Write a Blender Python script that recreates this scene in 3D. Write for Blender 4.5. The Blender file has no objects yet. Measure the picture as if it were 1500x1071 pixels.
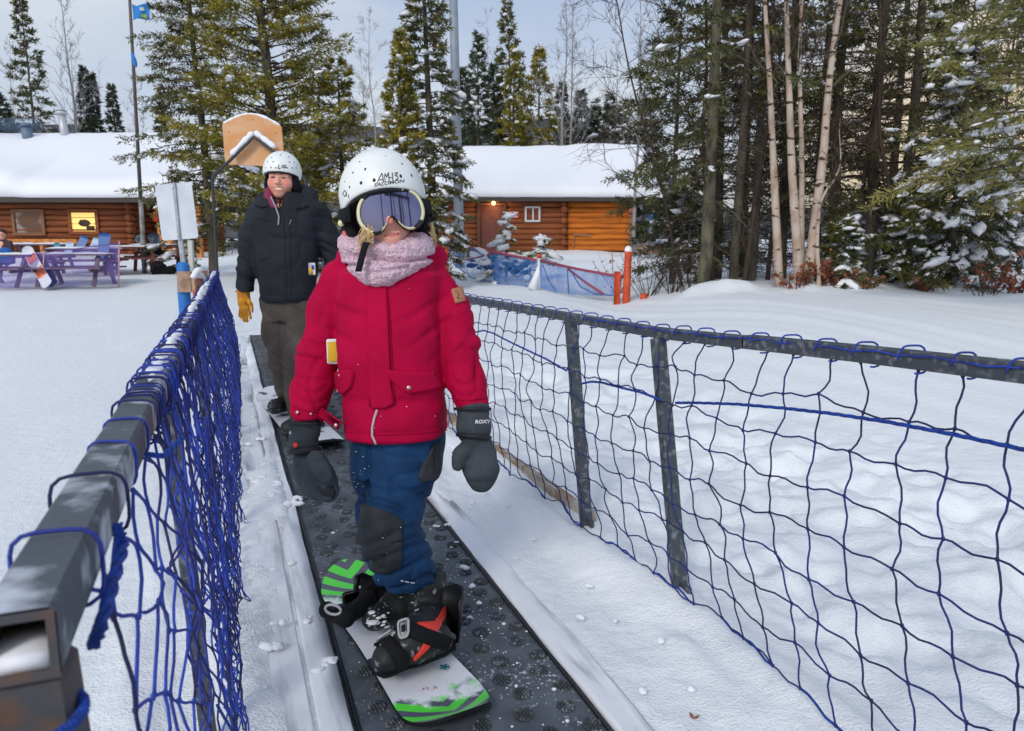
import bpy, math, random
import numpy as np
from mathutils import Vector, Matrix
R_ = math.radians
SC = bpy.context.scene
COL = SC.collection
rng = np.random.default_rng(7)
random.seed(7)
# ------------------------------------------------------------------ camera model (photo pixels 1500x1071 -> metres)
F, CX, CY, H = 1080., 750., 535.5, 1.2
P_ = math.atan(174.5 / F); cp, sp = math.cos(P_), math.sin(P_)
YAW = math.atan2(-420 / F, cp + 174.5 / F * sp)
BD = np.array([math.sin(YAW), math.cos(YAW)])          # lift direction on the ground
BL = np.array([BD[1], -BD[0]])                         # sideways across the lift
def ray(x, y):
    u = (x - CX) / F; v = (CY - y) / F
    return (u, cp + v * sp, -sp + v * cp)
def at(x, y, D):
    r = ray(x, y); t = D / r[1]
    return np.array([r[0] * t, D, H + r[2] * t])
def hit(x, y, z=0.):
    r = ray(x, y); t = (z - H) / r[2]
    return np.array([r[0] * t, r[1] * t, z])
def bp(l, a, z=0.):                                    # lift frame -> world
    return np.array([BL[0] * l + BD[0] * a, BL[1] * l + BD[1] * a, z])
def sstep(a, b, x):
    t = np.clip((x - a) / (b - a), 0, 1); return t * t * (3 - 2 * t)
# ------------------------------------------------------------------ noise
def _h(ix, iy, iz, s):
    n = (ix.astype(np.int64) * 374761393 + iy.astype(np.int64) * 668265263 + iz.astype(np.int64) * 2147483647 + s * 1274126177) & 0xffffffff
    n = ((n ^ (n >> 13)) * 1274126177) & 0xffffffff
    return ((n ^ (n >> 16)) & 0xffff) / 32767.5 - 1.
def vn(Pt, s=0):
    Pt = np.asarray(Pt, float)
    i = np.floor(Pt); f = Pt - i; u = f * f * f * (f * (f * 6 - 15) + 10); i = i.astype(np.int64)
    o = 0
    for dx in (0, 1):
        wx = u[:, 0] if dx else 1 - u[:, 0]
        for dy in (0, 1):
            wy = u[:, 1] if dy else 1 - u[:, 1]
            for dz in (0, 1):
                wz = u[:, 2] if dz else 1 - u[:, 2]
                o = o + wx * wy * wz * _h(i[:, 0] + dx, i[:, 1] + dy, i[:, 2] + dz, s)
    return o
def fbm(Pt, oc=3, s=0):
    o = 0; a = 1.; Pt = np.asarray(Pt, float)
    for k in range(oc):
        o = o + a * vn(Pt * 2 ** k + 17.3 * k, s + k); a *= .5
    return o
# ------------------------------------------------------------------ object helpers
def tag(o, label=None, cat=None, group=None, kind=None):
    if label: o['label'] = label
    if cat: o['category'] = cat
    if group: o['group'] = group
    if kind: o['kind'] = kind
    return o
def thing(name, label, cat, loc=(0, 0, 0), group=None):
    o = bpy.data.objects.new(name, None); COL.objects.link(o); o.location = [float(c) for c in loc]
    o.empty_display_size = .2
    return tag(o, label, cat, group)
def mk(name, V, FS, mat, parent=None, smooth=True, mi=None):
    """one mesh object; V in world coordinates, FS = list of int arrays (n,k)"""
    V = np.asarray(V, np.float64).reshape(-1, 3)
    if parent is not None:
        off = np.zeros(3); p = parent
        while p is not None:
            off += np.array(p.location); p = p.parent
        V = V - off
    FS = [np.asarray(f, np.int64) for f in FS if len(f)]
    me = bpy.data.meshes.new(name)
    me.vertices.add(len(V)); me.vertices.foreach_set('co', V.astype(np.float32).ravel())
    tot = np.concatenate([np.full(len(f), f.shape[1]) for f in FS])
    li = np.concatenate([f.ravel() for f in FS])
    me.loops.add(len(li)); me.loops.foreach_set('vertex_index', li.astype(np.int32))
    me.polygons.add(len(tot)); st = np.concatenate([[0], np.cumsum(tot)[:-1]])
    me.polygons.foreach_set('loop_start', st.astype(np.int32))
    mats = mat if isinstance(mat, (list, tuple)) else [mat]
    for m in mats: me.materials.append(m)
    if mi is not None: me.polygons.foreach_set('material_index', np.asarray(mi, np.int32))
    me.polygons.foreach_set('use_smooth', np.full(len(tot), bool(smooth)))
    me.update(calc_edges=True); me.validate()
    o = bpy.data.objects.new(name, me); COL.objects.link(o)
    if parent is not None: o.parent = parent
    return o
class MB:
    def __init__(s): s.v = []; s.f = {}; s.n = 0; s.order = []
    def add(s, V, Fc, m=0):
        V = np.asarray(V, float).reshape(-1, 3)
        Fc = Fc if isinstance(Fc, list) and len(Fc) and isinstance(Fc[0], np.ndarray) and Fc[0].ndim == 2 else [np.asarray(Fc)]
        for f in Fc:
            f = np.asarray(f)
            if len(f): s.order.append((f + s.n, m))
        s.v.append(V); s.n += len(V)
    def box(s, c, half, ax=None, m=0, bev=0.0):
        c = np.asarray(c, float); hx, hy, hz = half
        ax = np.eye(3) if ax is None else np.asarray(ax, float)
        if bev > 0:
            b = min(bev, hx * .9, hy * .9, hz * .9); vs = []
            for sx in (-1, 1):
                for sy in (-1, 1):
                    for sz in (-1, 1):
                        vs += [(sx * (hx - b), sy * (hy - b), sz * hz), (sx * (hx - b), sy * hy, sz * (hz - b)), (sx * hx, sy * (hy - b), sz * (hz - b))]
            i = lambda a, b_, c_, k: ((a * 2 + b_) * 2 + c_) * 3 + k
            q = []
            q += [[i(0,0,0,0), i(0,1,0,0), i(1,1,0,0), i(1,0,0,0)], [i(0,0,1,0), i(1,0,1,0), i(1,1,1,0), i(0,1,1,0)]]
            q += [[i(0,0,0,1), i(1,0,0,1), i(1,0,1,1), i(0,0,1,1)], [i(0,1,0,1), i(0,1,1,1), i(1,1,1,1), i(1,1,0,1)]]
            q += [[i(0,0,0,2), i(0,0,1,2), i(0,1,1,2), i(0,1,0,2)], [i(1,0,0,2), i(1,1,0,2), i(1,1,1,2), i(1,0,1,2)]]
            for sx in (0, 1):
                for sy in (0, 1): q.append([i(sx,sy,0,1), i(sx,sy,0,2), i(sx,sy,1,2), i(sx,sy,1,1)])
            for sx in (0, 1):
                for sz in (0, 1): q.append([i(sx,0,sz,0), i(sx,0,sz,2), i(sx,1,sz,2), i(sx,1,sz,0)])
            for sy in (0, 1):
                for sz in (0, 1): q.append([i(0,sy,sz,0), i(0,sy,sz,1), i(1,sy,sz,1), i(1,sy,sz,0)])
            t = [[i(a,b_,c_,0), i(a,b_,c_,1), i(a,b_,c_,2)] for a in (0,1) for b_ in (0,1) for c_ in (0,1)]
            s.add(np.array(vs) @ ax + c, [np.array(q), np.array(t)], m)
        else:
            vs = np.array([(x, y, z) for x in (-hx, hx) for y in (-hy, hy) for z in (-hz, hz)])
            q = np.array([[0,1,3,2],[4,6,7,5],[0,4,5,1],[2,3,7,6],[0,2,6,4],[1,5,7,3]])
            s.add(vs @ ax + c, q, m)
    def bar(s, a, b, w, h, up=(0, 0, 1), m=0, bev=0.0):
        a = np.asarray(a, float); b = np.asarray(b, float); d = b - a; L = np.linalg.norm(d); d = d / L
        x = np.cross(d, up); x = x / np.linalg.norm(x); u = np.cross(x, d)
        s.box((a + b) / 2, (L / 2, w / 2, h / 2), np.array([d, x, u]), m, bev)
    def tube(s, pts, r, seg=6, m=0, cap=True, flat=None):
        pts = np.asarray(pts, float); n = len(pts)
        r = np.full(n, r) if np.isscalar(r) else np.asarray(r, float)
        t = np.gradient(pts, axis=0); t /= np.linalg.norm(t, axis=1)[:, None] + 1e-12
        ref = np.array([0, 0, 1.]) if abs(t[0][2]) < .9 else np.array([1., 0, 0])
        nx = np.cross(t[0], ref); nx /= np.linalg.norm(nx)
        N = [nx]
        for i in range(1, n):
            v = N[-1] - t[i] * np.dot(N[-1], t[i]); l = np.linalg.norm(v)
            N.append(v / l if l > 1e-9 else N[-1])
        N = np.array(N); B = np.cross(t, N)
        an = np.linspace(0, 2 * np.pi, seg, endpoint=False)
        V = pts[:, None] + r[:, None, None] * (np.cos(an)[None, :, None] * N[:, None] + np.sin(an)[None, :, None] * B[:, None])
        i = np.arange(n - 1)[:, None] * seg; j = np.arange(seg)[None]; k = (j + 1) % seg
        q = np.stack([i + j, i + k, i + seg + k, i + seg + j], -1).reshape(-1, 4)
        fs = [q]
        if cap: fs += [np.arange(seg)[None, ::-1].copy(), (np.arange(seg) + (n - 1) * seg)[None]]
        s.add(V.reshape(-1, 3), fs, m)
    def ell(s, c, rad, ax=None, nu=16, nv=10, m=0):
        ax = np.eye(3) if ax is None else np.asarray(ax, float)
        th = np.linspace(0, 2 * np.pi, nu, endpoint=False); ph = np.linspace(-np.pi / 2, np.pi / 2, nv)
        V = np.stack([np.cos(ph)[:, None] * np.cos(th), np.cos(ph)[:, None] * np.sin(th), np.repeat(np.sin(ph)[:, None], nu, 1)], -1).reshape(-1, 3) * np.asarray(rad)
        i = np.arange(nv - 1)[:, None] * nu; j = np.arange(nu)[None]; k = (j + 1) % nu
        s.add(V @ ax + np.asarray(c), np.stack([i + j, i + k, i + nu + k, i + nu + j], -1).reshape(-1, 4), m)
    def grid(s, G, m=0, flip=False):
        a, b = G.shape[:2]; i = np.arange(a - 1)[:, None] * b; j = np.arange(b - 1)[None]
        q = np.stack([i + j, i + j + 1, i + b + j + 1, i + b + j], -1).reshape(-1, 4)
        s.add(G.reshape(-1, 3), q[:, ::-1].copy() if flip else q, m)
    def prism(s, poly, ax_o, ax_u, ax_v, ax_w, th, m=0):
        """extrude 2-D poly (in u,v about origin) by th along w (centred)"""
        poly = np.asarray(poly, float); n = len(poly)
        o, u, v, w = [np.asarray(q, float) for q in (ax_o, ax_u, ax_v, ax_w)]
        A = o + poly[:, :1] * u + poly[:, 1:] * v
        V = np.concatenate([A - w * th / 2, A + w * th / 2])
        i = np.arange(n); k = (i + 1) % n
        s.add(V, [np.stack([i, k, k + n, i + n], -1), np.arange(n)[None, ::-1].copy(), (np.arange(n) + n)[None]], m)
    def build(s, name, mat, parent=None, smooth=True):
        mi = np.concatenate([np.full(len(f), m) for f, m in s.order])
        return mk(name, np.concatenate(s.v), [f for f, m in s.order], mat, parent, smooth, mi if isinstance(mat, (list, tuple)) else None)
# ------------------------------------------------------------------ signed distance modelling
def nrm(v): v = np.asarray(v, float); return v / np.linalg.norm(v)
def rcone(a, b, r1, r2, sc=None):
    a = np.asarray(a, float); b = np.asarray(b, float)
    ba = b - a; L2 = ba @ ba
    def f(Q):
        t = np.clip(((Q - a) @ ba) / L2, 0, 1)
        d = Q - a - t[:, None] * ba
        if sc is not None: d = d * np.asarray(sc)
        return np.sqrt((d * d).sum(1)) - (r1 + (r2 - r1) * t)
    return f
def sell(c, rad, ax=None):
    c = np.asarray(c, float); rad = np.asarray(rad, float)
    def f(Q):
        d = Q - c
        if ax is not None: d = d @ np.asarray(ax).T
        k0 = np.sqrt(((d / rad) ** 2).sum(1)); k1 = np.sqrt(((d / rad ** 2) ** 2).sum(1)) + 1e-9
        return k0 * (k0 - 1) / k1
    return f
def sbox(c, half, r=0.01, ax=None):
    c = np.asarray(c, float); half = np.asarray(half, float)
    def f(Q):
        d = Q - c
        if ax is not None: d = d @ np.asarray(ax).T
        q = np.abs(d) - half + r
        return np.sqrt((np.maximum(q, 0) ** 2).sum(1)) + np.minimum(q.max(1), 0) - r
    return f
def loft(secs, p=2.2):
    """secs rows: z, cx, cy, rx, ry (vertical loft, superellipse sections), ends flat"""
    S = np.array(sorted([tuple(map(float, s)) for s in secs]))
    def f(Q):
        z = np.clip(Q[:, 2], S[0, 0], S[-1, 0])
        cx, cy, rx, ry = [np.interp(z, S[:, 0], S[:, k]) for k in (1, 2, 3, 4)]
        k = ((np.abs(Q[:, 0] - cx) / rx) ** p + (np.abs(Q[:, 1] - cy) / ry) ** p) ** (1 / p)
        d = (k - 1) * np.minimum(rx, ry)
        return np.maximum(d, np.maximum(S[0, 0] - Q[:, 2], Q[:, 2] - S[-1, 0]))
    return f
def smin(a, b, k):
    h = np.clip(.5 + .5 * (b - a) / k, 0, 1)
    return b + (a - b) * h - k * h * (1 - h)
def U(fs, k=.03):
    def f(Q):
        o = fs[0](Q)
        for g in fs[1:]: o = smin(o, g(Q), k)
        return o
    return f
def sub(f, g, k=.005):
    return lambda Q: -smin(-f(Q), g(Q), k)
def chain(pts, rs, sc=None, k=.02):
    return U([rcone(pts[i], pts[i + 1], rs[i], rs[i + 1], sc) for i in range(len(pts) - 1)], k)
def grad(f, Q, e=1e-3):
    g = np.stack([f(Q + np.eye(3)[i] * e) - f(Q - np.eye(3)[i] * e) for i in range(3)], -1)
    return g / (np.linalg.norm(g, axis=1)[:, None] + 1e-12)
def nets(f, lo, hi, h):
    lo = np.asarray(lo, float); hi = np.asarray(hi, float)
    n = np.ceil((hi - lo) / h).astype(int) + 1
    xs = [lo[i] + h * np.arange(n[i]) for i in range(3)]
    W = np.empty(n)
    for a in range(0, n[0], 16):
        G = np.stack(np.meshgrid(xs[0][a:a + 16], xs[1], xs[2], indexing='ij'), -1)
        W[a:a + 16] = f(G.reshape(-1, 3)).reshape(G.shape[:3])
    ins = W < 0
    c = [ins[i:n[0] - 1 + i, j:n[1] - 1 + j, k:n[2] - 1 + k] for i in (0, 1) for j in (0, 1) for k in (0, 1)]
    cnt = sum(x.astype(np.int8) for x in c)
    act = (cnt > 0) & (cnt < 8)
    idx = np.full(act.shape, -1, np.int64); A = np.argwhere(act); idx[act] = np.arange(len(A))
    acc = np.zeros((len(A), 3)); num = np.zeros(len(A))
    corners = [(i, j, k) for i in (0, 1) for j in (0, 1) for k in (0, 1)]
    for p in corners:
        for ax in range(3):
            if p[ax] == 0:
                q = list(p); q[ax] = 1
                v0 = W[A[:, 0] + p[0], A[:, 1] + p[1], A[:, 2] + p[2]]; v1 = W[A[:, 0] + q[0], A[:, 1] + q[1], A[:, 2] + q[2]]
                m = (v0 < 0) != (v1 < 0)
                t = np.where(m, v0 / np.where(v0 == v1, 1, v0 - v1), 0)
                pt = np.repeat(np.array(p, float)[None], len(A), 0); pt[:, ax] = t
                acc[m] += pt[m]; num[m] += 1
    V = lo + h * (A + acc / num[:, None])
    faces = []
    for ax in range(3):
        b, c_ = (ax + 1) % 3, (ax + 2) % 3
        s0 = [slice(None)] * 3; s1 = [slice(None)] * 3; s0[ax] = slice(0, -1); s1[ax] = slice(1, None)
        ch = ins[tuple(s0)] != ins[tuple(s1)]
        E = np.argwhere(ch)
        ok = (E[:, b] > 0) & (E[:, c_] > 0) & (E[:, b] < n[b] - 1) & (E[:, c_] < n[c_] - 1); E = E[ok]
        fl = ins[tuple(s0)][E[:, 0], E[:, 1], E[:, 2]]
        q = []
        for db, dc in ((-1, -1), (0, -1), (0, 0), (-1, 0)):
            X = E.copy(); X[:, b] += db; X[:, c_] += dc
            q.append(idx[X[:, 0], X[:, 1], X[:, 2]])
        q = np.stack(q, -1); q[~fl] = q[~fl][:, ::-1]
        faces.append(q)
    Fq = np.concatenate(faces)
    for _ in range(2):
        V = V - np.clip(f(V), -h, h)[:, None] * grad(f, V) * .8
    return V, Fq
def vnormals(V, Fq):
    d = np.cross(V[Fq[:, 2]] - V[Fq[:, 0]], V[Fq[:, 3]] - V[Fq[:, 1]])
    N = np.zeros_like(V)
    for k in range(4): np.add.at(N, Fq[:, k], d)
    return N / (np.linalg.norm(N, axis=1)[:, None] + 1e-12)
def relax(V, Fq, it=1, w=.5):
    for _ in range(it):
        S = np.zeros_like(V); C = np.zeros(len(V))
        for k in range(4):
            for m in (1, 3):
                np.add.at(S, Fq[:, k], V[Fq[:, (k + m) % 4]]); np.add.at(C, Fq[:, k], 1)
        V = V * (1 - w) + w * S / np.maximum(C, 1)[:, None]
    return V
def sculpt(name, f, lo, hi, h, mat, parent=None, disp=None, it=1, mfun=None):
    V, Fq = nets(f, lo, hi, h)
    V = relax(V, Fq, it, .4)
    if disp is not None:
        N = vnormals(V, Fq); V = V + N * disp(V, N)[:, None]
    mi = None
    if mfun is not None: mi = mfun(V[Fq].mean(1))
    return mk(name, V, [Fq], mat, parent, True, mi)
def march(f, O, Dv, t0, t1, n=60):
    """first surface along rays"""
    O = np.broadcast_to(O, Dv.shape); t = np.full(len(Dv), float(t0))
    best = t.copy(); bv = np.full(len(Dv), 9.)
    for _ in range(n):
        d = f(O + Dv * t[:, None]); m_ = np.abs(d) < bv; best = np.where(m_, t, best); bv = np.where(m_, np.abs(d), bv); t = np.minimum(t + d * .8, t1)
    S = O + Dv * best[:, None]
    for _ in range(3):                                   # a ray that passes the silhouette lands on the nearest surface
        d = f(S); k_ = np.abs(d) > .002
        if not k_.any(): break
        S = np.where(k_[:, None], S - d[:, None] * grad(f, S), S)
    return S
CAMP = np.array([0, 0, H])
def decal(f, px, D, th, mat, name, parent, res=5., off=0.0, smooth=True, mb=None, m=0, disp=None):
    """raised patch following surface f, outlined by photo points px, near distance D"""
    px = np.asarray(px, float)
    x0, y0 = px.min(0); x1, y1 = px.max(0)
    rows = max(2, int((y1 - y0) / res) + 1); ys = np.linspace(y0 + 1e-3, y1 - 1e-3, rows); cols = max(3, int((x1 - x0) / res) + 1)
    G = []
    for y in ys:
        cr = []
        for i in range(len(px)):
            a, b = px[i], px[(i + 1) % len(px)]
            if (a[1] - y) * (b[1] - y) < 0: cr.append(a[0] + (b[0] - a[0]) * (y - a[1]) / (b[1] - a[1]))
        lo_, hi_ = min(cr), max(cr)
        G.append([(lo_ + (hi_ - lo_) * k / (cols - 1), y) for k in range(cols)])
    G = np.array(G); sh = G.shape[:2]; g = G.reshape(-1, 2)
    Dv = np.array([ray(*p) for p in g]); Dv /= np.linalg.norm(Dv, axis=1)[:, None]
    S = march(f, CAMP, Dv, D - .45, D + .5); N = grad(f, S)
    up = S + N * (th + off); dn = S + N * (off - .006)
    b = mb or MB()
    T = up.reshape(sh + (3,)); B_ = dn.reshape(sh + (3,))
    full = np.concatenate([B_[:1], T, B_[-1:]], 0)
    full = np.concatenate([np.concatenate([B_[:1, :1], B_[:, :1], B_[-1:, :1]], 0), full, np.concatenate([B_[:1, -1:], B_[:, -1:], B_[-1:, -1:]], 0)], 1)
    b.grid(full, m)
    if mb is None: return b.build(name, mat, parent, smooth)
def lineon(f, px, D, r, mb, off=0.0, seg=5, m=0, sub_=6):
    px = np.asarray(px, float); Q = []
    for i in range(len(px) - 1):
        for k in range(sub_): Q.append(px[i] + (px[i + 1] - px[i]) * k / sub_)
    Q.append(px[-1]); Q = np.array(Q)
    Dv = np.array([ray(*p) for p in Q]); Dv /= np.linalg.norm(Dv, axis=1)[:, None]
    S = march(f, CAMP, Dv, D - .45, D + .5); S = S + grad(f, S) * off
    mb.tube(S, r, seg, m)
def onsurf(f, px, D):
    Dv = np.array([nrm(ray(*p)) for p in np.asarray(px, float)])
    S = march(f, CAMP, Dv, D - .45, D + .5); return S, grad(f, S)
# ------------------------------------------------------------------ materials
def lin(r, g, b):
    c = lambda v: (v / 255 / 12.92) if v / 255 <= .04045 else ((v / 255 + .055) / 1.055) ** 2.4
    return (c(r), c(g), c(b), 1.)
def mat(name, col, rough=.6, bump=None, var=None, metal=0., spec=.5, sheen=0., extra=None, trans=0.):
    """col linear rgb; var = (other colour, scale, sharp lo, sharp hi, detail); bump = (scale, strength, distance)"""
    m = bpy.data.materials.new(name); m.use_nodes = True; nt = m.node_tree; N = nt.nodes; L = nt.links
    b = N['Principled BSDF']
    c4 = tuple(col[:3]) + (1.,)
    b.inputs['Base Color'].default_value = c4; b.inputs['Roughness'].default_value = rough
    b.inputs['Metallic'].default_value = metal; b.inputs['Specular IOR Level'].default_value = spec
    if sheen: b.inputs['Sheen Weight'].default_value = sheen; b.inputs['Sheen Roughness'].default_value = .5
    tc = N.new('ShaderNodeTexCoord')
    if var:
        c2, s, lo, hi, det = var[:5]
        no = N.new('ShaderNodeTexNoise'); no.inputs['Scale'].default_value = s; no.inputs['Detail'].default_value = det
        mp = N.new('ShaderNodeMapping'); L.new(tc.outputs['Object'], mp.inputs[0]); L.new(mp.outputs[0], no.inputs[0])
        if len(var) > 5: mp.inputs['Scale'].default_value = var[5]
        if len(var) > 6: mp.inputs['Rotation'].default_value = var[6]
        mr = N.new('ShaderNodeMapRange'); mr.inputs[1].default_value = lo; mr.inputs[2].default_value = hi
        L.new(no.outputs['Fac'], mr.inputs[0])
        mx = N.new('ShaderNodeMix'); mx.data_type = 'RGBA'
        mx.inputs[6].default_value = c4; mx.inputs[7].default_value = tuple(c2[:3]) + (1.,)
        L.new(mr.outputs[0], mx.inputs[0]); L.new(mx.outputs[2], b.inputs['Base Color'])
    if bump:
        no2 = N.new('ShaderNodeTexNoise'); no2.inputs['Scale'].default_value = bump[0]; no2.inputs['Detail'].default_value = 4
        L.new(tc.outputs['Object'], no2.inputs[0])
        if len(bump) > 3:
            mp2 = N.new('ShaderNodeMapping'); mp2.inputs['Scale'].default_value = bump[3]; L.new(tc.outputs['Object'], mp2.inputs[0]); L.new(mp2.outputs[0], no2.inputs[0])
        bu = N.new('ShaderNodeBump'); bu.inputs['Strength'].default_value = bump[1]; bu.inputs['Distance'].default_value = bump[2]
        L.new(no2.outputs['Fac'], bu.inputs['Height']); L.new(bu.outputs[0], b.inputs['Normal'])
    if extra: extra(nt, b, tc)
    return m
M = {}
M['snow'] = mat('snow', (.84, .86, .90), .65, (9, .35, .03), spec=.3)
M['treesnow'] = mat('tree_snow', (.82, .84, .88), .7, (14, .4, .03), spec=.25)
M['steel'] = mat('painted_steel', lin(66, 72, 79), .45, (60, .25, .004), (lin(120, 125, 130), 45, .52, .70, 7), spec=.4)
M['steelrust'] = mat('rusty_steel', lin(74, 74, 78), .6, (50, .3, .004), (lin(100, 76, 64), 30, .46, .62, 7), spec=.3)
M['frost'] = mat('frosted_steel', lin(84, 90, 97), .55, (60, .3, .004), (lin(196, 202, 212), 15, .49, .66, 7), spec=.3)
M['navy'] = mat('navy_twine', lin(30, 32, 78), .75, var=(lin(30, 40, 112), 5, .4, .6, 2))
M['blue'] = mat('blue_twine', lin(32, 50, 138), .7, var=(lin(34, 68, 174), 9, .4, .6, 2))
M['rope'] = mat('blue_rope', lin(20, 72, 172), .7, (260, .8, .004), var=(lin(16, 50, 130), 90, .4, .6, 2))
# ================================================================== SNOW GROUND
def gz(x, y, fine=True):
    x = np.asarray(x, float); y = np.asarray(y, float)
    l = x * BL[0] + y * BL[1]; a = x * BD[0] + y * BD[1]
    z = .052 * np.log1p(np.exp(np.clip((y - 13.2) * 1.1, -40, 40))) / 1.1
    z = np.minimum(z, 1.5 + .01 * (y - 40).clip(0))
    # groomed bank on the right under the trees
    z = z + .42 * sstep(.5, 3.0, x - .08 * y) * sstep(4., 11.5, y) * (1 - sstep(13.5, 22, y))
    z = z - .03 * sstep(1.5, 2.2, l) * (1 - sstep(3, 5, l)) + .10 * sstep(2.0, 6, l) * (1 - sstep(6, 12, y))
    # channel for the lift
    inb = sstep(.20, .232, l) * (1 - sstep(.842, .872, l)) * (1 - sstep(10.55, 10.75, a)) * sstep(-3.2, -3., a)
    z = z - .07 * inb
    return z
def ground_height(x, y): return float(gz(np.array([x]), np.array([y]))[0])
def axis(segs):
    o = []
    for a, b, s in segs: o += list(np.arange(a, b - 1e-6, s))
    return np.array(o + [segs[-1][1]])
gx = axis([(-420, -120, 50), (-120, -40, 8), (-40, -12, 1.2), (-12, -5, .35), (-5, -2.4, .08), (-2.4, 3.2, .028), (3.2, 8, .07), (8, 14, .25), (14, 40, 1.2), (40, 120, 8), (120, 420, 50)])
gy = axis([(-60, -12, 8), (-12, -2, 1.), (-2, .2, .12), (.2, 4.6, .026), (4.6, 9, .07), (9, 16, .14), (16, 34, .4), (34, 80, 3), (80, 900, 60)])
X, Y = np.meshgrid(gx, gy, indexing='ij'); X = X.ravel(); Y = Y.ravel()
Z = gz(X, Y); l_ = X * BL[0] + Y * BL[1]; a_ = X * BD[0] + Y * BD[1]
Q = np.stack([X, Y, np.zeros_like(X)], 1)
QB = np.stack([l_, a_, np.zeros_like(X)], 1)
far = 1 - sstep(9, 16, Y)
# trampled lumps right of the right-hand fence
mk_ = sstep(1.45, 1.75, l_) * (1 - sstep(2.6, 4.6, l_)) * sstep(-2, .2, a_) * (1 - sstep(6, 9, a_))
lump = fbm(Q * 5.2, 3, 3); lump2 = vn(Q * 11, 9)
Z = Z + mk_ * (.052 * np.minimum(lump, .35) + .020 * lump2 - .10 * np.maximum(0, vn(Q * 3.3 + 5, 21) - .22))
Z = Z + .025 * mk_ * np.clip(fbm(Q * 2.2 + 9, 2, 33), -.6, .6)
# strips beside the belt, scuffed snow
st = sstep(-.5, -.25, l_) * (1 - sstep(.19, .215, l_)) + sstep(.86, .885, l_) * (1 - sstep(1.4, 1.6, l_))
Z = Z + st * (.034 * np.clip(.30 + .75 * fbm(QB * np.array([6.5, 1.1, 1]), 3, 12) + .35 * vn(QB * np.array([22, 7, 1]), 13), -.1, 1.1))
Z = Z + .035 * sstep(1.12, 1.30, l_) * (1 - sstep(1.36, 1.5, l_)) * (.6 + .6 * vn(QB * np.array([1., 2.2, 1]), 8))
Z = Z + .03 * np.exp(-((l_ + .1) / .10) ** 2) * (.5 + .7 * vn(QB * np.array([1., 2.6, 1]), 18)) * sstep(.2, 1., a_)
# groomed corduroy tracks parallel to the lift on the right slope
gm = sstep(3.0, 5.0, l_) * (1 - sstep(13, 18, Y))
Z = Z + gm * (.006 * np.sin(l_ * 2 * np.pi / .42 + 1.2 * vn(QB * .6, 5)) + .018 * np.sin(l_ * 2 * np.pi / 2.3 + .5) ** 3 + .012 * vn(QB * np.array([3.3, .12, 1]), 55))
Z = Z + .02 * fbm(Q * .55, 2, 4) * sstep(2, 5, np.abs(l_)) * far + .012 * fbm(Q * np.array([2.2, 1.1, 1]), 3, 6) * (l_ < -.4) * sstep(-.4, -1.2, l_)
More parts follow.
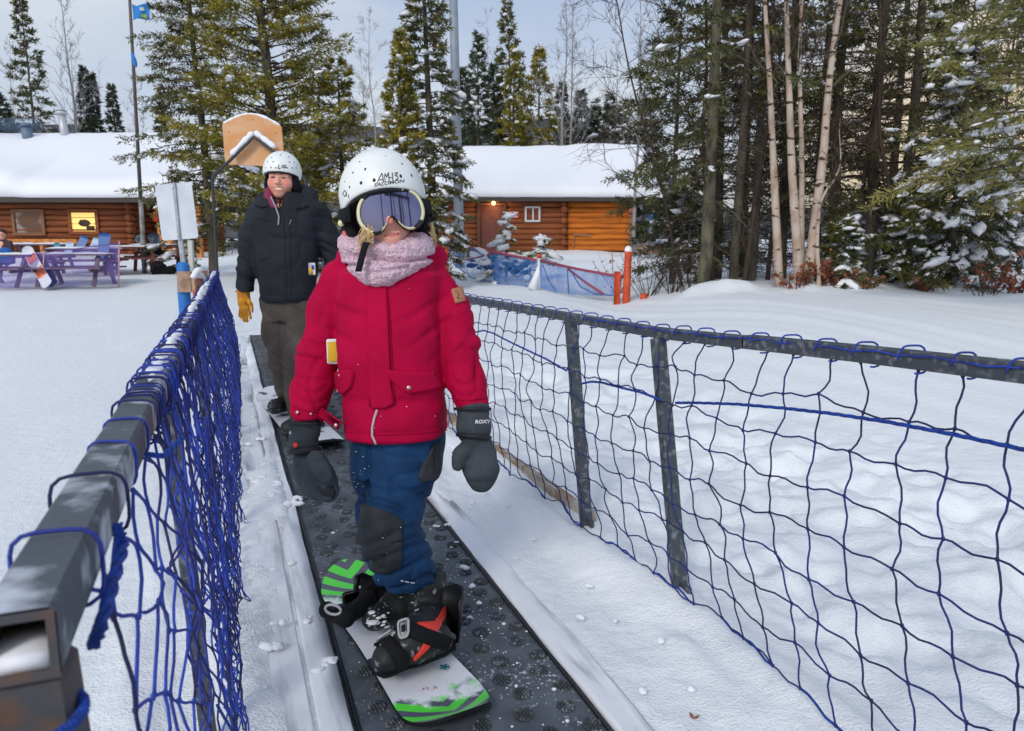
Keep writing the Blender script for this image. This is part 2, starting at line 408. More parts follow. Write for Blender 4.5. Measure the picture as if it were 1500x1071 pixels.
# drift line in front of the wood
dr = np.exp(-((Y - (13.3 + .35 * np.sin(X * 1.1))) / .45) ** 2) * sstep(2.6, 3.4, X) * (1 - sstep(11, 14, X))
Z = Z + dr * (.10 + .12 * vn(Q * 1.3, 41) + .05 * vn(Q * 3.7, 42))
Z = Z + .08 * fbm(Q * .4, 3, 44) * sstep(14, 18, Y) * (1 - sstep(60, 90, Y))
def snowmat():
    m = bpy.data.materials.new('ground_snow'); m.use_nodes = True; nt = m.node_tree; N = nt.nodes; L = nt.links; b = N['Principled BSDF']
    b.inputs['Base Color'].default_value = (.85, .885, .91, 1); b.inputs['Roughness'].default_value = .6; b.inputs['Specular IOR Level'].default_value = .3
    tc = N.new('ShaderNodeTexCoord')
    rt = N.new('ShaderNodeMapping'); rt.inputs['Rotation'].default_value = (0, 0, YAW); L.new(tc.outputs['Object'], rt.inputs[0])
    s = N.new('ShaderNodeSeparateXYZ'); L.new(rt.outputs[0], s.inputs[0])
    wv = N.new('ShaderNodeTexWave'); wv.bands_direction = 'X'; wv.inputs['Scale'].default_value = 7.5; wv.inputs['Distortion'].default_value = 1.2; wv.inputs['Detail'].default_value = 1; wv.inputs['Detail Scale'].default_value = .6
    L.new(rt.outputs[0], wv.inputs[0])
    mk1 = N.new('ShaderNodeMapRange'); mk1.inputs[1].default_value = -.35; mk1.inputs[2].default_value = -.6; L.new(s.outputs[0], mk1.inputs[0])
    n3 = N.new('ShaderNodeTexNoise'); n3.inputs['Scale'].default_value = .8; L.new(tc.outputs['Object'], n3.inputs[0])
    mk2 = N.new('ShaderNodeMapRange'); mk2.inputs[1].default_value = .4; mk2.inputs[2].default_value = .6; L.new(n3.outputs[0], mk2.inputs[0])
    mm = N.new('ShaderNodeMath'); mm.operation = 'MULTIPLY'; L.new(mk1.outputs[0], mm.inputs[0]); L.new(mk2.outputs[0], mm.inputs[1])
    mw = N.new('ShaderNodeMath'); mw.operation = 'MULTIPLY'; L.new(mm.outputs[0], mw.inputs[0]); L.new(wv.outputs['Fac'], mw.inputs[1])
    n1 = N.new('ShaderNodeTexNoise'); n1.inputs['Scale'].default_value = 16; n1.inputs['Detail'].default_value = 6; L.new(tc.outputs['Object'], n1.inputs[0])
    n2 = N.new('ShaderNodeTexNoise'); n2.inputs['Scale'].default_value = 130; n2.inputs['Detail'].default_value = 3; L.new(tc.outputs['Object'], n2.inputs[0])
    ad = N.new('ShaderNodeMath'); ad.operation = 'MULTIPLY_ADD'; L.new(n2.outputs[0], ad.inputs[0]); ad.inputs[1].default_value = .5; L.new(n1.outputs[0], ad.inputs[2])
    a2 = N.new('ShaderNodeMath'); a2.operation = 'MULTIPLY_ADD'; L.new(mw.outputs[0], a2.inputs[0]); a2.inputs[1].default_value = .07; L.new(ad.outputs[0], a2.inputs[2])
    bu = N.new('ShaderNodeBump'); bu.inputs['Strength'].default_value = .55; bu.inputs['Distance'].default_value = .025; L.new(a2.outputs[0], bu.inputs['Height']); L.new(bu.outputs[0], b.inputs['Normal'])
    return m
nb = len(gy); i = np.arange(len(gx) - 1)[:, None] * nb; j = np.arange(nb - 1)[None]
q = np.stack([i + j, i + nb + j, i + nb + j + 1, i + j + 1], -1).reshape(-1, 4)
tag(mk('snow_ground', np.stack([X, Y, Z], 1), [q], snowmat()), kind='structure')
# far wooded ridge
def ridge(name, y0, depth, prof, col, col2):
    xs = np.linspace(-700, 700, 141); rows = []
    for t, hgt in ((0, -.15), (.35, .55), (.75, .93), (1., 1.), (1.6, .5)):
        rows.append(np.stack([xs, np.full_like(xs, y0 + depth * t), hgt * prof(xs) + (1.2 if t in (.35, .75, 1.) else 0) * vn(np.stack([xs * .11, xs * 0 + t * 9, xs * 0], 1), 77)], -1))
    b = MB(); b.grid(np.array(rows).transpose(1, 0, 2), 0, True)
    return tag(b.build(name, mat(name, col, .95, (.5, .6, 2.), (col2, .05, .35, .65, 8), spec=.05), None, True), kind='structure')
ridge('hills', 230, 120, lambda x: (57 + 4 * np.sin(x * .011)) * (1 - .72 * sstep(10, 110, x)) + 2.5 * np.sin(x * .05), lin(62, 62, 66), lin(96, 96, 102))
# ================================================================== MOVING CARPET LIFT
cl_root = bp(.54, 4, 0)
lift = thing('conveyor_lift', 'long black rubber carpet lift belt running between the two netted railings', 'ski conveyor', cl_root)
def beltmat():
    m = mat('belt_rubber', lin(70, 76, 82), .45, (90, .25, .004), (lin(98, 104, 111), 6, .4, .65, 6), spec=.4)
    nt = m.node_tree; N = nt.nodes; L = nt.links; b = N['Principled BSDF']
    src = b.inputs['Base Color'].links[0].from_socket
    tc = N.new('ShaderNodeTexCoord')
    n1 = N.new('ShaderNodeTexNoise'); n1.inputs['Scale'].default_value = 75; n1.inputs['Detail'].default_value = 5; n1.inputs['Roughness'].default_value = .65; L.new(tc.outputs['Object'], n1.inputs[0])
    n2 = N.new('ShaderNodeTexNoise'); n2.inputs['Scale'].default_value = 3.2; n2.inputs['Detail'].default_value = 3; L.new(tc.outputs['Object'], n2.inputs[0])
    ad = N.new('ShaderNodeMath'); ad.operation = 'MULTIPLY_ADD'; ad.inputs[1].default_value = .45; L.new(n2.outputs[0], ad.inputs[0]); L.new(n1.outputs[0], ad.inputs[2])
    mr = N.new('ShaderNodeMapRange'); mr.inputs[1].default_value = .85; mr.inputs[2].default_value = .94; L.new(ad.outputs[0], mr.inputs[0])
    mx = N.new('ShaderNodeMix'); mx.data_type = 'RGBA'; L.new(mr.outputs[0], mx.inputs[0]); L.new(src, mx.inputs[6]); mx.inputs[7].default_value = (.62, .65, .69, 1)
    L.new(mx.outputs[2], b.inputs['Base Color'])
    return m
M['belt'] = beltmat()
M['stud'] = mat('belt_stud', lin(57, 62, 67), .55, (200, .4, .003), (lin(118, 124, 130), 50, .52, .66, 3))
L0, L1, A0, A1 = .238, .834, -1.5, 10.62
b = MB()
G = np.array([[bp(l, a, .0 + .004 * math.sin(a * 3 + l * 5)) for a in np.linspace(A0, A1, 120)] for l in np.linspace(L0, L1, 14)])
b.grid(G, 0, True)
b.build('belt', M['belt'], lift)
sb = MB(); r5 = np.random.default_rng(3)
row = 0; a = .9
while a < A1 - .1:
    for k in range(5):
        l = L0 + .065 + .116 * k + (.03 if row % 2 else -.0)
        if l > L1 - .035: continue
        c = bp(l, a + r5.uniform(-.006, .006), .002 + .004 * math.sin(a * 3 + l * 5))
        near = a < 4.2
        ns = 19 if near else 7
        for q_ in range(ns):
            if q_ == 0: rr, an = 0, 0
            elif q_ < 7: rr, an = .0105 if near else .014, q_ * math.pi / 3
            else: rr, an = .020, q_ * math.pi / 6
            p = c + np.array([rr * math.cos(an), rr * math.sin(an), 0]); s_ = .0048 if near else .008
            V = np.array([[-s_, -s_, 0], [s_, -s_, 0], [s_, s_, 0], [-s_, s_, 0], [-s_ * .6, -s_ * .6, .006], [s_ * .6, -s_ * .6, .006], [s_ * .6, s_ * .6, .006], [-s_ * .6, s_ * .6, .006]]) + p
            sb.add(V, np.array([[4, 5, 6, 7], [0, 1, 5, 4], [1, 2, 6, 5], [2, 3, 7, 6], [3, 0, 4, 7]]))
    a += .088; row += 1
sb.build('stud_pattern', M['stud'], lift, False)
b = MB()
for l in (L0 + .006, L1 - .006):
    b.tube([bp(l, a, .004) for a in np.linspace(A0, A1, 40)], .006, 6)
b.build('belt_edge', mat('belt_edge', lin(30, 32, 36), .5), lift)
# loose snow crumbs on the belt
b = MB(); r6 = np.random.default_rng(11)
for k in range(200):
    a = 1.3 + abs(r6.normal(0, 1.3)); l = r6.uniform(L0 + .02, L1 - .02)
    if r6.random() < .55: l, a = r6.normal(.72, .06), r6.normal(2.25, .35)
    if not (L0 < l < L1): continue
    s = r6.choice([.0018, .003, .0045, .007], p=[.55, .3, .12, .03])
    b.ell(bp(l, a, .003 + .004 * math.sin(a * 3 + l * 5)), (s * r6.uniform(.8, 1.6), s, s * .6), None, 6, 4)
for (x, y, s) in ((682, 832, .016), (693, 858, .013), (656, 770, .012), (640, 772, .010), (672, 770, .008), (700, 885, .01), (690, 905, .008), (668, 795, .007), (830, 975, .006), (800, 905, .006)):
    p = hit(x, y, .004)
    for q_ in range(4): b.ell(p + np.append(r6.normal(0, s * .5, 2), s * .3), (s * r6.uniform(.5, .9), s * .6, s * .5), None, 8, 6)
tag(b.build('snow_crumbs', M['snow']), 'loose white snow crumbs scattered on the black carpet belt', 'snow crumbs', kind='stuff')
# snow-dusted planks edging the belt
def plankmat(name, wood, thr, sc):
    m = mat(name, (.80, .82, .86), .7, (14, .4, .01)); nt = m.node_tree; N = nt.nodes; L = nt.links; b = N['Principled BSDF']
    tc = N.new('ShaderNodeTexCoord'); mp = N.new('ShaderNodeMapping'); mp.inputs['Rotation'].default_value = (0, 0, YAW); L.new(tc.outputs['Object'], mp.inputs[0])
    mq = N.new('ShaderNodeMapping'); mq.inputs['Scale'].default_value = sc; L.new(mp.outputs[0], mq.inputs[0])
    n = N.new('ShaderNodeTexNoise'); n.inputs['Scale'].default_value = 1; n.inputs['Detail'].default_value = 7; n.inputs['Roughness'].default_value = .6; L.new(mq.outputs[0], n.inputs[0])
    mr = N.new('ShaderNodeMapRange'); mr.inputs[1].default_value = thr; mr.inputs[2].default_value = thr + .16; L.new(n.outputs[0], mr.inputs[0])
    mg = N.new('ShaderNodeMapping'); mg.inputs['Scale'].default_value = (130, 5, 5); L.new(mp.outputs[0], mg.inputs[0])
    n2 = N.new('ShaderNodeTexNoise'); n2.inputs['Scale'].default_value = 1; n2.inputs['Detail'].default_value = 4; L.new(mg.outputs[0], n2.inputs[0])
    m2 = N.new('ShaderNodeMix'); m2.data_type = 'RGBA'; L.new(n2.outputs[0], m2.inputs[0]); m2.inputs[6].default_value = wood; m2.inputs[7].default_value = tuple(c * 1.7 for c in wood[:3]) + (1,)
    mx = N.new('ShaderNodeMix'); mx.data_type = 'RGBA'; L.new(mr.outputs[0], mx.inputs[0]); mx.inputs[6].default_value = (.82, .84, .88, 1); L.new(m2.outputs[2], mx.inputs[7]); L.new(mx.outputs[2], b.inputs['Base Color'])
    return m
def plank(name, l0, l1, z0, label, seed, mt):
    t = MB(); n = 160; aa = np.linspace(-.5, 10.4, 420); prof = []
    for k, (u, zz) in enumerate(((0, -.05), (0, .85), (.06, 1), (.5, 1.05), (.94, 1), (1, .85), (1, -.05))):
        zz = zz if zz < .5 else zz
        prof.append([bp(l0 + (l1 - l0) * u + (.006 * float(vn(np.array([[a * 1.5, k, seed]]))[0]) if 0 < k < 6 else 0), a, z0 * zz + (.009 * float(vn(np.array([[a * 2.6, u * 4, seed + 4]]))[0]) + .005 * float(vn(np.array([[a * 9, u * 9, seed + 8]]))[0]) if zz > .5 else 0)) for a in aa])
    t.grid(np.array(prof), 0, True)
    o = t.build(name, mt, None)
    return tag(o, label, 'plank')
plank('edge_plank', .150, .228, .021, 'narrow snow-dusted plank along the belt beside the left netting', 1, plankmat('plank_snow_a', lin(140, 144, 150), .50, (9, .9, 3)))
plank('edge_plank', .842, .930, .017, 'narrow snow-dusted plank along the belt beside the open square netting', 2, plankmat('plank_snow_b', lin(128, 130, 134), .54, (9, 1., 3)))
plank('walk_board', -.02, .138, .009, 'wide scuffed grey board under packed snow below the bunched blue netting', 3, plankmat('plank_snow_c', lin(126, 130, 138), .47, (7, .7, 3)))
def lumpy(b, c, s, rg):
    V0 = len(b.v); b.ell((0, 0, 0), (s * rg.uniform(.8, 1.5), s * rg.uniform(.7, 1.1), s * rg.uniform(.4, .7)), None, 14, 10)
    V = b.v[-1]; V = V * (1 + .38 * vn(V / s * 1.3 + rg.uniform(0, 50, 3), 3) + .15 * vn(V / s * 3.1 + 7, 5))[:, None]; an = rg.uniform(0, 6.28); ca, sa = math.cos(an), math.sin(an)
    b.v[-1] = V @ np.array([[ca, sa, 0], [-sa, ca, 0], [0, 0, 1]]) + c
# kicked-up lumps on the strips
b = MB(); r7 = np.random.default_rng(5)
for k in range(70):
    if k < 30: l, a = r7.uniform(-.1, .2), r7.uniform(1.7, 6.)
    else: l, a = r7.uniform(.95, 1.36), r7.uniform(1.4, 5.)
    s = min(abs(r7.normal(.003, .006)) + .002, .011); p = bp(l, a, .025)
    lumpy(b, p, s * 1.2, r7)
for (x, y, s) in ((398, 718, .035), (420, 735, .03), (380, 700, .025), (411, 706, .028), (437, 728, .02), (385, 640, .02), (405, 945, .02), (410, 905, .016), (480, 965, .022)):
    p = hit(x, y, .04)
    for q_ in range(3): lumpy(b, p + np.append(r7.normal(0, s * .7, 2), -.01), s * r7.uniform(.5, .95), r7)
o = b.build('snow_lumps', M['snow']); tag(o, 'small kicked-up snow lumps lying along the belt edges', 'snow lumps', kind='stuff')
# dead leaf on the snow at the lower right
b = MB(); p = hit(1016, 1052, .045)
for k in range(3):
    an = k * 2.1; d = np.array([math.cos(an), math.sin(an), .25]) * .012; n_ = np.array([-d[1], d[0], 0]) * .5
    b.add(np.array([p, p + d * .6 + n_, p + d * 1.3 + [0, 0, .004], p + d * .6 - n_]), np.array([[0, 1, 2, 3]]))
o = b.build('dead_leaf', mat('dead_leaf', lin(150, 92, 70), .8), None); md = o.modifiers.new('s', 'SOLIDIFY'); md.thickness = .001
tag(o, 'small curled brown leaf on the snow by the right netting', 'leaf')
# ================================================================== FENCES
def rail_pts(side, aa):
    if side == 'R':
        return np.array([bp(np.interp(a, [.3, 1.2, 2.2, 4, 6.5], [1.425, 1.418, 1.40, 1.315, 1.27]), a, np.interp(a, [.3, 1.0, 1.3, 2.2, 4, 6.5], [.985, .957, .945, .902, .895, .89])) for a in aa])
    return np.array([bp(np.interp(a, [.4, 1., 3.5, 7.8], [-.142, -.143, -.124, -.10]), a, .94) for a in aa])
def sq_tube(b, pts, w, h, m=0):
    """square hollow-looking section with small rounded corners"""
    pts = np.asarray(pts, float); n = len(pts); t = np.gradient(pts, axis=0); t /= np.linalg.norm(t, axis=1)[:, None]
    x = np.cross(t, [0, 0, 1.]); x /= np.linalg.norm(x, axis=1)[:, None]; u = np.cross(x, t)
    c = .18; pr = [(1, 1 - c), (1 - c, 1), (-1 + c, 1), (-1, 1 - c), (-1, -1 + c), (-1 + c, -1), (1 - c, -1), (1, -1 + c)]
    V = np.array([pts + x * (px * w / 2) + u * (pz * h / 2) for px, pz in pr]).transpose(1, 0, 2)
    k = len(pr); i = np.arange(n - 1)[:, None] * k; j = np.arange(k)[None]; jj = (j + 1) % k
    b.add(V.reshape(-1, 3), [np.stack([i + j, i + jj, i + k + jj, i + k + j], -1).reshape(-1, 4)], m)
    return V
# ---- right railing, square mesh
fr = thing('netted_railing', 'grey steel railing hung with open square navy netting on the right of the belt', 'railing', bp(1.37, 2.5, 0))
b = MB(); aa = np.linspace(1.75, 6.4, 40); sq_tube(b, rail_pts('R', aa), .038, .037); b.build('rail', M['steel'], fr, False)
b = MB(); aa = np.linspace(.1, 1.742, 20); sq_tube(b, rail_pts('R', aa) + np.array([0, 0, .002]), .042, .040); b.build('rail', M['steel'], fr, False)
POSTS = [(2.86, 2.66), (2.215, 2.0), (4.55, 4.35), (5.6, 5.45)]
for at_, ab_ in POSTS:
    b = MB(); top = rail_pts('R', [at_])[0] - np.array([0, 0, .0195]); bot = bp(1.362 if at_ > 2.5 else 1.388, ab_, .0)
    b.bar(bot - (top - bot) * .03, top, .040, .046, (BL[0], BL[1], 0), 0, .004)
    b.box(bot + np.array([0, 0, .035]), (.05, .006, .035), [np.append(BD, 0), np.append(BL, 0), [0, 0, 1]])
    b.build('post', M['steel'], fr, False)
# wooden kick board low at the far end
b = MB(); b.bar(bp(1.41, 2.70, .035), bp(1.35, 6.2, .035), .035, .07); b.build('kick_board', mat('kick_board', lin(148, 126, 98), .8, (40, .3, .003), (lin(186, 176, 164), 9, .45, .6, 5)), fr, False)
CELL = .124
def net_pt(a, h):
    """a along, h = fraction from rail 1 to ground 0"""
    tp = rail_pts('R', [a])[0]
    sag = .02 * math.sin(a * 2.1) + .012 * math.sin(a * 5.3 + 1)
    lb = np.interp(a, [.3, 1.4, 2., 2.7, 3.5, 6], [1.28, 1.295, 1.345, 1.33, 1.29, 1.25])
    bt = bp(lb, a - .2 * sstep(0, 1, (1 - h)), .088 + .012 * math.sin(a * 4.1))
    bow = math.sin(math.pi * h)
    p = bt + (tp - bt) * h
    p[:2] += BL * (-.035 * bow + .5 * sag * bow) ; p[2] -= .02
    return p
twine = MB(); rn = np.random.default_rng(21)
NR = 8
cols = np.arange(.2, 6.3, CELL)
K = {}
for i_, a in enumerate(cols):
    for r in range(NR + 1):
        h = 1 - r / NR
        sl_ = .3 * CELL * (r / NR) * np.interp(a, [.4, 2, 3], [1.2, .3, 0])          # near panel leans
        p = net_pt(a + rn.normal(0, .007) - sl_, h); p = p + np.array([rn.normal(0, .006), rn.normal(0, .006), rn.normal(0, .009) if r else 0])
        K[i_, r] = p
def wig(p, q, amp, n=5, ph=None):
    t = np.linspace(0, 1, n); d = q - p; s = np.cross(d, np.append(BL, 0)); s /= np.linalg.norm(s) + 1e-9
    ph = rn.uniform(0, 6.28) if ph is None else ph
    w_ = np.sin(t * 2 * np.pi * .75 + ph) * np.sin(np.pi * t) * amp
    o_ = np.sin(t * np.pi) * amp * .8
    return p + d * t[:, None] + s * w_[:, None] + np.append(BL, 0) * (o_ * rn.normal(0, 1))[:, None]
TW = .0025
for i_ in range(len(cols)):
    line = []
    for r in range(NR):
        line += list(wig(K[i_, r], K[i_, r + 1], .009, 6))[:-1]
    line.append(K[i_, NR]); twine.tube(line, TW, 5)
for r in range(1, NR + 1):
    line = []
    for i_ in range(len(cols) - 1): line += list(wig(K[i_, r], K[i_ + 1, r], .008, 6))[:-1]
    line.append(K[len(cols) - 1, r]); twine.tube(line, TW, 5)
for p in K.values(): twine.ell(p, (.0048, .0048, .0058), None, 6, 5)
twine.build('net', M['navy'], fr)
wr = MB()
def wrap(b, c, t, w, r, seg=5, drop=None, skew=.02, n=14):
    x = np.append(BL, 0); u = np.array([0, 0, 1.]); t = np.asarray(t, float)
    P = []
    for k in range(n + 1):
        an = -2.2 + k / n * 5.4
        ca, sa = math.cos(an), math.sin(an)
        e = (abs(ca) ** 4 + abs(sa) ** 4) ** (-.25)
        P.append(c + x * (w * ca * e) + u * (w * sa * e) + t * skew * (k / n - .5))
    if drop is not None: P.append(drop)
    b.tube(P, r, seg)
for i_, a in enumerate(cols):
    c = rail_pts('R', [a])[0]; tt = np.append(BD, 0)
    wrap(wr, c + [0, 0, .003], tt, .0255 + .004 * rn.random(), .0025, 5, None, .03 + .02 * rn.random(), 22)
for i_ in range(len(cols) - 1):
    c0, c1 = rail_pts('R', [cols[i_], cols[i_ + 1]]); s = -np.append(BL, 0) * .023
    if cols[i_] < 2.6: wr.tube(wig(c0 + s + [0, 0, .012], c1 + s + [0, 0, .012], .004, 5), .0022, 5)
wr.build('lacing', M['blue'], fr)
rp = MB()
def rope(pts_, r=.0055): 
    pts_ = np.asarray(pts_); t = np.linspace(0, len(pts_) - 1, len(pts_) * 8)
    q = np.stack([np.interp(t, np.arange(len(pts_)), pts_[:, k]) for k in range(3)], 1)
    for ph in (0, 2.1, 4.2):
        s = np.stack([np.cos(t * 9 + ph) * BL[0], np.cos(t * 9 + ph) * BL[1], np.sin(t * 9 + ph)], 1) * r * .55
        rp.tube(q + s, r * .62, 5)
def on_fence(px):
    """photo point -> the plane of the right railing"""
    o = []
    for x, y in px:
        r = np.array(ray(x, y)); n = np.append(BL, 0); t = (1.36 + .0) / (r @ n); o.append(CAMP + r * t)
    return np.array(o)
rp = MB(); rope(on_fence([(694, 487), (700, 486), (708, 484), (722, 488), (745, 500), (770, 512), (800, 526), (830, 543)]), .0045); rp.build('rope', M['rope'], fr)
rp = MB(); rope(on_fence([(852, 562), (866, 559), (880, 560), (910, 568), (940, 575), (968, 586)]), .0045); rp.build('rope', M['rope'], fr)
rp = MB(); rope(on_fence([(990, 590), (1020, 590), (1080, 592), (1150, 598), (1220, 606), (1300, 618), (1400, 637), (1520, 663)]), .0045)
rp.build('rope', M['rope'], fr)
bl_ = MB()
for i_ in range(len(cols) - 1):
    if i_ % 3 != 2: 
        p, q_ = K[i_, NR], K[i_ + 1, NR]; bl_.tube(wig(p, q_, .01, 5), .0036, 5)
bl_.build('bottom_cord', M['rope'], fr)
# ---- left railing with gathered netting
fl = thing('netted_railing', 'frosted steel railing with dense bunched blue netting on the left of the belt', 'railing', bp(-.13, 3, 0))
aa = np.linspace(.535, 7.75, 50); P = rail_pts('L', aa); b = MB(); V = sq_tube(b, P, .047, .05)
# hollow open end
c0 = P[0]; t0 = nrm(P[1] - P[0]); x0 = nrm(np.cross(t0, [0, 0, 1.])); u0 = np.cross(x0, t0)
def ring(w, h, d): return np.array([c0 + x0 * sx * w + u0 * sz * h + t0 * d for sx, sz in ((1, 1), (-1, 1), (-1, -1), (1, -1))])
r0, r1, r2 = ring(.0232, .0247, -.001), ring(.0175, .018, -.001), ring(.0175, .018, .12)
q = np.array([[k, (k + 1) % 4, 4 + (k + 1) % 4, 4 + k] for k in range(4)])
e_ = MB(); e_.add(np.concatenate([r0 - t0 * .002, r1 - t0 * .002]), q[:, ::-1].copy()); e_.add(np.concatenate([r1 - t0 * .002, r2]), q[:, ::-1].copy()); e_.add(r2, np.array([[3, 2, 1, 0]])); e_.build('open_end', M['steelrust'], fl, False)
b.build('rail', M['frost'], fl, False)
b = MB(); b.box(c0 + t0 * .03 + [0, 0, -.012], (.03, .0185, .006), [t0, x0, u0]); b.build('snow_plug', M['snow'], fl)
for a in (.56, 1.75, 3.2, 4.8, 6.6):
    b = MB(); tp = rail_pts('L', [a])[0]; b.bar(bp(-.10, a, -.05), tp - [0, 0, .027], .046 if a < 1 else .036, .05 if a < 1 else .036, (BL[0], BL[1], 0), 0, .004)
    b.build('post', M['steelrust'] if a < 1 else M['steel'], fl, False)
# snow lying on the rail
b = MB(); rs = np.random.default_rng(8)
for seg in ((1.42, 2.3), (2.35, 5.5), (5.55, 7.7)):
    aa = np.linspace(seg[0], seg[1], max(26, int((seg[1] - seg[0]) / .02))); C_ = rail_pts('L', aa)
    hgt = np.array([(.004 + .022 * sstep(1., 4., a)) * (.75 + .45 * float(vn(np.array([[a * 5, 2, 3]]))[0])) for a in aa]); wd = .021 * (1 - .75 * np.abs(fbm(np.stack([aa * 16, aa * 0, aa * 0], 1), 2, 6))).clip(.1)
    tp_ = np.sin(np.pi * np.linspace(0, 1, len(aa))) ** .4; wd = wd * (.15 + .85 * tp_); hgt = hgt * (.05 + .95 * tp_); C_ = C_ + np.append(BL, 0) * (.006 * vn(np.stack([aa * 9, aa * 0 + 4, aa * 0], 1), 8))[:, None] * sstep(3, 1, aa)[:, None]
    x = np.append(BL, 0); G = []
    for k in range(9):
        an = math.pi * k / 8; G.append(C_ + x * (math.cos(an) * wd)[:, None] + np.array([0, 0, 1.]) * (.0255 + np.sin(an) * hgt)[:, None])
    b.grid(np.array(G), 0, True)
b.build('snow_cap', M['snow'], fl)
nw, nbl = MB(), MB(); rn = np.random.default_rng(4)
def lnet(a, h):
    """h 0 at rail .. 1 at ground"""
    tp = rail_pts('L', [a])[0] + np.append(BL, 0) * .026
    bulge = .055 * math.sin(math.pi * min(1, h * 1.05)) * sstep(2.2, 4.2, a) * (1 - .6 * sstep(6.3, 7.6, a)) + .03 * sstep(0, 1, h) * sstep(4.5, 6, a)
    lat = .075 * h ** .8 + bulge + .014 * math.sin(a * 7.3 + h * 2.5) * h + .010 * math.sin(a * 17 + h * 3) * h
    p = tp + np.append(BL, 0) * lat
    p[2] = .92 - .90 * h
    return p
# diamond strands, gathered tighter away from the open end
aS = []; a = .66
while a < 7.7:
    aS.append(a); a += np.interp(a, [.6, 1.0, 1.25, 1.6, 7.7], [.085, .070, .030, .022, .025])
NS = 20
KN = {}
def bunch(a, h): return a + sstep(.95, 1.35, a) * (.017 * math.sin(a * 2 * math.pi / .13 + 1.1 * math.sin(a * 3) + h * 1.5) + .010 * math.sin(a * 2 * math.pi / .37 + h * 3.))
def knot(k, s):
    k = max(0, min(k, len(aS) - 2)); key = (k, s)
    if key not in KN:
        h = s / NS; a = bunch((aS[k] + aS[k + 1]) / 2, h) + rn.normal(0, .004)
        p = lnet(a, h + (rn.normal(0, .009) if s else 0)) + np.append(BL, 0) * (rn.normal(0, .010) * min(1, h * 4)); KN[key] = p
    return KN[key]
for k, a in enumerate(aS):
    P = np.array([knot(k if (s + k) % 2 else k - 1, s) for s in range(NS + 1)]); mid_ = []
    for s in range(NS):
        d = P[s + 1] - P[s]; sl_ = np.append(BD, 0) * rn.normal(0, .004) + np.append(BL, 0) * rn.normal(0, .005)
        mid_ += [P[s], P[s] + d * .18, P[s] + d * .5 + sl_, P[s] + d * .82]
    from_ = np.array(mid_ + [P[-1]])
    tgt = nbl if rn.random() < .6 else nw
    from_[1:-1] = (from_[:-2] + 2 * from_[1:-1] + from_[2:]) / 4
    tgt.tube(from_, .0020 if a > 1.2 else .0021, 5)
    for s in range(1, NS):
        if (s + k) % 2: tgt.ell(P[s], (.0031, .0031, .0050), None, 7, 5)
    c = rail_pts('L', [a])[0]
    if k % 2 == 0 or a > 1.3:
        wrap(nbl if rn.random() < .4 else nw, c, np.append(BD, 0), .0262 + .003 * rn.random() + (.006 if rn.random() < .3 else 0), .0020, 5, from_[2], .05 * rn.uniform(-.3, 1), 22)
# a few heavier hanging bundles and loose ends
for k in range(34):
    a = rn.uniform(1.15, 6.5); h0 = rn.uniform(0, .2); P = np.array([lnet(a + .02 * math.sin(h * 9 + k), h) + np.append(BL, 0) * (.006 + .012 * rn.random()) for h in np.linspace(h0, rn.uniform(.6, 1), 16)])
    (nbl if k % 2 else nw).tube(P, .0026, 5)
nw.build('net', M['navy'], fl); nbl.build('net', M['blue'], fl)
b = MB()
def rope_to(pts_, r): 
    global rp
    rp = MB(); rope(pts_, r); rp.build('rope', M['rope'], fl)
e = rail_pts('L', [.62, .75, .66])
rope_to(np.array([e[1] + np.append(BL, 0) * .034 + [0, 0, .0], e[1] + np.append(BL, 0) * .036 - [0, 0, .02], e[0] + np.append(BL, 0) * .034 - [0, 0, .035], e[0] + np.append(BL, 0) * .028 - [0, 0, .05]]), .0055)
q1 = rail_pts('L', [1.05, 1.12]); rope_to(np.array([q1[0] + np.append(BL, 0) * .03 + [0, 0, -.01], q1[0] + np.append(BL, 0) * .05 - [0, 0, .014], q1[1] + np.append(BL, 0) * .07 - [0, 0, .008]]), .004)
for k in range(6):
    a0 = rn.uniform(1.3, 4.5); h0 = rn.uniform(.1, .7); rope_to(np.array([lnet(a0 + .03 * j_, h0 + .05 * j_) + np.append(BL, 0) * .012 for j_ in range(5)]), .0028)
c = P_end = rail_pts('L', [.545])[0]; 
ang = np.linspace(0, 2 * np.pi, 14); rope_to(np.array([c + np.append(BL, 0) * .032 * math.cos(t) + np.append(BD, 0) * .034 * math.sin(t) + [0, 0, -.058] for t in ang]), .004)

# ================================================================== PEOPLE: shared materials
M['jacket'] = mat('crimson_fabric', (.47, .0015, .050), .8, (420, .25, .002), ((.37, .001, .037), 9, .35, .7, 4), spec=.12)
M['jacketdk'] = mat('crimson_trim', (.40, .0015, .034), .8, (420, .25, .002), spec=.12)
M['pants'] = mat('denim_blue_fabric', lin(25, 66, 106), .75, (380, .3, .002), (lin(20, 50, 84), 11, .35, .65, 5), spec=.2)
M['patch'] = mat('dark_patch', lin(42, 46, 50), .75, (300, .3, .002), (lin(60, 64, 68), 16, .45, .7, 5), spec=.3)
M['mitten'] = mat('charcoal_mitten', lin(66, 73, 80), .75, (320, .35, .002), (lin(52, 58, 64), 14, .35, .65, 5), spec=.3)
M['mittendk'] = mat('black_mitten_palm', lin(34, 36, 40), .6, (220, .3, .002), spec=.35)
M['helmet'] = mat('white_helmet', lin(236, 239, 236), .33, (30, .05, .002), (lin(222, 227, 226), 6, .45, .7, 4), spec=.5)
M['black'] = mat('black_plastic', lin(26, 27, 30), .4, (80, .15, .002), spec=.45)
M['softblack'] = mat('black_padding', lin(24, 25, 28), .85, (160, .3, .003), spec=.2)
M['ink'] = mat('marker_ink', lin(22, 24, 32), .6)
M['greyink'] = mat('grey_print', lin(70, 76, 84), .6)
M['cream'] = mat('cream_plastic', lin(226, 220, 178), .35, spec=.5)
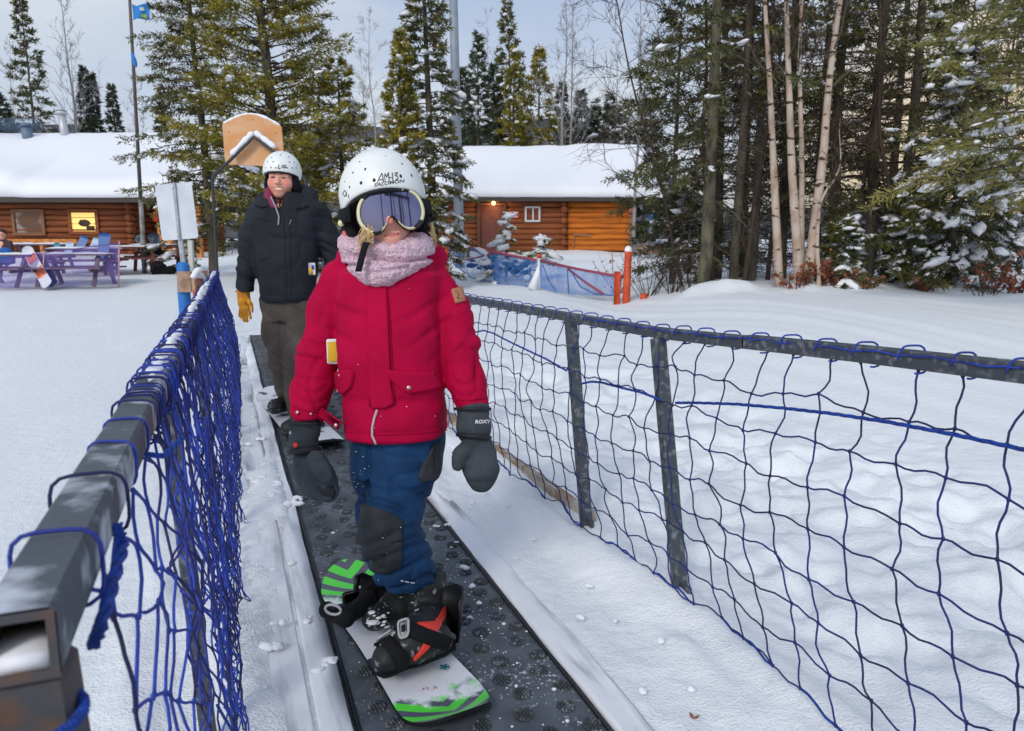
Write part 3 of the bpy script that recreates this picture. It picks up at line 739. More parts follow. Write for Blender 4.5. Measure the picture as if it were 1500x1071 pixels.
M['pink'] = mat('pink_padding', lin(222, 106, 128), .7)
def lens_m():
    m = mat('mirror_lens', lin(122, 124, 158), .06, metal=.95)
    return m
M['lens'] = lens_m()
M['gaiter'] = mat('knit_gaiter', lin(226, 196, 208), .95, (120, 1., .010), (lin(184, 154, 172), 150, .48, .66, 4), spec=.1)
M['skin'] = mat('skin', lin(232, 174, 154), .5, (120, .12, .002), (lin(222, 154, 136), 14, .35, .7, 4), spec=.35)
M['skinred'] = mat('flushed_skin', lin(222, 142, 126), .5, (120, .12, .002), spec=.35)
M['lip'] = mat('lips', lin(196, 110, 104), .5)
M['hair'] = mat('blonde_hair', lin(232, 204, 150), .5, var=(lin(180, 142, 92), 60, .45, .7, 3))
M['metal'] = mat('snap_metal', lin(206, 200, 184), .3, metal=.8)
M['leather'] = mat('leather_patch', lin(176, 120, 92), .8, (70, .2, .002))
M['zip'] = mat('zip_teeth', lin(196, 176, 184), .5)
M['yellowtag'] = mat('ticket_yellow', lin(214, 166, 34), .5)
M['whitetag'] = mat('ticket_white', lin(222, 220, 228), .5)
M['red'] = mat('signal_red', lin(226, 58, 40), .5)
M['boot'] = mat('black_boot', lin(36, 38, 40), .55, (130, .4, .003), (lin(150, 154, 160), 42, .60, .72, 6), spec=.35)
M['grey'] = mat('grey_buckle', lin(172, 174, 176), .4, (60, .1, .001))
M['snowdust'] = M['treesnow']
def frame(yaw, pitch, roll):
    """head frame rows: right (image right), back (away from camera), up"""
    Mx = Matrix.Rotation(R_(yaw), 3, 'Z') @ Matrix.Rotation(R_(pitch), 3, 'X') @ Matrix.Rotation(R_(roll), 3, 'Y')
    return np.array(Mx).T
def foldfn(scale, amp, seed, dirs=(1, 1, 2.6), mask=None, sharp=1.0):
    def d(V, N):
        n = vn(V * scale * np.array(dirs), seed); n2 = vn(V * scale * 2.3 * np.array(dirs)[[1, 0, 2]], seed + 5)
        r = (1 - np.abs(n) * 2.2).clip(-.6, 1) ; o = amp * (-.55 * r ** 3 * sharp + .5 * n2 + .5 * vn(V * scale * .6, seed + 9))
        return o * (mask(V) if mask is not None else 1)
    return d
# ================================================================== CHILD IN THE RED JACKET
D0 = 2.15
foot = hit(606, 950, .06)
child = thing('person', 'child in crimson jacket, mirrored goggles and pink neck warmer, standing on a green striped snowboard', 'person', foot)
A = lambda x, y, d=0.: at(x, y, D0 + d)
S0 = 1 / 498.
HC = A(563, 298, -.02); HF = frame(11, -4, -7)        # head centre and frame
def hl(p): return HC + np.asarray(p, float) @ HF
# ---- jacket
def zx(y, x0, x1, ry, d=0.):
    p = A((x0 + x1) / 2, y, d); return (p[2], p[0], p[1], (x1 - x0) / 2 * S0, ry)
torso = loft([zx(378, 530, 610, .07), zx(388, 510, 632, .085), zx(402, 496, 648, .098), zx(430, 494, 644, .118), zx(470, 495, 645, .132, -.005), zx(520, 497, 648, .137, -.01),
              zx(570, 501, 652, .137, -.01), zx(605, 503, 654, .140, -.01), zx(630, 505, 655, .143, -.005), zx(634, 508, 652, .138)], 2.5)
armR = chain([A(500, 408, .03), A(483, 455, .03), A(466, 520, 0), A(456, 570, -.04), A(451, 604, -.06)], [.058, .060, .060, .055, .0515], k=.03)
armL = chain([A(636, 416, .03), A(659, 458, .03), A(673, 512, 0), A(683, 560, -.03), A(692, 594, -.05)], [.058, .060, .059, .053, .048], k=.03)
collar = chain([A(515, 378, .05), A(565, 372, .11), A(628, 378, .05)], [.045, .055, .045])
hood = chain([A(600, 372, .12), A(630, 374, .10), A(641, 379, .07)], [.05, .04, .032], k=.02)
def jk0(Q):
    d = smin(torso(Q), collar(Q), .03); d = smin(d, hood(Q), .03)
    d = smin(d, armR(Q), .012); d = smin(d, armL(Q), .012)
    return d
zc = A(450, 608, -.06)[2]; zl = A(690, 597, -.05)[2]
xm = A(480, 600)[0]; xn = A(662, 600)[0]
def jk(Q):
    d = jk0(Q)
    # open the sleeves at the cuffs
    d = np.maximum(d, np.where(Q[:, 0] < xm - .005, (zc - .012 + .12 * (Q[:, 0] - A(450, 608)[0])) - Q[:, 2], -1))
    d = np.maximum(d, np.where(Q[:, 0] > xn + .006, zl - .01 - Q[:, 2], -1))
    return d
px0 = lambda V: np.stack([CX + F * V[:, 0] / (V[:, 1] * cp - (V[:, 2] - H) * sp), CY - F * (V[:, 1] * sp + (V[:, 2] - H) * cp) / (V[:, 1] * cp - (V[:, 2] - H) * sp)], 1)
XL, XR, ZT = A(560, 500)[0], A(690, 500)[0], A(560, 634)[2]
def jdisp(V, N):
    armw = np.maximum(sstep(A(492, 500)[0], A(478, 500)[0], V[:, 0]), sstep(A(658, 500)[0], A(670, 500)[0], V[:, 0]))
    z = V[:, 2]
    o = foldfn(4.5, .0045, 3, (1.5, 1, 1.0))(V, N) * (1 - armw)
    # sleeve folds gather near elbow and cuff, running round the arm and slightly diagonal
    u = V[:, 0] * np.where(V[:, 0] < XL, 9, -9) + z * 30 + 1.3 * vn(V * 9, 17)
    s = vn(np.stack([u, V[:, 1] * 6, V[:, 0] * 5], 1), 31)
    ridge_ = (1 - np.abs(s) * 2.4).clip(-.5, 1)
    em = .30 + .8 * np.exp(-((z - A(465, 520)[2]) / .07) ** 2)
    o = o + armw * em * (-.014 * ridge_.clip(0) ** 3 + .005 * vn(V * 11, 3))
    # pull folds from the armpits toward the chest
    for ap, sg in ((A(510, 455), 1), (A(640, 455), -1)):
        dx = (V[:, 0] - ap[0]) * sg; dz = z - ap[2]
        w_ = np.exp(-(dx / .09) ** 2 - ((dz + .02) / .09) ** 2) * (1 - armw)
        o = o - .008 * w_ * (np.sin((dz + .55 * dx) * 80 + 2 * vn(V * 8, 4))).clip(0) ** 1.5
    # waist cinch, hem seam, yoke seam
    zw = A(560, 575)[2]; o = o - .006 * np.exp(-((z - zw) / .016) ** 2) * (1 - armw) * (.6 + .6 * vn(V * 14, 6))
    o = o + .006 * np.exp(-((z - zw - .03) / .03) ** 2) * (1 - armw) * np.abs(vn(V * np.array([14, 14, 5]), 61))
    o = o - .0045 * (1 - np.abs(vn(V * np.array([9, 9, 9]) + .9 * vn(V * 6, 71)[:, None], 81)) * 4.5).clip(0) ** 1.5 * (.35 + armw) + .0022 * vn(V * 24, 83) * (1 - armw)
    zh = A(560, 616)[2]; o = o - .0035 * np.exp(-((z - zh) / .004) ** 2) * (1 - armw)
    return o
V, Fq = nets(jk, [XL - .34, D0 - .3, ZT - .03], [XR + .1, D0 + .33, A(560, 345)[2]], .0058)
V = relax(V, Fq, 1, .4); V = V + vnormals(V, Fq) * jdisp(V, vnormals(V, Fq))[:, None]
V = relax(V, Fq, 1, .3)
jacket = mk('jacket', V, [Fq], M['jacket'], child)
jd = lambda px, th, m_, nm, off=0.: decal(jk0, px, D0, th, m_, nm, jacket, 4., off + .003)
# placket, pockets
jd([(540, 420), (566, 417), (569, 470), (571, 520), (573, 566), (577, 590), (563, 598), (545, 598), (541, 560), (539, 500)], .005, M['jacket'], 'placket')
jd([(567, 541), (600, 546), (628, 545), (646, 562), (642, 569), (600, 576), (589, 570), (570, 553)], .006, M['jacket'], 'pocket_flap')
jd([(488, 560), (497, 543), (512, 540), (521, 545), (517, 566), (506, 577), (495, 576)], .009, M['jacket'], 'pocket_flap')
jd([(661, 424), (675, 420), (681, 441), (667, 445)], .003, M['leather'], 'sleeve_patch')
b = MB(); lineon(jk0, [(553, 600), (549, 612), (546, 626), (546, 638), (551, 649)], D0, .0035, b, .004); b.build('zip', M['zip'], jacket)
b = MB(); lineon(jk0, [(665, 427), (671, 433), (668, 438), (674, 439)], D0, .0008, b, .0065); b.build('patch_print', M['ink'], jacket)
b = MB()
for pts in ([(567, 418), (572, 480), (574, 530), (577, 590)], [(541, 420), (540, 500), (542, 596)]): lineon(jk0, pts, D0, .0016, b, .003)
for pts in ([(505, 632), (560, 637), (610, 635), (654, 630)],): lineon(jk0, pts, D0, .0014, b, .002)
lineon(jk0, [(428, 596), (450, 602), (474, 603)], D0, .0016, b, .002); lineon(jk0, [(668, 585), (690, 586), (714, 582)], D0, .0016, b, .002)
b.build('seam', M['jacketdk'], jacket)
def button(px, f, m_, r, nm, par, off=.006):
    S, Nn = onsurf(f, [px], D0); n = Nn[0]; x = nrm(np.cross(n, [0, 0, 1.])); u = np.cross(n, x)
    b = MB(); b.ell(S[0] + n * off, (r, r, r * .5), [x, u, n], 14, 8); b.build(nm, m_, par)
for p_, r in (((598, 567), .0062), ((437, 604), .005), ((455, 606), .0035), ((500, 572), .004), ((502, 549), .0035)): button(p_, jk0, M['metal'], r, 'snap_button', jacket, .012 if p_[0] > 495 else .006)
# loose wrist strap
b = MB(); t0_, t1_ = A(468, 603, -.09), A(498, 624, -.12); b.bar(t0_, t1_, .008, .030, (0, 0, 1), 0, .003); b.build('strap', M['jacket'], jacket)
b = MB(); b.ell(A(492, 623, -.128), (.006, .004, .006), None, 12, 8); b.build('snap_button', M['metal'], jacket)
# lift ticket on the side
tk = MB(); c = A(487, 515, -.055); ax_ = [nrm([.25, -.9, .0]), nrm([.9, .25, 0]), np.array([0, 0, 1.])]
tk.box(c, (.004, .016, .036), ax_, 0, .003); tk.box(c + np.array(ax_[0]) * .005, (.002, .0135, .029), ax_, 1, .001)
tk.build('lift_ticket', [M['whitetag'], M['yellowtag']], jacket)
# ---- body: head, neck and limbs as one surface
hs = lambda p: hl(p)
skull = sell(hl((0, .005, .02)), (.085, .105, .115), HF)
jaw = sell(hl((0, -.028, -.066)), (.058, .062, .062), HF)
cheekL = sell(hl((-.036, -.052, -.045)), (.03, .03, .03), HF); cheekR = sell(hl((.036, -.052, -.045)), (.03, .03, .03), HF)
chin = sell(hl((0, -.068, -.108)), (.026, .024, .02), HF)
nose = U([rcone(hl((.003, -.092, -.028)), hl((.003, -.112, -.060)), .008, .0105), sell(hl((-.007, -.101, -.064)), (.007, .008, .006), HF), sell(hl((.013, -.101, -.064)), (.007, .008, .006), HF)], .008)
lipu = rcone(hl((-.014, -.086, -.0925)), hl((.022, -.086, -.0925)), .004, .004); lipl = rcone(hl((-.010, -.0865, -.1005)), hl((.018, -.0865, -.1005)), .0045, .0045)
face = U([skull, jaw, cheekL, cheekR, chin], .03)
face = U([face, nose, lipu, lipl], .010)
groove = rcone(hl((-.018, -.091, -.0958)), hl((.026, -.091, -.0968)), .0025, .0025)
face = sub(face, groove, .004)
neck = rcone(hl((0, .02, -.08)), A(565, 390, .04), .048, .055)
limb = U([loft([zx(385, 515, 630, .06), zx(450, 515, 630, .08), zx(640, 525, 640, .09)]),
          chain([A(500, 410, .03), A(463, 520, 0), A(453, 620, -.06)], [.04, .035, .026]), chain([A(628, 430, .03), A(673, 515, 0), A(692, 612, -.05)], [.03, .028, .024]),
          chain([A(600, 640, 0), A(575, 770, -.05), A(600, 835, -.01)], [.07, .055, .04]), chain([A(550, 640, .06), A(562, 770, .1), A(585, 825, .13)], [.06, .05, .04])], .03)
body = U([face, neck, limb], .02)
lo_ = np.minimum(np.minimum(A(410, 640, -.35), A(740, 900, -.35)), A(560, 900)); hi_ = np.maximum(A(740, 640, .35), hl((0, 0, .17)))
def facemat(C):
    L_ = (C - HC) @ HF.T
    lips = (np.abs(L_[:, 2] + .0968) < .0052 * (1 - (np.abs(L_[:, 0] - .004) / .024) ** 2).clip(0) ** .5) & (L_[:, 1] < -.06)
    fl = np.exp(-((np.abs(L_[:, 0] - .004) - .046) / .02) ** 2 - ((L_[:, 2] + .075) / .025) ** 2) > .55
    return np.where(lips, 1, np.where(fl | (np.abs(L_[:, 2] + .062) < .010) & (np.abs(L_[:, 0] - .003) < .012) & (L_[:, 1] < -.1), 2, 0))
Vb, Fb = nets(body, [lo_[0] - .05, D0 - .35, A(600, 900)[2]], [hi_[0] + .05, D0 + .35, hl((0, 0, .16))[2]], .0065)
# finer head separately merged: use one fine pass limited to the face for detail
mi_ = np.zeros(len(Fb), int)

# refine face: overlay finer continuous face shell replaces coarse region
Vf, Ff = nets(lambda Q: np.maximum(face(Q) - .0009, ((Q - HC) @ HF.T)[:, 1] + .02), hl((0, 0, 0)) - .16, hl((0, 0, 0)) + .16, .0028)
bd = mk('body', np.concatenate([Vb, Vf]), [Fb, Ff + len(Vb)], [M['skin'], M['lip'], M['skinred']], child, True, np.concatenate([mi_, facemat(Vf[Ff].mean(1))]))
# ---- helmet
hr = np.array([.121, .147, .133]); hc = hl((-.002, .012, .020))
ell_o = sell(hc, hr, HF); ell_i = sell(hc, hr - .012, HF)
def cutz(Q, off=0.):
    L_ = (Q - HC) @ HF.T; y = L_[:, 1]
    return (-.021 - .34 * y - .018 * np.exp(-((y - .03) / .05) ** 2) + off) - L_[:, 2]
def shell(Q): return -smin(-np.maximum(ell_o(Q), -ell_i(Q)), -cutz(Q), .006)
helm = thing('helmet', '', '', HC) if False else None
hm = sculpt('helmet', shell, hc - .165, hc + .165, .0045, M['helmet'], child, None, 1)
liner = lambda Q: np.maximum(np.maximum(sell(hc, hr - .004, HF)(Q), -sell(hc, hr - .024, HF)(Q)), np.maximum(cutz(Q, -.007), -cutz(Q, .012)))
sculpt('helmet_rim', liner, hc - .165, hc + .165, .004, M['black'], hm, None, 1)
for sx in (-1, 1):
    padf = U([sell(hl((sx * .100, .03, -.065)), (.026, .062, .058), HF), sell(hl((sx * .098, .0, -.095)), (.020, .03, .035), HF)], .02)
    sculpt('ear_pad', padf, hl((sx * .1, .02, -.07)) - .12, hl((sx * .1, .02, -.07)) + .12, .005, M['softblack'], hm)
padp = chain([hl((-.121, -.01, -.07)), hl((-.116, -.02, -.10)), hl((-.098, -.032, -.128))], [.008, .010, .010])
sculpt('cheek_lining', padp, hl((-.11, -.02, -.1)) - .07, hl((-.11, -.02, -.1)) + .07, .004, M['pink'], hm)
padp = chain([hl((-.125, .01, -.035)), hl((-.127, -.03, -.045))], [.008, .009])
sculpt('strap_clip', padp, hl((-.12, -.01, -.04)) - .06, hl((-.12, -.01, -.04)) + .06, .004, M['cream'], hm)
# vent holes: small dark oval plugs on the shell, writing
def hsurf(px): return onsurf(ell_o, px, D0)
b = MB()
for x, y, rx_, ry_ in ((548, 264, .0048, .0058), (587, 258, .0042, .0056), (603, 257, .0035, .005), (529, 268, .0045, .005), (535, 248, .0032, .0042), (589, 240, .0028, .0036), (517, 253, .0026, .0036), (527, 237, .0026, .0026), (512, 274, .0026, .0038), (588, 229, .0025, .002), (604, 242, .0022, .0026), (621, 268, .002, .0045), (505, 266, .0018, .0022), (565, 229, .0018, .0014)):
    S, Nn = hsurf([(x, y)]); n = Nn[0]; x_ = nrm(np.cross([0, 0, 1.], n)); u_ = np.cross(n, x_)
    b.ell(S[0], (rx_, ry_, .0012), [x_, u_, n], 14, 6)
b.build('vent', M['ink'], hm)
b = MB()
for st_ in ([(552, 269), (556, 260), (559.5, 253.5), (561, 261), (561.5, 268)], [(554, 264), (561.5, 263)], [(564, 267), (563.5, 258), (564, 254), (566.5, 260), (569, 252.5), (569.5, 259), (570, 266)], [(570.5, 260.5), (573.5, 260)],
            [(574.5, 253), (575, 259), (575.2, 265)], [(577.5, 254.5), (582, 252.5), (581.5, 255.5), (578.5, 257.5), (582.5, 258.5), (583, 262), (579, 264)]):
    lineon(ell_o, st_, D0, .00125, b, .0002, 5, 0, 4)
for st_ in ([(502, 284), (505, 279), (508, 283), (505, 288), (502, 284)], [(508, 288), (507, 281)], [(511, 285), (511, 290)]): lineon(ell_o, st_, D0, .0013, b, .0002, 5, 0, 4)
b.build('marker_writing', M['ink'], hm)
def text_on(f, txt, px_, ang, size, m_, nm, par, D, sx=1., shear=.0, off=.0004):
    cu = bpy.data.curves.new(nm, 'FONT'); cu.body = txt; cu.align_x = 'CENTER'; cu.align_y = 'CENTER'; cu.size = 1.; cu.shear = shear; cu.resolution_u = 2; cu.offset = .028
    o = bpy.data.objects.new(nm, cu); COL.objects.link(o); dg = bpy.context.evaluated_depsgraph_get(); me = bpy.data.meshes.new_from_object(o.evaluated_get(dg)); bpy.data.objects.remove(o)
    v = np.array([q.co[:] for q in me.vertices]); polys = [list(p.vertices) for p in me.polygons]; bpy.data.meshes.remove(me)
    ca, sa = math.cos(R_(ang)), math.sin(R_(ang)); X_ = v[:, 0] * size * sx; Y_ = v[:, 1] * size
    g = np.stack([px_[0] + X_ * ca - Y_ * sa * -1 * -1, px_[1] - X_ * sa - Y_ * ca], 1)
    S, Nn = onsurf(f, g, D); S = S + Nn * off
    groups = {}
    for p in polys: groups.setdefault(len(p), []).append(p)
    return mk(nm, S, [np.array(p) for p in groups.values()], m_, par, False)
text_on(ell_o, 'SALOMON', (569.5, 268.3), 8, 6.9, M['greyink'], 'lettering', hm, D0, 1.35, .25)
# ---- goggles
gw, gh = .093, .061; gc = np.array([.010, -.119, -.040])
def gpt(x, z, back=0.): return hl(gc + np.array([x, (x * x) / .22 * .55 + z * z * .8 + back, z]))
def ghi(x, k=1.): return gh * k * (1 - np.clip(np.abs(x) / (gw * k), 0, 1) ** 4.2) ** .5
def glo(x, k=1.): return -gh * k * (1 - np.clip(np.abs(x) / (gw * k), 0, 1) ** 3.6) ** .5 * (1 - .12 * np.abs(x) / gw) + .050 * np.exp(-(np.abs(x) / .024) ** 1.5) * k ** .3
def gloop(k, n=30, sh=0.0):
    xs = gw * k * np.sin(np.linspace(-np.pi / 2, np.pi / 2, n)); top = [(x, ghi(x, k) + sh) for x in xs]; bot = [(x, glo(x, k) - sh) for x in xs[::-1]][1:-1]
    return np.array(top + bot)
gg = tag(bpy.data.objects.new('goggles', None)); COL.objects.link(gg); gg.parent = child
b = MB(); xs = np.linspace(-gw * .89, gw * .89, 41); G = np.array([[gpt(x, glo(x, .89) + (ghi(x, .89) - glo(x, .89)) * t, .0015) for t in np.linspace(0, 1, 13)] for x in xs]); b.grid(G, 0, True); b.build('lens', M['lens'], gg)
lp0, lp1 = gloop(1.0), gloop(.82)
fr_ = []
for kk, bk in ((.88, .004), (.892, -.003), (.925, -.005), (.965, -.003), (.985, .004), (1.02, .03), (.98, .04)):
    lp = gloop(kk); fr_.append(np.array([gpt(x, z, bk) for x, z in lp] + [gpt(*lp[0], bk)]))
b = MB(); b.grid(np.array(fr_[:5]), 0); b.build('frame', M['cream'], gg)
b = MB(); b.grid(np.array(fr_[4:]), 0); b.build('foam', M['softblack'], gg)
b = MB()
for s_, e_ in ((6, 9), (14, 16), (19, 21), (33, 37), (42, 45), (47, 50)):
    G = np.array([[gpt(x, z, bk - .0015) for x, z in gloop(kk)[s_:e_ + 1]] for kk, bk in ((.882, .004), (.892, -.003), (.925, -.005), (.965, -.003), (.985, .004))]); b.grid(G, 0)
b.build('frame_vent', M['black'], gg)
b = MB()
for sx in (-1, 1):
    G = []
    for t in np.linspace(0, 1, 22):
        an = R_(-12 + 102 * t); x = sx * math.cos(an) * .132; y = .012 + math.sin(an) * .152
        if t < .12: x, y = sx * (.098 + .033 * t / .12), -.075 + .053 * t / .12
        w_ = .020; zc_ = -.026 - .01 * t
        G.append([hl((x, y, zc_ + dz)) for dz in (-w_, 0, w_)])
    b.grid(np.array(G), 0, sx < 0)
o = b.build('strap', M['softblack'], gg); md = o.modifiers.new('s', 'SOLIDIFY'); md.thickness = .003; md.offset = 0
# ---- neck warmer
def gsec(y, x0, x1, ry, d): p = A((x0 + x1) / 2, y, d); return (p[2], p[0], p[1], (x1 - x0) / 2 * S0, ry)
ring1 = lambda Q: 0
gt_o = loft([gsec(336, 512, 622, .095, .0), gsec(346, 500, 632, .115, -.005), gsec(362, 499, 634, .128, -.01), gsec(372, 504, 632, .124, -.01), gsec(384, 506, 632, .13, -.015), gsec(398, 516, 618, .125, -.02), gsec(411, 532, 592, .105, -.03), gsec(419, 545, 577, .08, -.035)], 2.1)
gt_i = loft([gsec(320, 530, 604, .062, .0), gsec(352, 528, 606, .07, .0), gsec(356, 530, 604, .06, .0)], 2.0)
gt0 = sub(gt_o, gt_i, .02); zf_, zk_ = A(565, 357)[2], A(565, 330)[2]
gt = lambda Q: -smin(-gt0(Q), -(Q[:, 2] - (zf_ + (zk_ - zf_) * sstep(D0 - .13, D0 + .02, Q[:, 1]))), .012)
def gdisp(V, N):
    p = px0(V); y = p[:, 1]; x = p[:, 0]
    c1 = 377 - .0022 * (x - 590) ** 2 * -.2 + 4 * np.sin(x * .045); c2 = 397 + .0016 * (x - 560) ** 2 * -1.2 + 3 * np.sin(x * .07 + 1)
    o = -.024 * np.exp(-((y - c1) / 3.0) ** 2) * sstep(500, 525, x) - .008 * np.exp(-((y - c2) / 2.6) ** 2) * (x < 600) - .007 * np.exp(-((y - 387 + .05 * (x - 540)) / 2.2) ** 2) * (x < 560)
    return o + .007 * vn(V * 16, 3) + .0030 * vn(V * 60, 4) + .0016 * vn(V * 130, 5)
gob = sculpt('neck_warmer', gt, A(480, 430, -.2), A(660, 300, .2), .0042, M['gaiter'], child, gdisp, 1)
# loose chin strap
b = MB(); pts = [hl((-.062, -.085, -.115)), A(536, 357, -.155), A(531, 374, -.165), A(525, 398, -.175)]
t = np.linspace(0, 3, 14); pts = np.stack([np.interp(t, range(4), np.array(pts)[:, k]) for k in range(3)], 1)
G = np.array([pts + np.array([dx, 0, 0]) for dx in (-.0085, .0085)]); b.grid(G, 0, True); o = b.build('chin_strap', M['softblack'], hm); md = o.modifiers.new('s', 'SOLIDIFY'); md.thickness = .004
# ---- hair
b = MB(); rh = np.random.default_rng(2)
for k in range(260):
    if k < 120: x0_, y0_, x1_, y1_, dd = rh.uniform(530, 546), rh.uniform(328, 344), rh.uniform(522, 548), rh.uniform(346, 368), -.145
    else: x0_, y0_, x1_, y1_, dd = rh.uniform(622, 634), rh.uniform(325, 342), rh.uniform(628, 641), rh.uniform(344, 364), -.03
    p0, p1 = A(x0_, y0_, dd + .02 * rh.random()), A(x1_, y1_, dd + .02 * rh.random() - (.01 if k < 120 else -.02)); md_ = (p0 + p1) / 2 + rh.normal(0, .007, 3)
    t = np.linspace(0, 1, 7)[:, None]; b.tube((1 - t) ** 2 * p0 + 2 * t * (1 - t) * md_ + t * t * p1, np.linspace(.0010, .0004, 7), 4)
b.build('hair', M['hair'], child)
# ---- mittens
def mitten(nm, pts, rs, thumb, tr, cuff, cr, dist, extra=None):
    f = chain(pts, rs, (1, 1.35, 1), .03); th = chain(thumb, tr, (1, 1.15, 1), .02)
    g = smin_f(f, th, .012)
    lo = np.minimum(np.min(pts, 0), np.min(thumb, 0)) - .08; hi = np.maximum(np.max(pts, 0), np.max(thumb, 0)) + .08
    o = sculpt(nm, g, lo, hi, .0045, M['mitten'], child, foldfn(14, .004, dist, (1.3, 1, 1.8)), 1)
    cf = chain(cuff, cr, (1, 1.1, 1), .015)
    c = sculpt('cuff', cf, np.min(cuff, 0) - .09, np.max(cuff, 0) + .09, .0048, M['mitten'], o, foldfn(15, .0045, dist + 3, (1, 1, 2.2)), 1)
    return o, g, cf
def smin_f(a, b_, k): return lambda Q: smin(a(Q), b_(Q), k)
mo, mg, mcf = mitten('mitten', [A(698, 648, -.08), A(703, 672, -.09), A(705, 692, -.10), A(705, 705, -.105)], [.042, .046, .045, .031], [A(688, 652, -.1), A(674, 667, -.12), A(671, 682, -.125)], [.024, .020, .017], [A(693, 603, -.06), A(694, 628, -.07)], [.047, .050], 5)
b = MB(); q_ = [A(694 + 24 * math.cos(t), 639 + 3 * math.sin(t) * 0 + 2 * math.cos(t), -.075 + .055 * math.sin(t)) for t in np.linspace(0, 2 * np.pi, 20)]; b.tube(q_, .006, 6); b.build('wrist_strap', M['mittendk'], mo)
b = MB(); q_ = [A(692 + 26 * math.cos(t), 599, -.055 + .058 * math.sin(t)) for t in np.linspace(0, 2 * np.pi, 20)]; b.tube(q_, .005, 6); b.build('cuff_cord', M['mittendk'], mo)
text_on(mcf, 'ROXY', (706, 618), 2, 7.5, M['whitetag'], 'lettering', mo, D0, 1.0, .1, .003)
mo2, mg2, mcf2 = mitten('mitten', [A(449, 668, -.08), A(458, 690, -.10), A(470, 708, -.13), A(481, 722, -.15)], [.040, .050, .046, .026], [A(462, 672, -.13), A(473, 688, -.165), A(479, 700, -.18)], [.026, .022, .017], [A(447, 618, -.06), A(445, 648, -.07)], [.045, .044], 15)
b = MB(); q_ = [A(446 + 22 * math.cos(t), 660 - 3 * math.cos(t), -.075 + .05 * math.sin(t)) for t in np.linspace(0, 2 * np.pi, 20)]; b.tube(q_, .009, 6); b.build('wrist_strap', M['mittendk'], mo2)
b = MB(); q_ = [A(447 + 25 * math.cos(t), 621, -.06 + .054 * math.sin(t)) for t in np.linspace(0, 2 * np.pi, 20)]; b.tube(q_, .004, 6); b.build('cuff_cord', M['mittendk'], mo2)
decal(mg2, [(462, 712), (488, 712), (492, 722), (488, 731), (474, 728)], D0, .002, M['mittendk'], 'palm_patch', mo2, 4.)
button((434, 652), mcf2, M['red'], .008, 'strap_dot', mo2, .004)
button((427, 634), mcf2, M['grey'], .005, 'buckle', mo2, .004)
# ---- trousers
legN = chain([A(603, 640, -.0), A(594, 690, -.01), A(573, 752, -.06), A(571, 782, -.065), A(588, 822, -.03), A(603, 856, -.0)], [.096, .088, .082, .084, .086, .080], k=.04)
legB = chain([A(553, 640, .05), A(556, 690, .05), A(562, 748, .06), A(572, 800, .10), A(592, 840, .14)], [.092, .080, .078, .082, .078], k=.04)
hipS = loft([zx(625, 512, 648, .115), zx(660, 510, 648, .12), zx(690, 514, 642, .11)], 2.3)
tr0 = U([legN, hipS], .04); 
def trs(Q):
    d = smin(tr0(Q), legB(Q), .02)
    zb = A(603, 860)[2]
    return np.maximum(np.maximum(d, zb + .022 - .10 * (Q[:, 0] - A(603, 860)[0]) - Q[:, 2]), Q[:, 2] - A(560, 628)[2])
def tdisp(V, N):
    p = px0(V); x, y = p[:, 0], p[:, 1]
    o = foldfn(8, .008, 43, (1.2, 1, 1.0))(V, N)
    # knee back folds and lower leg bunching
    u = y * .11 + x * .035 + .9 * vn(V * 10, 8)
    low = sstep(735, 790, y)
    o = o - .012 * low * np.sin(u * 2.2).clip(0) ** 2 + .004 * low
    o = o - .006 * (1 - np.abs(vn(V * np.array([9, 9, 16]) + .6 * vn(V * 7, 72)[:, None], 82)) * 3.2).clip(0) ** 2
    k2 = np.exp(-((y - 738) / 16) ** 2); o = o - .012 * k2 * np.sin((y - .30 * x) * .20 + 2 * vn(V * 8, 2)).clip(0) ** 1.5
    o = o - .014 * np.exp(-((x - 537 - .02 * (y - 650)) / 3.2) ** 2) * (y < 735) * (N[:, 1] < 0)
    return o
V, Fq = nets(trs, [A(490, 700)[0], D0 - .25, A(600, 880)[2]], [A(665, 700)[0], D0 + .33, A(560, 620)[2]], .0055)
V = relax(V, Fq, 1, .4); V = V + vnormals(V, Fq) * tdisp(V, vnormals(V, Fq))[:, None]; V = relax(V, Fq, 1, .3)
trou = mk('trousers', V, [Fq], M['pants'], child)
trf = lambda Q: smin(tr0(Q), legB(Q), .02)
def td(px, th, m_, nm, off=.004):
    o = decal(trf, px, D0, th, m_, nm, trou, 3.5, off)
    me = o.data; n = len(me.vertices); co_ = np.empty(n * 3, np.float32); me.vertices.foreach_get('co', co_); base = np.array(child.location); Vv = co_.reshape(-1, 3) + base
    N_ = grad(trf, Vv); Vv = Vv + N_ * (tdisp(Vv, N_) * .9)[:, None]; me.vertices.foreach_set('co', (Vv - base).astype(np.float32).ravel()); me.update(); return o
td([(529, 738), (546, 742), (574, 752), (590, 763), (588, 800), (586, 830), (570, 841), (548, 838), (537, 818), (526, 786)], .004, M['patch'], 'knee_patch')
td([(641, 648), (648, 650), (642, 690), (634, 704), (617, 706), (613, 698), (624, 672)], .003, M['patch'], 'seat_patch')
b = MB(); lineon(trf, [(562, 797), (575, 794), (588, 791)], D0, .003, b, .004); b.build('seam', M['softblack'], trou)
b = MB()
for st_ in ([(587, 847), (591, 848)], [(593, 848.5), (598, 849.5)], [(600, 850), (605, 850.5)]): lineon(trf, st_, D0, .0016, b, .012)
b.build('hem_print', M['whitetag'], trou)
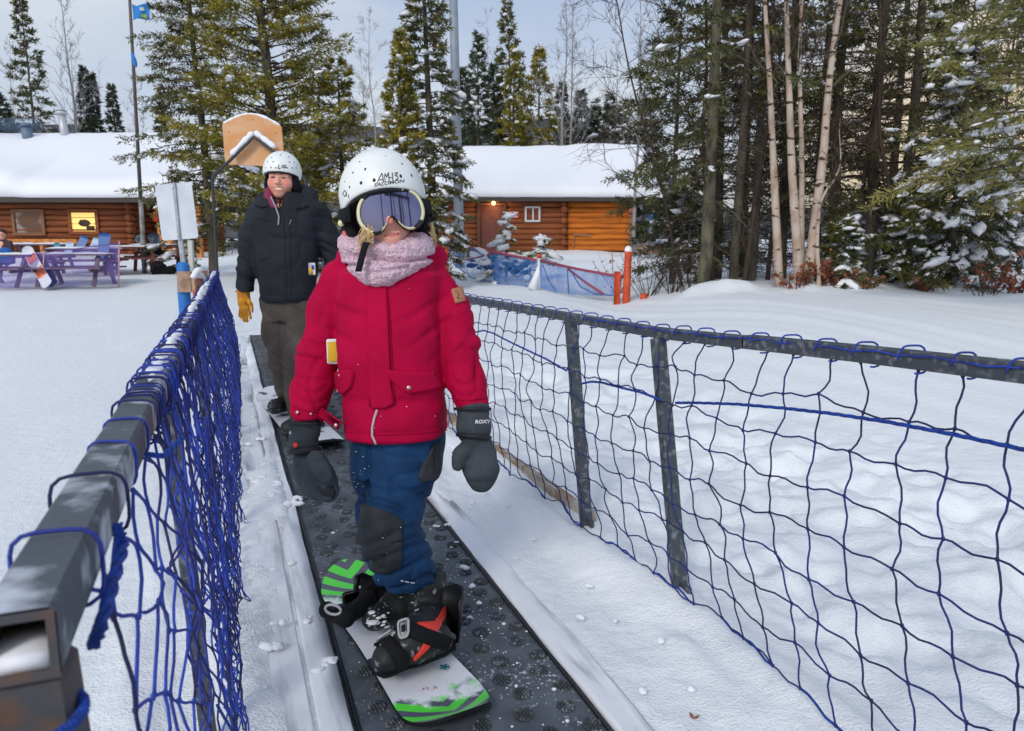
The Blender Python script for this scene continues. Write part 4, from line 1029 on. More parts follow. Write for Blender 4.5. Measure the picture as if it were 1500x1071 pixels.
# ---- boots
def boot(toe, heel, ank, top, s, seed, nm='boot'):
    f = U([chain([toe, (toe + heel) / 2 + [0, 0, .012], heel], [.040, .044, .042]), chain([(toe * .4 + heel * .6) + [0, 0, .03], ank, top], [.052, .064, .074], (1, 1, 1))], .035)
    zb = min(toe[2], heel[2]) - .035
    g = lambda Q: np.maximum(np.maximum(f(Q), zb - Q[:, 2]), Q[:, 2] - top[2] - .02)
    lo = np.minimum(np.minimum(toe, heel), top) - .1; hi = np.maximum(np.maximum(toe, heel), top) + .1
    o = sculpt(nm, g, lo, hi, .005, M['boot'], child, foldfn(16, .003, seed, (1, 1, 1.5)), 1)
    so = sculpt('sole', lambda Q: np.maximum(np.maximum(f(Q) - .006, zb - .012 - Q[:, 2]), Q[:, 2] - zb - .012), lo, hi, .005, M['softblack'], o)
    return o, g
bt1, bg1 = boot(hit(566, 966, .115) + [0, -.0, 0], hit(642, 938, .115), A(632, 905, -.02), A(620, 852, -.0), 1, 3)
bt2, bg2 = boot(A(548, 905, -.07), A(612, 890, .08), A(606, 862, .10), A(602, 835, .12), 1, 13)
Db = 2.08
decal(bg1, [(611, 914), (620, 917), (632, 915), (640, 906), (650, 889), (652, 893), (650, 905), (643, 920), (636, 930), (622, 927), (612, 919)], Db, .0035, M['red'], 'flame_stripe', bt1, 2.5, .003)
decal(bg1, [(624, 934), (634, 936), (626, 950), (607, 967), (604, 966), (616, 952)], Db, .0035, M['red'], 'flame_stripe', bt1, 2.5, .003)
b = MB(); dots = [(605, 869), (606, 883), (611, 897), (598, 868), (583, 870), (577, 880)]
for p_ in dots:
    S, Nn = onsurf(bg1, [p_], Db); b.tube([S[0] + Nn[0] * .003 - [.006, 0, -.001], S[0] + Nn[0] * .007 + [.006, 0, .002]], .0026, 5)
b.build('lace', M['grey'], bt1)
b = MB(); r9 = np.random.default_rng(6)
for k in range(110):
    S, Nn = onsurf(bg1 if k % 3 else bg2, [(r9.normal(562, 14), r9.normal(948, 14)) if k % 3 else (r9.normal(552, 10), r9.normal(903, 9))], Db)
    if abs(S[0][1] - Db) < .25: b.ell(S[0], np.array([.007, .006, .002]) * r9.gamma(1.6, .45), None, 7, 5)
b.build('snow_dust', M['snow'], bt1)
b = MB(); ff_ = trf
for k in range(40):
    x, y = [(r9.normal(556, 14), r9.normal(795, 22)), (r9.normal(530, 5), r9.uniform(660, 740)), (r9.uniform(520, 640), r9.uniform(420, 640))][k % 3]
    S, Nn = onsurf(trf if y > 655 else jk0, [(x, y)], D0)
    if abs(S[0][1] - D0) < .3: b.ell(S[0] + Nn[0] * .006, np.array([.0022, .0018, .0016]) * r9.uniform(.3, 1.), None, 6, 4)
b.build('snow_flecks', M['snow'], trou)
# ================================================================== SNOWBOARD UNDER THE CHILD
n0, t0b = hit(683, 1064, .035)[:2], hit(505, 838, .03)[:2]
bdirn = nrm(n0 - t0b); bside = np.array([bdirn[1], -bdirn[0]]); blen = np.linalg.norm(n0 - t0b); bmid = (n0 + t0b) / 2
board = thing('snowboard', 'white snowboard with neon green and dark diagonal stripes carrying the child in the crimson jacket', 'snowboard', (bmid[0], bmid[1], .02))
def bw(s):   # half width along s in -1..1
    e = np.clip(np.abs(s) - .64, 0, .36) / .36
    return (.112 + .020 * np.abs(s) ** 1.5) * np.sqrt(np.clip(1 - e ** 2.15, 0, 1))
def bz(s): return .018 + .055 * np.clip((np.abs(s) - .74) / .26, 0, 1) ** 1.8
def brd(s, t, dz=0.):
    p = bmid + bdirn * s * blen / 2 + bside * t; return np.array([p[0], p[1], bz(s) + dz])
def boardmat():
    m = bpy.data.materials.new('board_graphic'); m.use_nodes = True; nt = m.node_tree; N = nt.nodes; L = nt.links; b = N['Principled BSDF']; b.inputs['Roughness'].default_value = .35
    tc = N.new('ShaderNodeTexCoord'); ml = N.new('ShaderNodeMapping'); ml.inputs['Rotation'].default_value = (0, 0, -math.atan2(bdirn[1], bdirn[0])); L.new(tc.outputs['Object'], ml.inputs[0])
    s = N.new('ShaderNodeSeparateXYZ'); L.new(ml.outputs[0], s.inputs[0])
    def math_(op, a, b_=None, c=None):
        n = N.new('ShaderNodeMath'); n.operation = op
        for k, v in enumerate((a, b_, c)):
            if v is None: continue
            if isinstance(v, (int, float)): n.inputs[k].default_value = v
            else: L.new(v, n.inputs[k])
        return n.outputs[0]
    # bent diagonal stripes
    yy = math_('ABSOLUTE', math_('ADD', s.outputs[1], .0))
    u = math_('MULTIPLY_ADD', yy, .75, s.outputs[0])
    w_ = math_('FRACT', math_('MULTIPLY', u, 15.))
    st = math_('LESS_THAN', w_, .56)
    endm = math_('GREATER_THAN', math_('ABSOLUTE', s.outputs[0]), blen * .5 * .54)
    n = N.new('ShaderNodeTexNoise'); n.inputs['Scale'].default_value = 9; n.inputs['Detail'].default_value = 8; n.inputs['Roughness'].default_value = .65; L.new(tc.outputs['Object'], n.inputs[0])
    m1 = N.new('ShaderNodeMix'); m1.data_type = 'RGBA'; L.new(st, m1.inputs[0]); m1.inputs[6].default_value = lin(92, 92, 110); m1.inputs[7].default_value = lin(92, 226, 76)
    m2 = N.new('ShaderNodeMix'); m2.data_type = 'RGBA'; L.new(endm, m2.inputs[0]); m2.inputs[6].default_value = (.80, .81, .84, 1); L.new(m1.outputs[2], m2.inputs[7])
    # thin snow film, thicker toward the middle
    ab = math_('ABSOLUTE', s.outputs[0])
    th = math_('MULTIPLY_ADD', ab, 2.2, -.52)
    # more snow on the front half
    fr2 = math_('MULTIPLY_ADD', s.outputs[0], -.01, th)
    sn = N.new('ShaderNodeMapRange'); L.new(math_('SUBTRACT', n.outputs[0], fr2), sn.inputs[0]); sn.inputs[1].default_value = .22; sn.inputs[2].default_value = .34
    m3 = N.new('ShaderNodeMix'); m3.data_type = 'RGBA'; L.new(sn.outputs[0], m3.inputs[0]); L.new(m2.outputs[2], m3.inputs[6]); m3.inputs[7].default_value = (.80, .82, .86, 1)
    L.new(m3.outputs[2], b.inputs['Base Color'])
    r_ = N.new('ShaderNodeMapRange'); L.new(sn.outputs[0], r_.inputs[0]); r_.inputs[3].default_value = .3; r_.inputs[4].default_value = .8; L.new(r_.outputs[0], b.inputs['Roughness'])
    bu = N.new('ShaderNodeBump'); bu.inputs['Strength'].default_value = .5; bu.inputs['Distance'].default_value = .006; L.new(math_('MULTIPLY', n.outputs[0], sn.outputs[0]), bu.inputs['Height']); L.new(bu.outputs[0], b.inputs['Normal'])
    return m
ss = np.sin(np.linspace(-np.pi / 2, np.pi / 2, 81)); b = MB()
T = np.array([[brd(s, bw(s) * t * .985, .0055) for t in np.linspace(-1, 1, 15)] for s in ss]); Bt = np.array([[brd(s, bw(s) * t * .985, -.0055) for t in np.linspace(-1, 1, 15)] for s in ss])
b.grid(T, 0); b.grid(Bt, 1, True)
lp = np.array([[brd(s, bw(s) * .985, .0055) for s in ss], [brd(s, bw(s), 0) for s in ss], [brd(s, bw(s) * .985, -.0055) for s in ss]]); b.grid(lp, 1)
lp = np.array([[brd(s, -bw(s) * .985, .0055) for s in ss], [brd(s, -bw(s), 0) for s in ss], [brd(s, -bw(s) * .985, -.0055) for s in ss]]); b.grid(lp, 1, True)
b.build('deck', [boardmat(), M['black']], board)
# stomp star and pink lettering half hidden by snow
b = MB(); c = hit(651, 977, .035)
for k in range(5): b.bar(c, c + np.array([math.cos(k * 1.257), math.sin(k * 1.257), .002]) * .014, .006, .003)
b.build('star', mat('teal_star', lin(24, 110, 120), .5), board)
b = MB()
for k, x in enumerate((618, 626, 634, 639)):
    p = hit(x, 1012 - k * .9, .0265); b.bar(p, p + np.array([.003 * (-1) ** k, .012, .0]), .0035, .002)
b.build('lettering', mat('pink_print', lin(222, 186, 196), .6), board)
# bindings
def wb(px): return px
def binding(sc, open_, tilt):
    c = brd(sc, 0, .012); ft = nrm(np.append(bside * math.cos(tilt) + bdirn * math.sin(tilt), 0)); sd_ = np.array([-ft[1], ft[0], 0])     # toe direction
    o = tag(bpy.data.objects.new('binding', None)); COL.objects.link(o); o.parent = board
    b = MB(); pr = []
    for t in np.linspace(-.125, .125, 13): pr.append(t)
    b.box(c + [0, 0, .004], (.118, .052, .006), [ft, sd_, [0, 0, 1]], 0, .004)
    for sg in (-1, 1): b.box(c + sd_ * sg * .055 + ft * -.02 + [0, 0, .022], (.10, .007, .02), [ft, sd_, [0, 0, 1]], 0, .005)
    b.build('base_plate', M['black'], o)
    b = MB(); G = []
    for an in np.linspace(-.95, .95, 15):
        rad = .062; p = c - ft * .088 + (-ft * math.cos(an) * rad * 1.05 + sd_ * math.sin(an) * rad); hh = .075 + .075 * math.cos(an * .9)
        q = [p + [0, 0, .02], p - ft * .012 + [0, 0, .02 + hh * .5], p - ft * (.02 * math.cos(an)) + [0, 0, .02 + hh]]; G.append(q)
    b.grid(np.array(G), 0); hb = b.build('highback', M['black'], o); md = hb.modifiers.new('s', 'SOLIDIFY'); md.thickness = .008; md.offset = 0
    return o, c, ft, sd_
sF = np.dot(hit(608, 960, .03)[:2] - bmid, bdirn) / (blen / 2); sB = np.dot(hit(528, 892, .03)[:2] - bmid, bdirn) / (blen / 2)
bF, cF, fF, dF = binding(sF, False, .15); bB, cB, fB, dB = binding(sB, True, .0)
# straps over the front boot
b = MB(); bw_ = MB()
def band(pts, w, th, mt, nm, par, seg=18):
    pts = np.asarray(pts, float); t = np.linspace(0, len(pts) - 1, seg); q = np.stack([np.interp(t, np.arange(len(pts)), pts[:, k]) for k in range(3)], 1)
    q[1:-1] = (q[:-2] + q[1:-1] * 2 + q[2:]) / 4
    tg = np.gradient(q, axis=0); tg /= np.linalg.norm(tg, axis=1)[:, None]
    return q, tg
def band_on(f, px, D, w, off, mt, nm, par, n=20, wdir=None):
    px = np.asarray(px, float); t = np.linspace(0, len(px) - 1, n); g = np.stack([np.interp(t, np.arange(len(px)), px[:, k]) for k in (0, 1)], 1)
    S, Nn = onsurf(f, g, D); S = S + Nn * off; tg = np.gradient(S, axis=0); tg /= np.linalg.norm(tg, axis=1)[:, None] + 1e-9; s = np.cross(tg, Nn); s /= np.linalg.norm(s, axis=1)[:, None] + 1e-9
    b = MB(); b.grid(np.array([S - s * w / 2 - Nn * .004, S - s * w / 2, S, S + s * w / 2, S + s * w / 2 - Nn * .004]), 0)
    o = b.build(nm, mt, par); md = o.modifiers.new('s', 'SOLIDIFY'); md.thickness = .004; return o
band_on(bg1, [(576, 915), (590, 918), (604, 924), (622, 932), (640, 938), (655, 944)], Db, .032, .008, M['softblack'], 'ankle_strap', bF)
band_on(bg1, [(550, 928), (562, 936), (574, 948), (586, 962), (590, 976)], Db, .028, .008, M['softblack'], 'toe_strap', bF)
def buckle(f, px, ang, par, sc=1.):
    S, Nn = onsurf(f, [px], Db); n = Nn[0]; x = nrm(np.cross([0, 0, 1.], n)); u = np.cross(n, x); ca, sa = math.cos(ang), math.sin(ang); x, u = x * ca + u * sa, u * ca - x * sa
    b = MB(); lp = [(.026 * sc * np.sign(math.cos(t)) * abs(math.cos(t)) ** .5, (.0145 - .003 * math.cos(t)) * sc * np.sign(math.sin(t)) * abs(math.sin(t)) ** .5) for t in np.linspace(0, 2 * np.pi, 29)]
    b.tube([S[0] + n * .017 + x * p + u * q for p, q in lp], .0036 * sc, 6, 0); b.box(S[0] + n * .013, (.022 * sc, .011 * sc, .004), [x, u, n], 0, .003); b.box(S[0] + n * .018, (.010 * sc, .006 * sc, .003), [x, u, n], 1, .002)
    b.build('buckle', [M['grey'], M['black']], par)
buckle(bg1, (595, 925), -.95, bF, 1.); buckle(bg1, (562, 931), -.7, bF, .85)
# open rear binding straps flopped forward
f2 = U([rcone(brd(sB, -.12, .045), brd(sB, .01, .06), .030, .030), rcone(brd(sB - .04, -.10, .05), brd(sB - .1, .02, .09), .022, .02)], .02)
sculpt('ankle_strap', f2, brd(sB, -.05, .05) - .2, brd(sB, -.05, .05) + .2, .005, M['softblack'], bB, foldfn(22, .005, 3))
f3 = U([rcone(A(478, 893, -.12), A(505, 905, -.15), .025, .024), rcone(A(505, 905, -.15), A(540, 880, -.02), .024, .03)], .015)
sculpt('toe_strap', f3, A(510, 893, -.1) - .2, A(510, 893, -.1) + .2, .005, M['softblack'], bB, foldfn(22, .004, 7))
S_ = A(488, 893, -.165); b = MB(); lp = [S_ + np.array([.022 * math.cos(t) + .004 * math.sin(t), 0, -.012 * math.cos(t) * .5 + .014 * math.sin(t)]) for t in np.linspace(0, 2 * np.pi, 18)]; b.tube(lp, .0042, 6); b.box(S_ + [-.006, .004, .003], (.012, .005, .008), None, 1, .003); b.build('buckle', [M['grey'], M['black']], bB)
b = MB(); hb = [A(521, 868, -.0), A(523, 845, .02), A(530, 842, .05), A(548, 850, .06), A(565, 862, .06)]; b.tube(hb, .009, 8); b.build('highback_rim', M['black'], bB)
# ================================================================== MAN IN THE BLACK JACKET
D1 = 5.1
B = lambda x, y, d=0.: at(x, y, D1 + d)
S1 = 1 / 209.
man = thing('person', 'smiling man in black jacket, white helmet and yellow glove riding behind the child', 'person', hit(420, 612, .03))
M['mjacket'] = mat('black_fabric', lin(34, 38, 46), .75, (200, .3, .003), (lin(24, 27, 34), 6, .35, .7, 4), spec=.25)
M['mpants'] = mat('brown_fabric', lin(82, 76, 72), .8, (200, .3, .003), (lin(66, 60, 58), 8, .35, .7, 4), spec=.2)
M['glove'] = mat('yellow_leather', lin(214, 150, 36), .6, (120, .4, .004), (lin(176, 112, 24), 22, .4, .65, 4), spec=.3)
M['maroon'] = mat('maroon_fleece', lin(132, 42, 76), .9, (200, .5, .003))
M['greymet'] = mat('grey_zip', lin(150, 140, 160), .5)
def mx_(y, x0, x1, ry, d=0.): p = B((x0 + x1) / 2, y, d); return (p[2], p[0], p[1], (x1 - x0) / 2 * S1, ry)
HC2 = B(413, 262, -.0); HF2 = frame(3, -2, 2)
h2 = lambda p: HC2 + np.asarray(p, float) @ HF2
mt = loft([mx_(283, 396, 440, .09), mx_(294, 378, 462, .12), mx_(305, 366, 476, .14), mx_(330, 366, 474, .155), mx_(370, 373, 466, .16), mx_(410, 380, 462, .16), mx_(435, 385, 460, .16), mx_(441, 388, 456, .15)], 2.5)
mR = chain([B(378, 312, .02), B(367, 352, .02), B(362, 392, 0), B(358, 424, -.03)], [.085, .082, .073, .062], k=.04)
mL = chain([B(466, 312, .02), B(480, 345, .03), B(489, 378, .05), B(488, 420, .03)], [.085, .08, .072, .062], k=.04)
mhood = chain([B(388, 296, .05), B(380, 300, .02), B(400, 292, .13), B(432, 284, .13), B(452, 288, .06), B(448, 300, -.03)], [.06, .05, .07, .075, .065, .045], k=.03)
mj0 = U([mt, mR, mL], .022); mj1 = lambda Q: smin(mj0(Q), mhood(Q), .02)
zc2 = B(357, 425)[2]
def mj(Q):
    d = mj1(Q)
    neckc = U([rcone(h2((0, -.03, -.09)), h2((0, -.06, -.22)), .062, .03), rcone(h2((0, -.08, -.09)), h2((0, -.13, -.20)), .05, .02)], .02)
    d = -smin(-d, neckc(Q), .012)
    return np.maximum(d, np.where(Q[:, 0] < B(375, 400)[0], zc2 - .01 - Q[:, 2], -1))
def mdisp(V, N):
    armw = np.maximum(sstep(B(378, 360)[0], B(372, 360)[0], V[:, 0]), sstep(B(464, 360)[0], B(470, 360)[0], V[:, 0]))
    s = vn(np.stack([V[:, 0] * 8 + V[:, 2] * 16, V[:, 1] * 4, V[:, 2] * 6], 1), 31)
    o = foldfn(5, .014, 23, (1.2, 1, 1.2))(V, N) * (1 - .5 * armw) - armw * .016 * (1 - np.abs(s) * 2.2).clip(0) ** 2
    zh = B(420, 432)[2]
    return o - .004 * np.exp(-((V[:, 2] - zh) / .006) ** 2)
V, Fq = nets(mj, [B(340, 400)[0], D1 - .35, B(420, 446)[2]], [B(505, 400)[0], D1 + .4, B(420, 262)[2]], .009)
V = relax(V, Fq, 1, .4); V = V + vnormals(V, Fq) * mdisp(V, vnormals(V, Fq))[:, None]; V = relax(V, Fq, 1, .25)
mjo = mk('jacket', V, [Fq], M['mjacket'], man)
b = MB()
for pts in ([(415, 318), (416, 360), (417, 400), (418, 440)], [(424, 318), (424, 360), (425, 440)], [(380, 380), (396, 376)], [(440, 384), (456, 392)], [(376, 318), (400, 322)]): lineon(mj0, pts, D1, .0022, b, .010)
b.build('seam', mat('seam_black', lin(20, 22, 26), .8), mjo)
b = MB(); lineon(mj0, [(424, 330), (427, 322)], D1, .003, b, .008); b.build('zip_pull', M['greymet'], mjo)
b = MB(); lineon(mj1, [(397, 289), (401, 297), (405, 306), (409, 318), (408, 330)], D1, .006, b, .004); b.build('zip', M['greymet'], mjo)
b = MB(); lineon(mj1, [(374, 301), (382, 304), (392, 303)], D1, .004, b, .006); lineon(mj1, [(434, 306), (446, 304), (452, 302)], D1, .004, b, .006); b.build('hood_edge', M['softblack'], mjo)
tk = MB(); c = B(457, 394, -.19); tk.box(c, (.022, .004, .040), None, 0, .003); tk.box(c + [-.006, -.006, -.012], (.012, .002, .022), None, 1); tk.box(c + [.008, -.006, .012], (.008, .002, .014), None, 2)
tk.build('lift_ticket', [M['whitetag'], M['yellowtag'], mat('ticket_blue', lin(60, 70, 170), .5)], mjo)
# collar lining (maroon on one side)
lin_ = chain([B(394, 274, -.02), B(393, 288, -.07), B(401, 302, -.12)], [.022, .028, .018], k=.01)
sculpt('collar_lining', lin_, B(370, 320, -.3), B(430, 255, .2), .006, M['maroon'], mjo)
shirt = chain([B(404, 300, -.02), B(412, 312, -.07), B(422, 300, -.02)], [.03, .03, .03])
sculpt('shirt', shirt, B(390, 330, -.3), B(440, 285, .2), .006, M['maroon'], mjo)
yl = chain([h2((.055, -.02, -.11)), h2((.058, -.05, -.16))], [.012, .012])
sculpt('yellow_toggle', yl, h2((.056, -.03, -.13)) - .07, h2((.056, -.03, -.13)) + .07, .005, mat('mustard', lin(196, 150, 62), .8), mjo)
# ---- body
sk = sell(h2((0, .005, .025)), (.082, .1, .115), HF2); jw = sell(h2((0, -.03, -.065)), (.068, .066, .068), HF2)
ck1 = sell(h2((-.045, -.055, -.035)), (.032, .032, .032), HF2); ck2 = sell(h2((.045, -.055, -.035)), (.032, .032, .032), HF2)
chn = sell(h2((0, -.075, -.112)), (.03, .024, .022), HF2)
brow = rcone(h2((-.045, -.082, .012)), h2((.045, -.082, .012)), .014, .014)
f_ = U([sk, jw, ck1, ck2, chn, brow], .03)
ns_ = U([rcone(h2((0, -.094, .0)), h2((0, -.120, -.036)), .009, .014), sell(h2((-.014, -.105, -.040)), (.010, .010, .008), HF2), sell(h2((.014, -.105, -.040)), (.010, .010, .008), HF2)], .008)
ear1 = sell(h2((-.088, .01, -.01)), (.012, .02, .03), HF2); ear2 = sell(h2((.088, .01, -.01)), (.012, .02, .03), HF2)
f_ = U([f_, ns_, ear1, ear2], .010)
for sx in (-1, 1): f_ = sub(f_, sell(h2((sx * .034, -.102, -.003)), (.02, .012, .009), HF2), .008)
f_ = U([f_] + [sell(h2((sx * .034, -.083, -.004)), (.018, .012, .0085), HF2) for sx in (-1, 1)], .004)
smile = chain([h2((-.034, -.088, -.066)), h2((-.016, -.101, -.077)), h2((0, -.104, -.079)), h2((.016, -.101, -.077)), h2((.034, -.088, -.066))], [.003, .0045, .005, .0045, .003], k=.004)
ll = chain([h2((-.024, -.091, -.084)), h2((0, -.097, -.091)), h2((.024, -.091, -.084))], [.005, .007, .005], k=.004)
f_ = sub(U([f_, ll], .012), smile, .005)
mneck = rcone(h2((0, .02, -.09)), B(413, 310, .03), .065, .07)
mlimb = U([loft([mx_(300, 380, 450, .09), mx_(350, 380, 452, .12), mx_(440, 392, 452, .12)]),
           chain([B(380, 312, .02), B(363, 385, 0), B(357, 436, -.03)], [.06, .05, .03]), chain([B(466, 312, .02), B(489, 378, .05), B(488, 428, .03)], [.055, .045, .03]),
           chain([B(408, 440, .03), B(410, 505, .0), B(421, 575, .03)], [.06, .045, .035]), chain([B(438, 440, .03), B(439, 515, -.09), B(440, 580, -.07)], [.06, .045, .04])], .03)
mbody = U([f_, mneck, mlimb], .02)
Vb, Fb = nets(mbody, [B(335, 400)[0], D1 - .35, B(420, 600)[2]], [B(505, 400)[0], D1 + .4, h2((0, 0, .15))[2]], .009)
L_ = (Vb[Fb].mean(1) - HC2) @ HF2.T
flush = (((np.abs(np.abs(L_[:, 0]) - .05) < .022) & (np.abs(L_[:, 2] + .038) < .025) & (L_[:, 1] < -.03))).astype(int)

Vf, Ff = nets(lambda Q: np.maximum(f_(Q) - .001, ((Q - HC2) @ HF2.T)[:, 1] + .02), h2((0, 0, 0)) - .17, h2((0, 0, 0)) + .17, .0038)
L_ = (Vf[Ff].mean(1) - HC2) @ HF2.T
fl_ = np.exp(-((np.abs(L_[:, 0]) - .05) / .024) ** 2 - ((L_[:, 2] + .038) / .026) ** 2) > .5
mth = (np.abs(L_[:, 2] + .073 - .010 * (L_[:, 0] / .034) ** 2 + .004) < .0055) & (np.abs(L_[:, 0]) < .033) & (L_[:, 1] < -.06)
lp_ = (np.abs(L_[:, 2] + .088 - .010 * (L_[:, 0] / .03) ** 2) < .005) & (np.abs(L_[:, 0]) < .026) & (L_[:, 1] < -.06)
eye = ((L_[:, 0].__abs__() - .034) / .017) ** 2 + ((L_[:, 2] + .004) / .0055) ** 2 < 1
eye &= L_[:, 1] < -.06
M['stubble'] = mat('stubble_skin', lin(196, 138, 118), .6)
bdm = (L_[:, 2] < -.062) & (L_[:, 1] < .0) & ~fl_
tth = mth & (np.abs(L_[:, 0]) < .023) & (np.abs(L_[:, 2] + .077 - .010 * (L_[:, 0] / .034) ** 2) < .0042)
mi_ = np.where(eye, 3, np.where(tth, 6, np.where(mth, 2, np.where(lp_, 4, np.where(fl_, 1, np.where(bdm, 5, 0))))))
mb_ = mk('body', np.concatenate([Vb, Vf]), [Fb, Ff + len(Vb)], [M['skin'], M['skinred'], mat('mouth_line', lin(150, 62, 60), .4), mat('eye', lin(58, 46, 44), .25), M['lip'], M['stubble'], mat('teeth', lin(228, 214, 204), .4)], man, True, np.concatenate([np.zeros(len(Fb), int), mi_]))
b = MB()
for sx in (-1, 1):
    P_b = np.array([h2((sx * .016, -.103, .016)), h2((sx * .034, -.102, .021)), h2((sx * .052, -.088, .017))]); b.tube(P_b, [.004, .0045, .003], 5)
b.build('eyebrow', mat('eyebrow_brown', lin(150, 104, 76), .8), mb_)
# ---- helmet
hr2 = np.array([.124, .150, .135]); hc2 = h2((0, .012, .048)); eo2 = sell(hc2, hr2, HF2); ei2 = sell(hc2, hr2 - .012, HF2)
def cz2(Q, off=0.):
    L_ = (Q - HC2) @ HF2.T; y = L_[:, 1]; return (.012 - .15 * y - .05 * sstep(-.02, .06, y) + off) - L_[:, 2]
mh = sculpt('helmet', lambda Q: -smin(-np.maximum(eo2(Q), -ei2(Q)), -cz2(Q), .006), hc2 - .17, hc2 + .17, .006, M['helmet'], man)
sculpt('helmet_rim', lambda Q: np.maximum(np.maximum(sell(hc2, hr2 - .004, HF2)(Q), -sell(hc2, hr2 - .026, HF2)(Q)), np.maximum(cz2(Q, -.007), -cz2(Q, .012))), hc2 - .17, hc2 + .17, .006, M['black'], mh)
for sx in (-1, 1):
    pf = U([sell(h2((sx * .098, .02, -.045)), (.022, .05, .065), HF2), sell(h2((sx * .092, -.02, -.03)), (.014, .035, .06), HF2)], .02); c = h2((sx * .098, .02, -.045)); sculpt('ear_pad', pf, c - .12, c + .12, .006, M['softblack'], mh)
b = MB()
for P_b in ([(-.098, -.02, -.08), (-.07, -.05, -.115), (-.03, -.075, -.135), (.01, -.08, -.142)], [(.095, -.02, -.08), (.07, -.05, -.12), (.03, -.075, -.14), (.01, -.08, -.142), (.005, -.085, -.19)]): b.tube(np.array([h2(p) for p in P_b]), .006, 6)
b.build('chin_strap', M['softblack'], mh)
b = MB()
for x, y in ((392, 237), (400, 237), (424, 237.5), (431, 238), (389, 246), (397, 245.5), (404, 246), (420.5, 246), (428, 246), (434, 246), (398, 231), (423, 230), (411, 227), (387, 240), (436, 242)):
    S, Nn = onsurf(eo2, [(x, y)], D1); n = Nn[0]; x_ = nrm(np.cross([0, 0, 1.], n)); b.ell(S[0], (.0052, .0052, .0012), [x_, np.cross(n, x_), n], 10, 5)
b.build('vent', M['ink'], mh)
b = MB()
for st_ in ([(408.5, 241.5), (407.5, 247), (411, 246.5)], [(412, 244.5), (412.6, 244.4)], [(414, 241.5), (414, 246.5)], [(416, 242), (418.6, 243), (418.4, 245.5), (416, 246.3), (416, 242)]): lineon(eo2, st_, D1, .0026, b, .0005, 5, 0, 4)
b.build('marker_writing', M['ink'], mh)
b = MB(); G = []
# ---- glove with five fingers
wr_, kn = B(356, 430, -.03), B(357, 447, -.05)
gf = [sell((wr_ * .35 + kn * .65), (.046, .034, .055)), rcone(wr_ + [0, 0, .03], wr_ - [0, 0, .01], .05, .042)]
palm = U(gf, .03)
fing = [([B(350, 450, -.03), B(350, 459, -.05), B(353, 465, -.07)], [.0125, .012, .0095]), ([B(354, 452, -.06), B(355, 463, -.075), B(358, 470, -.085)], [.013, .0125, .010]),
        ([B(358, 452, -.07), B(360, 463, -.09), B(362, 470.5, -.10)], [.013, .0125, .010]), ([B(362, 450, -.07), B(365, 459, -.095), B(367, 466, -.105)], [.0125, .012, .0095]),
        ([B(362, 437, -.06), B(367, 446, -.10), B(370.5, 456, -.115)], [.016, .0145, .011])]
gl = palm
for pts, rs in fing: gl = smin_f(gl, chain(pts, rs, k=.006), .007)
g_ = sculpt('glove', gl, B(335, 485, -.25), B(385, 415, .12), .0045, M['glove'], man)
b = MB(); b.tube([B(357, 427, -.03) + np.array([.053 * math.cos(t), .045 * math.sin(t), 0]) for t in np.linspace(0, 2 * np.pi, 16)], .006, 6); b.build('cuff_edge', M['glove'], g_)
gl2 = U([sell(B(487, 442, .02), (.045, .034, .05)), rcone(B(488, 420, .03), B(487, 430, .02), .055, .045)], .02)
for k in range(4): gl2 = smin_f(gl2, chain([B(481 + k * 4, 448, .0), B(481 + k * 4, 456, -.02), B(483 + k * 3, 464 - abs(k - 1.5), -.04)], [.012, .012, .01], k=.005), .006)
gl2 = smin_f(gl2, chain([B(480, 436, -.02), B(476, 444, -.05), B(475, 452, -.07)], [.014, .013, .011], k=.005), .006)
sculpt('glove', gl2, B(460, 480, -.3), B(510, 405, .2), .005, M['glove'], man)
# ---- trousers
tl1 = chain([B(404, 440, .02), B(408, 490, -.0), B(414, 528, -.03), B(422, 570, .03), B(424, 588, .04)], [.115, .098, .088, .078, .07], k=.04)
tl2 = chain([B(438, 440, .0), B(440, 490, -.06), B(438, 530, -.12), B(440, 575, -.08), B(441, 598, -.06)], [.115, .105, .10, .098, .095], k=.04)
th_ = loft([mx_(430, 388, 456, .135), mx_(452, 388, 457, .135), mx_(470, 392, 455, .12)], 2.3)
tf = U([tl1, tl2, th_], .02)
def mtd(V, N):
    s = vn(np.stack([V[:, 0] * 6 + V[:, 2] * 13, V[:, 1] * 4, V[:, 0] * 5], 1), 71)
    return foldfn(6, .012, 63, (1.2, 1, 1.1))(V, N) - .012 * (1 - np.abs(s) * 2.2).clip(0) ** 2
V, Fq = nets(lambda Q: np.maximum(tf(Q), B(420, 600)[2] - Q[:, 2]), [B(370, 500)[0], D1 - .4, B(420, 606)[2]], [B(475, 500)[0], D1 + .35, B(420, 425)[2]], .009)
V = relax(V, Fq, 1, .4); V = V + vnormals(V, Fq) * mtd(V, vnormals(V, Fq))[:, None]
mtr = mk('trousers', V, [Fq], M['mpants'], man)
# ---- boots and his board
bz1 = hit(425, 612, .03); 
D0_, D0s = D1, D0
def mboot(toe, heel, top, nm):
    f = U([chain([toe, heel], [.055, .055]), chain([heel + [0, 0, .04], top], [.062, .075])], .04)
    lo = np.minimum(np.minimum(toe, heel), top) - .12; hi = np.maximum(np.maximum(toe, heel), top) + .12; zb = min(toe[2], heel[2]) - .045
    o = sculpt(nm, lambda Q: np.maximum(f(Q), zb - Q[:, 2]), lo, hi, .008, M['boot'], man, foldfn(14, .005, 3)); return o
gp = lambda x, y, z: hit(x, y, z)
mboot(gp(404, 596, .10), gp(424, 590, .10) + [.06, .12, 0], B(426, 578, .06), 'boot')
mboot(gp(424, 628, .10), gp(446, 612, .10) + [.05, .1, 0], B(441, 592, -.06), 'boot')
